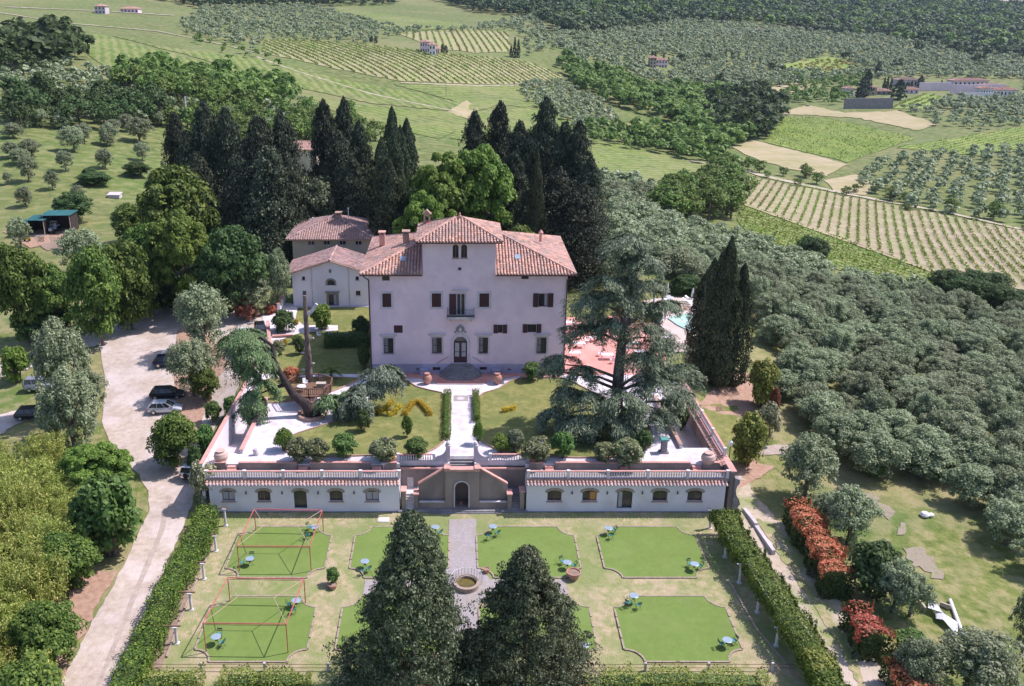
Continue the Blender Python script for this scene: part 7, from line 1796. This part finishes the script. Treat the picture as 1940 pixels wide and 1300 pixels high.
# ------------------------------------------------------------------ cars and vans
def car(u, v, z, rz, L_=4.2, Wd=1.76, H=1.48, paint_='silver_paint', label='', kind='hatch', cat='car', name='parked_car'):
    """body lofted through stations along x (front at +x)"""
    x, y, _ = W(u, v, zat(*W(u, v, z)[:2])); z = zat(x, y) + .05
    r = empty(name, (x, y, z), label, cat); r.rotation_euler.z = rz
    T = Matrix.Translation((0, 0, 0))
    def bd(mb, nm, m_, par=r, smooth=False):
        PARENT_KEEP[0] = False; o = mb.build(nm, m_, par, smooth); PARENT_KEEP[0] = True; return o
    h2 = L_ / 2; hw = Wd / 2
    belt = H * .62
    if kind == 'van': st = [(-h2, .93, .42, belt * .9), (-h2 + .1, 1, .32, belt), (-h2 + .9, 1, .28, belt), (h2 - 1.5, 1, .28, belt), (h2 - .75, .97, .28, belt * .86), (h2 - .2, .9, .3, belt * .66), (h2, .8, .42, belt * .5)]
    else: st = [(-h2, .84, .42, belt * .88), (-h2 + .12, .94, .3, belt * .98), (-h2 + .7, 1, .24, belt), (0, 1, .22, belt * .98), (h2 - 1.1, .99, .24, belt * .92), (h2 - .5, .95, .26, belt * .82), (h2 - .12, .86, .28, belt * .68), (h2, .74, .4, belt * .56)]
    mb = MB(); ring = []
    for (sx, wf, zl, zu) in st:
        w_ = hw * wf
        ring.append([(sx, -w_ * .86, zl), (sx, -w_, zl + .12), (sx, -w_ * 1.0, zl + (zu - zl) * .6), (sx, -w_ * .93, zu - .03), (sx, -w_ * .82, zu), (sx, w_ * .82, zu), (sx, w_ * .93, zu - .03), (sx, w_, zl + (zu - zl) * .6), (sx, w_, zl + .12), (sx, w_ * .86, zl)])
    vs = [p for q in ring for p in q]; n = 10
    fs = [(k * n + i, k * n + (i + 1) % n, (k + 1) * n + (i + 1) % n, (k + 1) * n + i) for k in range(len(st) - 1) for i in range(n)] + [tuple(range(n)), tuple(range(len(vs) - 1, len(vs) - n - 1, -1))]
    mb.add(vs, fs)
    if kind == 'van': cb_ = [(-h2 + .05, -h2 + .14), (h2 - .85, h2 - 1.75)]
    elif kind == 'suv': cb_ = [(-h2 + .1, -h2 + .25), (h2 - 1.15, h2 - 1.75)]
    else: cb_ = [(-h2 + .12, -h2 + .62), (h2 - 1.0, h2 - 1.85)]
    (a0, a1), (b0, b1) = cb_
    w0 = hw * .9; w1 = hw * .72 if kind != 'van' else hw * .84
    zb_, zt_ = belt - .03, H
    # roof panel and pillars painted, glass inset
    mb.add([(a1, -w1, zt_ - .04), (b1, -w1, zt_ - .04), (b1, w1, zt_ - .04), (a1, w1, zt_ - .04), (a1 + .12, -w1 * .88, zt_ + .02), (b1 - .12, -w1 * .88, zt_ + .02), (b1 - .12, w1 * .88, zt_ + .02), (a1 + .12, w1 * .88, zt_ + .02)], [(4, 5, 6, 7), (0, 1, 5, 4), (1, 2, 6, 5), (2, 3, 7, 6), (3, 0, 4, 7)])
    for sg in (-1, 1):
        for (p, q) in (((a0, zb_), (a1, zt_ - .03)), ((b0, zb_), (b1, zt_ - .03))): mb.tube((p[0], sg * w0, p[1]), (q[0], sg * w1, q[1]), .05, n=5)
        for f in ((.36, .68) if kind != 'van' else (.3, .62)):
            mb.tube((a0 + (b0 - a0) * f, sg * w0, zb_), (a1 + (b1 - a1) * f, sg * w1, zt_ - .03), .035, n=4)
        if kind == 'van': mb.add([(a0, sg * w0, zb_), (a0 + (b0 - a0) * .62, sg * w0, zb_), (a1 + (b1 - a1) * .62, sg * w1, zt_ - .04), (a1, sg * w1, zt_ - .04)], [(0, 1, 2, 3)])
    if kind == 'van': mb.add([(a0, -w0, zb_), (a0, w0, zb_), (a1, w1, zt_ - .04), (a1, -w1, zt_ - .04)], [(0, 1, 2, 3)])
    b = bd(mb, 'body', paint_)
    gl = MB(); e_ = .02
    gl.add([(a0 + e_, -w0 + e_, zb_), (b0 - e_, -w0 + e_, zb_), (b0 - e_, w0 - e_, zb_), (a0 + e_, w0 - e_, zb_), (a1 + e_, -w1 + e_, zt_ - .05), (b1 - e_, -w1 + e_, zt_ - .05), (b1 - e_, w1 - e_, zt_ - .05), (a1 + e_, w1 - e_, zt_ - .05)], [(0, 1, 5, 4), (1, 2, 6, 5), (2, 3, 7, 6), (3, 0, 4, 7)])
    bd(gl, 'windows', 'glass')
    for sx in (-h2 + .78, h2 - .85):
        for sg in (-1, 1):
            wm_ = MB(); wm_.tube((sx, sg * (hw - .2), .31), (sx, sg * (hw + .02), .31), .32, n=16); wh = bd(wm_, 'wheel', 'tyre')
            rm_ = MB(); rm_.tube((sx, sg * (hw + .021), .31), (sx, sg * (hw + .035), .31), .2, n=12); bd(rm_, 'rim', 'rim', wh)
    for sg in (-1, 1):
        lm = MB(); lm.box(-h2 - .015, -h2 + .1, sg * hw * .78 - .14, sg * hw * .78 + .14, belt * .66, belt * .86); bd(lm, 'tail_light', 'redlight')
        lm = MB(); lm.box(h2 - .2, h2 - .02, sg * hw * .66 - .17, sg * hw * .66 + .17, belt * .5, belt * .66); bd(lm, 'headlight', 'clearlamp')
        lm = MB(); lm.box(b0 - .42, b0 - .27, sg * (hw + .02), sg * (hw + .17), belt, belt + .12); bd(lm, 'mirror', paint_)
    for xa_, xb_ in ((-h2 - .02, -h2 + .05), (h2 - .05, h2 + .02)): lm = MB(); lm.box(xa_, xb_, -hw * .65, hw * .65, .3, .44); bd(lm, 'bumper', 'tyre' if kind == 'suv' else paint_)
    pl = MB(); pl.box(-h2 - .03, -h2 - .021, -.25, .25, .5, .6); bd(pl, 'number_plate', 'plastic')
    if kind == 'suv': sp = MB(); sp.tube((-h2 - .2, 0, .85), (-h2 - .02, 0, .85), .33, n=16); bd(sp, 'spare_wheel', 'tyre')
    return r
car(314, 781, 1.5, .1, paint_='silver_paint', label='silver hatchback parked nearest on the gravel, seen from its left tail')
car(318, 752, 1.5, .1, 4.4, paint_='black_paint', label='black car parked behind the silver hatchback')
car(322, 689, 1.5, .14, 4.5, 1.8, 1.5, 'navy_paint', 'dark navy car parked farther up the gravel under the olive trees')
car(80, 738, 1, .1, 4.3, 1.8, 1.8, 'grey_paint', 'grey off-road car with spare wheel behind the left olive trees', 'suv')
car(66, 792, 1, .12, 4.5, 1.8, 1.5, 'black_paint', 'black car on the pale path at the left edge')
car(372, 898, .8, 1.35, 4.3, 1.8, 1.7, 'white_paint', 'white car parked between the climbing bushes at the left terrace wall', 'suv')
car(460, 660, 3.5, -1.5, 5.6, 2.0, 2.3, 'white_paint', 'large white van parked behind the hanging cedar foliage', 'van', 'van', 'parked_van')
car(494, 632, 3.8, -1.3, 4.2, 1.7, 1.45, 'black_paint', 'dark car beside the white van near the steps')

# ------------------------------------------------------------------ tractor shed and farm things on the left
def quadbox(m, a, b, y0, y1, z0, z1): m.box(a, b, y0, y1, z0, z1)
for (ua, ub, vt, vb, lab, st) in ((55, 86, 416, 444, 'lower left bay of the green-roofed farm shed', 0), (84, 136, 407, 440, 'taller right bay of the green-roofed farm shed holding the tractor', 1), (28, 54, 426, 446, 'small green roofed lean-to almost hidden by olive trees', 2)):
    g0 = G((ua + ub) / 2, vb + 3); Yd = g0[1]; xa = WY(ua, vb, Yd)[0]; xb = WY(ub, vb, Yd)[0]; zt_ = WY(ua, vt, Yd)[2]; zg = g0[2]
    r = empty('farm_shed', ((xa + xb) / 2, Yd, zg), lab, 'shed')
    m = MB(); m.box(xa, xb, Yd + 3.9, Yd + 4.1, zg - .3, zt_ - .1); m.box(xa, xa + .12, Yd + .3, Yd + 3.9, zg - .3, zt_ - .2); m.box(xb - .12, xb, Yd + .3, Yd + 3.9, zg - .3, zt_ - .2); m.build('wall', 'shadebark', r)  # walls coloured dark to stand in for the dim shed interior
    m = MB(); m.slab([(xa - .3, Yd - .5, zt_ - .1), (xb + .3, Yd - .5, zt_ - .1 + .1 * st), (xb + .3, Yd + 4.3, zt_ + .05 + .1 * st), (xa - .3, Yd + 4.3, zt_ + .05)], .08)
    for k in range(int((xb - xa) / .5)): m.tube((xa + k * .5, Yd - .52, zt_ - .05), (xa + k * .5, Yd + 4.3, zt_ + .1), .06, n=5)
    m.build('roof', 'greenroof', r)
    for xx in (xa + .1, xb - .1): m = MB(); m.tube((xx, Yd, zg - .2), (xx, Yd, zt_), .09, n=6); m.build('post', 'paleply', r)
x, y, z = G(102, 441); tr = empty('tractor', (x, y, z), 'pale grey tractor standing half out of the green-roofed shed', 'tractor')
m = MB(); m.box(x - .35, x + .35, y - 1.6, y + .1, z + .7, z + 1.3); m.box(x - .3, x + .3, y - 1.75, y - 1.6, z + .75, z + 1.2); m.build('bonnet', 'bluegrey', tr)
m = MB(); m.box(x - .6, x + .6, y + .1, y + 1.3, z + .8, z + 1.25); m.box(x - .25, x + .25, y + .6, y + .75, z + 1.25, z + 1.9); m.build('body', 'silver_paint', tr)
for sx in (-1, 1):
    w_ = MB(); w_.tube((x + sx * .65, y + .9, z + .7), (x + sx * .95, y + .9, z + .7), .7, n=16); w_.build('wheel', 'tyre', tr)
    w_ = MB(); w_.tube((x + sx * .5, y - 1.2, z + .42), (x + sx * .72, y - 1.2, z + .42), .42, n=14); w_.build('wheel', 'tyre', tr)
    w_ = MB(); w_.box(x + sx * .8 - .2, x + sx * .8 + .2, y + .3, y + 1.5, z + 1.42, z + 1.5); w_.build('mudguard', 'plastic', tr)
m = MB()
for sx in (-.5, .5): m.tube((x + sx, y + .2, z + 1.2), (x + sx, y + .3, z + 2.3), .04, n=5); m.tube((x + sx, y + 1.2, z + 1.2), (x + sx, y + 1.1, z + 2.3), .04, n=5)
m.box(x - .6, x + .6, y + .2, y + 1.2, z + 2.3, z + 2.36); m.build('roll_bar', 'plastic', tr)
x, y, z = G(52, 458); yl_ = empty('cultivator', (x, y, z), 'small yellow farm implement standing on the grass by the shed', 'implement')
m = MB(); m.box(x - .8, x + .8, y - .2, y + .2, z + .5, z + .8); m.tube((x - .7, y, z + .7), (x + .9, y - .6, z + 1.1), .06); m.build('body', 'yellowpaint', yl_)
for sx in (-.5, .5): m = MB(); m.tube((x + sx - .08, y, z + .35), (x + sx + .08, y, z + .35), .35, n=12); m.build('wheel', 'tyre', yl_)
x, y, z = G(123, 428); m = MB()
for k in range(4): m.box(x - .5, x + .5, y - .5, y + .5, z + .25 * k + .1, z + .25 * k + .22)
m.box(x - .5, x - .42, y - .5, y + .5, z, z + 1.0); thing_mb('crate_stack', m, 'redpaint', 'red crates stacked inside the right end of the shed', 'crates')
x, y, z = G(70, 447); m = MB()
for k in range(5): m.tube((x - 2.5, y - .3 * k, z + .1), (x + 2.4, y + .9 - .25 * k, z + .12), .09, n=6)
thing_mb('timber_pile', m, 'paleply', 'pile of pale poles lying in front of the farm shed', 'timber')
x, y, z = G(218, 374); m = MB(); m.slab([(x - 1.6, y - 1.2, z + .8), (x + 1.6, y - 1.2, z + .8), (x + 1.6, y + 1.2, z + 1.1), (x - 1.6, y + 1.2, z + 1.1)], .08); m.box(x - 1.4, x + 1.4, y - 1, y + 1, z - .2, z + .72); thing_mb('hut', m, 'stone', 'tiny grey hut on the left meadow', 'hut')
x, y, z = G(175, 340); m = MB(); m.slab([(x - 1.6, y - .8, z + 1.4), (x + 1.6, y - .8, z + 1.4), (x + 1.6, y + 1, z + 1.6), (x - 1.6, y + 1, z + 1.6)], .1); m.box(x - 1.5, x + 1.5, y - .6, y + .9, z - .2, z + 1.29); thing_mb('hut', m, 'whitestone', 'white roofed hut among bushes on the left meadow', 'hut')
def pole(u, vb, vt, label, mm='whitestone', r_=.14, Y=None):
    p = G(u, vb) if Y is None else (WY(u, vt, Y)[0], Y, 0); z = zat(p[0], p[1]); h = WY(u, vt, p[1])[2] - z
    r = empty('utility_pole', (p[0], p[1], z), label, 'pole'); m = MB(); m.tube((p[0], p[1], z - .2), (p[0], p[1], z + h), r_, r_ * .7, 8); m.build('mast', mm, r)
    m = MB(); m.box(p[0] - .7, p[0] + .7, p[1] - .05, p[1] + .05, z + h - .6, z + h - .5); m.build('crossarm', 'iron', r)
pole(357, 255, 183, 'tall pale pole rising behind the left dark conifers', r_=.3)
pole(477, 105, 82, 'thin pole beside a tree at the left end of the striped hill vineyard', 'stone', .15); pole(845, 183, 155, 'thin pole in the green vineyard on the hill', 'wood', .12); pole(974, 168, 158, 'thin pole by the field road behind the villa', 'wood', .12); pole(1326, 345, 312, 'thin pole in the green field right of the conifers', 'wood', .12)

# ------------------------------------------------------------------ pool and patio furniture
def lounger(u, v, rz, label):
    x, y, z = G(u, v); z += .12; m = MB(); m.box(-.33, .33, -.95, .35, .3, .38); m.add([(-.33, .35, .36), (.33, .35, .36), (.33, .95, .75), (-.33, .95, .75), (-.33, .35, .28), (.33, .35, .28), (.33, .97, .67), (-.33, .97, .67)], [(0, 1, 2, 3), (7, 6, 5, 4), (3, 2, 6, 7), (0, 3, 7, 4), (2, 1, 5, 6)])
    for sx in (-.28, .28):
        for sy in (-.85, .3): m.box(sx - .04, sx + .04, sy - .04, sy + .04, 0, .3)
    o = m.build('sun_lounger', 'plastic'); o.location = (x, y, z); o.rotation_euler.z = rz; tag(o, label, 'lounger', 'white sun loungers by the pool')
for i, (u, v) in enumerate([(1303, 575), (1312, 580), (1318, 586), (1322, 594), (1308, 571), (1262, 571), (1268, 574), (1246, 606), (1252, 612), (1250, 632), (1262, 642)]): lounger(u, v, 1.0 if i < 5 else -.6, 'white sun lounger on the pink paving by the pool')
def parasol(u, vb, vt, lab):
    x, y, z = G(u, vb); h = max(2.2, WY(u, vt, y)[2] - z); r = empty('closed_parasol', (x, y, z), lab, 'parasol'); m = MB(); m.tube((x, y, z), (x, y, z + h), .03, n=6); m.build('pole', 'plastic', r)
    m = MB(); m.lathe([(.1, h * .3), (.26, h * .38), (.2, h * .6), (.14, h * .85), (.03, h)], (x, y, z), 10); m.build('canopy', 'cloth', r)
parasol(1311, 571, 545, 'closed white parasol at the far right of the pool'); parasol(1263, 566, 534, 'closed white parasol behind the cedar by the pool'); parasol(1259, 614, 590, 'closed white parasol at the near left pool corner'); parasol(1238, 585, 570, 'closed white parasol left of the pool steps')
def ptable(u, v, s_, lab):
    x, y, z = G(u, v); z += .1; r = empty('patio_table', (x, y, z), lab, 'table', 'white patio tables'); m = MB(); m.box(x - s_, x + s_, y - .5, y + .5, z + .7, z + .75); m.build('tabletop', 'plastic', r)
    for sx in (-1, 1):
        for sy in (-1, 1): m = MB(); m.box(x + sx * (s_ - .1) - .04, x + sx * (s_ - .1) + .04, y + sy * .4 - .04, y + sy * .4 + .04, z, z + .699); m.build('leg', 'plastic', r)
for u, v, s_, lab in ((1078, 620, .7, 'white table on the terracotta patio against the villa corner'), (1095, 660, 1.0, 'white table on the patio seen left of the cedar trunk'), (1088, 678, .8, 'white table on the patio just below another left of the cedar'), (1125, 648, .9, 'white table on the patio behind the cedar tier'), (1213, 676, .8, 'white table on the patio right of the cedar trunk'), (1200, 660, .7, 'white table near the patio edge right of the cedar trunk'), (1150, 682, .8, 'white table on the patio beside the cedar trunk')): ptable(u, v, s_, lab)
for i, (u, v) in enumerate([(1076, 628), (1112, 652), (1140, 655), (1160, 690), (1135, 676), (1190, 668), (1226, 680)]): q = G(u, v); plastic_chair(q[0], q[1], q[2] + .1, i * 1.1, 'white chair on the terracotta patio beside the villa')
q = G(1325, 676); m = MB(); m.lathe([(.45, .7), (.5, .72), (.5, .76), (.02, .78)], (q[0], q[1], q[2]), 14); m.tube(q, (q[0], q[1], q[2] + .7), .06); thing_mb('garden_table', m, 'plastic', 'round white table in the shade left of the dark cypresses', 'table')

# ------------------------------------------------------------------ lower meadow: torn sheet, pipe, bag, brush
g_ = [G(u, v) for u, v in ((1758, 1142), (1768, 1142), (1776, 1160), (1788, 1170), (1802, 1182), (1812, 1190), (1813, 1212), (1800, 1200), (1785, 1185), (1772, 1178), (1770, 1166), (1756, 1162))]
m = MB(); n_ = len(g_); zs_ = [p[2] + .35 + .25 * ((i * 7) % 3) / 2 for i, p in enumerate(g_)]; c_ = Vector((sum(p[0] for p in g_) / n_, sum(p[1] for p in g_) / n_, sum(zs_) / n_ + .25))
m.add([(p[0], p[1], z_) for p, z_ in zip(g_, zs_)] + [tuple(c_)], [(i, (i + 1) % n_, n_) for i in range(n_)])
m.add([(p[0], p[1], z_ - .06) for p, z_ in zip(g_, zs_)] + [tuple(c_ - Vector((0, 0, .06)))], [((i + 1) % n_, i, n_) for i in range(n_)])
thing_mb('torn_sheet', m, 'sheet', 'crumpled torn white sheet lying over the brush at bottom right', 'sheet')
a, b = G(1799, 1140), G(1825, 1210); m = MB(); m.tube((a[0], a[1], a[2] + .2), (b[0], b[1], b[2] + .2), .16, n=10); thing_mb('pipe', m, 'plastic', 'long pale pipe lying on the grass beside the white sheet', 'pipe')
for (pa, pb, lab) in (((1758, 1124), (1761, 1140), 'pale board sticking out above the white sheet'), ((1740, 1142), (1752, 1160), 'thin pale plank left of the white sheet'), ((1780, 1148), (1800, 1156), 'thin pole lying right of the white sheet')):
    a, b = G(*pa), G(*pb); m = MB(); wallrun(m, a[0], a[1], b[0], b[1], .14, min(a[2], b[2]) + .1, min(a[2], b[2]) + .5); thing_mb('plank', m, 'paleply', lab, 'plank')
x, y, z = G(1754, 979); m = MB(); m.lathe([(.12, 0), (.42, .08), (.5, .3), (.35, .5), (.05, .58)], (x - .15, y, z), 10); m.lathe([(.1, 0), (.3, .05), (.33, .3), (.1, .45)], (x + .5, y, z), 8); thing_mb('white_sack', m, 'cloth', 'white sack lying on the grass at the edge of the olive shade', 'sack')
# boundary wall beside the right hedge, stone kerb of the upper stairs left
a = [G(u, v) for u, v in ((1386, 968), (1408, 1000), (1440, 1052))]
m = MB()
for p, q in zip(a[:-1], a[1:]): wallrun(m, p[0] + 1.3, p[1], q[0] + 1.3, q[1], .35, min(p[2], q[2]) - .3, min(p[2], q[2]) + .55)
thing_mb('garden_wall', m, 'stone', 'low rounded pale wall between the right hedge and the earth track', 'wall')
low_wall('garden_wall', G(512, 668)[0], G(512, 668)[1], G(508, 618)[0], G(508, 618)[1], 4.2, 5.1, .4, 'pale pink wall with pillar beside the large square bush', wm='whitewall')
low_wall('garden_wall', G(516, 642)[0], G(516, 642)[1], G(556, 640)[0], G(556, 640)[1], 4.2, 4.8, .35, 'low pink wall under the large square bush', wm='brick')
low_wall('garden_wall', G(528, 595)[0], G(528, 595)[1], G(540, 572)[0], G(540, 572)[1], 4.2, 5.9, .4, 'sloping pink wall running up to the chapel corner', wm='whitewall')

# ------------------------------------------------------------------ far houses
def farhouse(u0, u1, vb, vt, lab, wall_='plaster', rows_=2, cols=4, dep=9, roofm='tile', hipz=1.6, extra=None, Yadd=0):
    g0 = G((u0 + u1) / 2, vb); Yd = g0[1] + Yadd; xa = WY(u0, vb, Yd)[0]; xb = WY(u1, vb, Yd)[0]; zt_ = WY(u0, vt, Yd)[2]; zg = min(zat(xa, Yd), zat(xb, Yd)) - .5
    r = empty('farmhouse', ((xa + xb) / 2, Yd, zg + .5), lab, 'house')
    f = Facade(r, Yd); h = zt_ - zg - .5; cw = (xb - xa) / cols; rh = h / rows_
    for i in range(cols):
        for j in range(rows_):
            cx_ = xa + cw * (i + .5); zz = zg + .5 + rh * (j + .5); ww = min(.7, cw * .22); f.window(cx_ - ww, cx_ + ww, zz - rh * .22, zz + rh * .26, mull=0, depth=.25)
    f.build([(xa, zg), (xb, zg), (xb, zt_), (xa, zt_)], wall_, .3)
    m = MB(); m.box(xa, xb, Yd + .3, Yd + dep, zg, zt_); m.build('wall', wall_, r)
    ym_ = Yd + dep / 2; o_ = .6; k3 = hipz / (dep / 2 + o_); hr_ = min((xb - xa) / 2, dep / 2)
    hip_roof(r, [([(xa - o_, Yd - o_, zt_), (xb + o_, Yd - o_, zt_), (xb - hr_ + .3, ym_, zt_ + hipz), (xa + hr_ - .3, ym_, zt_ + hipz)], (0, -1, -k3)), ([(xb + o_, Yd + dep + o_, zt_), (xa - o_, Yd + dep + o_, zt_), (xa + hr_ - .3, ym_, zt_ + hipz), (xb - hr_ + .3, ym_, zt_ + hipz)], (0, 1, -k3)),
                 ([(xa - o_, Yd + dep + o_, zt_), (xa - o_, Yd - o_, zt_), (xa + hr_ - .3, ym_, zt_ + hipz)], (-1, 0, -k3)), ([(xb + o_, Yd - o_, zt_), (xb + o_, Yd + dep + o_, zt_), (xb - hr_ + .3, ym_, zt_ + hipz)], (1, 0, -k3))], roofm, across=.8, along=.8)
    return r, (xa, xb, Yd, zg, zt_)
farhouse(796, 814, 100, 80, 'pinkish farmhouse wing on the hill in front of the upper vineyard', 'plaster', 2, 4)
farhouse(813, 825, 103, 85, 'sunlit pale gable block of the farmhouse on the hill', 'whitewall', 2, 2, 7, Yadd=-6)
farhouse(824, 833, 101, 93, 'low pink annex with arches beside the hill farmhouse', 'plaster', 1, 2, 6, Yadd=-3)
farhouse(1231, 1243, 128, 110, 'tower block of the red-roofed farmhouse among far olive groves', 'ochre', 3, 2, 8)
farhouse(1242, 1264, 127, 114, 'red-roofed three-storey farmhouse among far olive groves', 'plaster', 2, 4, 9)
farhouse(1205, 1212, 128, 120, 'small stone hut left of the red-roofed farmhouse', 'greystone', 1, 1, 6)
farhouse(1703, 1727, 64, 56, 'white farmhouse high in the far woods at upper right', 'whitewall', 2, 4, 9)
farhouse(1500, 1528, 56, 50, 'long red-roofed house on the far wooded hill', 'brick', 1, 5, 9)
farhouse(1376, 1450, 60, 57, 'row of low red roofs on the far wooded hill', 'brick', 1, 8, 9)
farhouse(1625, 1640, 92, 88, 'small red-roofed hut in the far olive groves', 'brick', 1, 2, 6)
farhouse(228, 262, 24, 17, 'pink house among trees on the upper left skyline', 'plaster', 1, 5, 9)
farhouse(180, 200, 26, 12, 'grey villa among trees at the upper left skyline', 'stone', 2, 3, 9)
farhouse(1634, 1660, 181, 166, 'small ochre building with red roof inside the far grey walls', 'ochre', 2, 2, 8)
farhouse(1601, 1616, 182, 168, 'white building with red roof at the left of the far grey walls', 'whitewall', 1, 2, 8)
farhouse(1660, 1688, 180, 173, 'dark grey flat building beside the small ochre building', 'greystone', 1, 3, 8)
farhouse(1713, 1740, 178, 170, 'pink shed with stepped red roofs behind the dark cypress', 'plaster', 1, 3, 7)
farhouse(1856, 1880, 184, 168, 'cream arched wing at the right of the long pink complex', 'whitewall', 1, 5, 9)
farhouse(1880, 1928, 184, 171, 'cream arcade building at the far right edge', 'whitewall', 1, 7, 9)
farhouse(1806, 1872, 165, 153, 'long pinkish building with red roof in the far complex', 'plaster', 1, 8, 12)
farhouse(1860, 1905, 176, 163, 'pink building with low red roof right of the long one', 'plaster', 1, 5, 10)
farhouse(1700, 1745, 165, 152, 'grey roofed long building at the back of the far complex', 'stone', 1, 6, 12, 'kerb')
for (u0, u1, vb, vt, lab, mm) in ((1598, 1690, 206, 186, 'high dark grey retaining wall in front of the far complex', 'greystone'), (1740, 1800, 172, 156, 'long lilac stone wall of the far complex', 'plaster'), (1800, 1900, 178, 160, 'broad lilac stone terrace wall in the far complex', 'plaster'), (1815, 1880, 186, 176, 'pale low wall in front of the far complex', 'whitewall')):
    ga, gb = G(u0, vb), G(u1, vb); m = MB(); zt_ = WY((u0 + u1) / 2, vt, (ga[1] + gb[1]) / 2)[2]; wallrun(m, ga[0], ga[1], gb[0], gb[1], .8, min(ga[2], gb[2]) - 1, zt_); thing_mb('stone_wall', m, mm, lab, 'wall')

# ------------------------------------------------------------------ air
hz_ = MB(); hz_.box(-3200, 3400, -120, 3300, -79, 420)
hm = newmat('haze'); hv = hm.node_tree.nodes.new('ShaderNodeVolumePrincipled'); ho = hm.node_tree.nodes.new('ShaderNodeOutputMaterial')
hv.inputs['Color'].default_value = (.66, .78, 1.0, 1); hv.inputs['Density'].default_value = .00005; hv.inputs['Anisotropy'].default_value = .3
hm.node_tree.links.new(hv.outputs[0], ho.inputs['Volume'])
tag(hz_.build('haze', hm), 'thin bluish summer haze over the valley and the far hills', 'haze', kind='stuff')
for o in list(bpy.data.objects):
    if not o.users_collection: bpy.data.objects.remove(o)
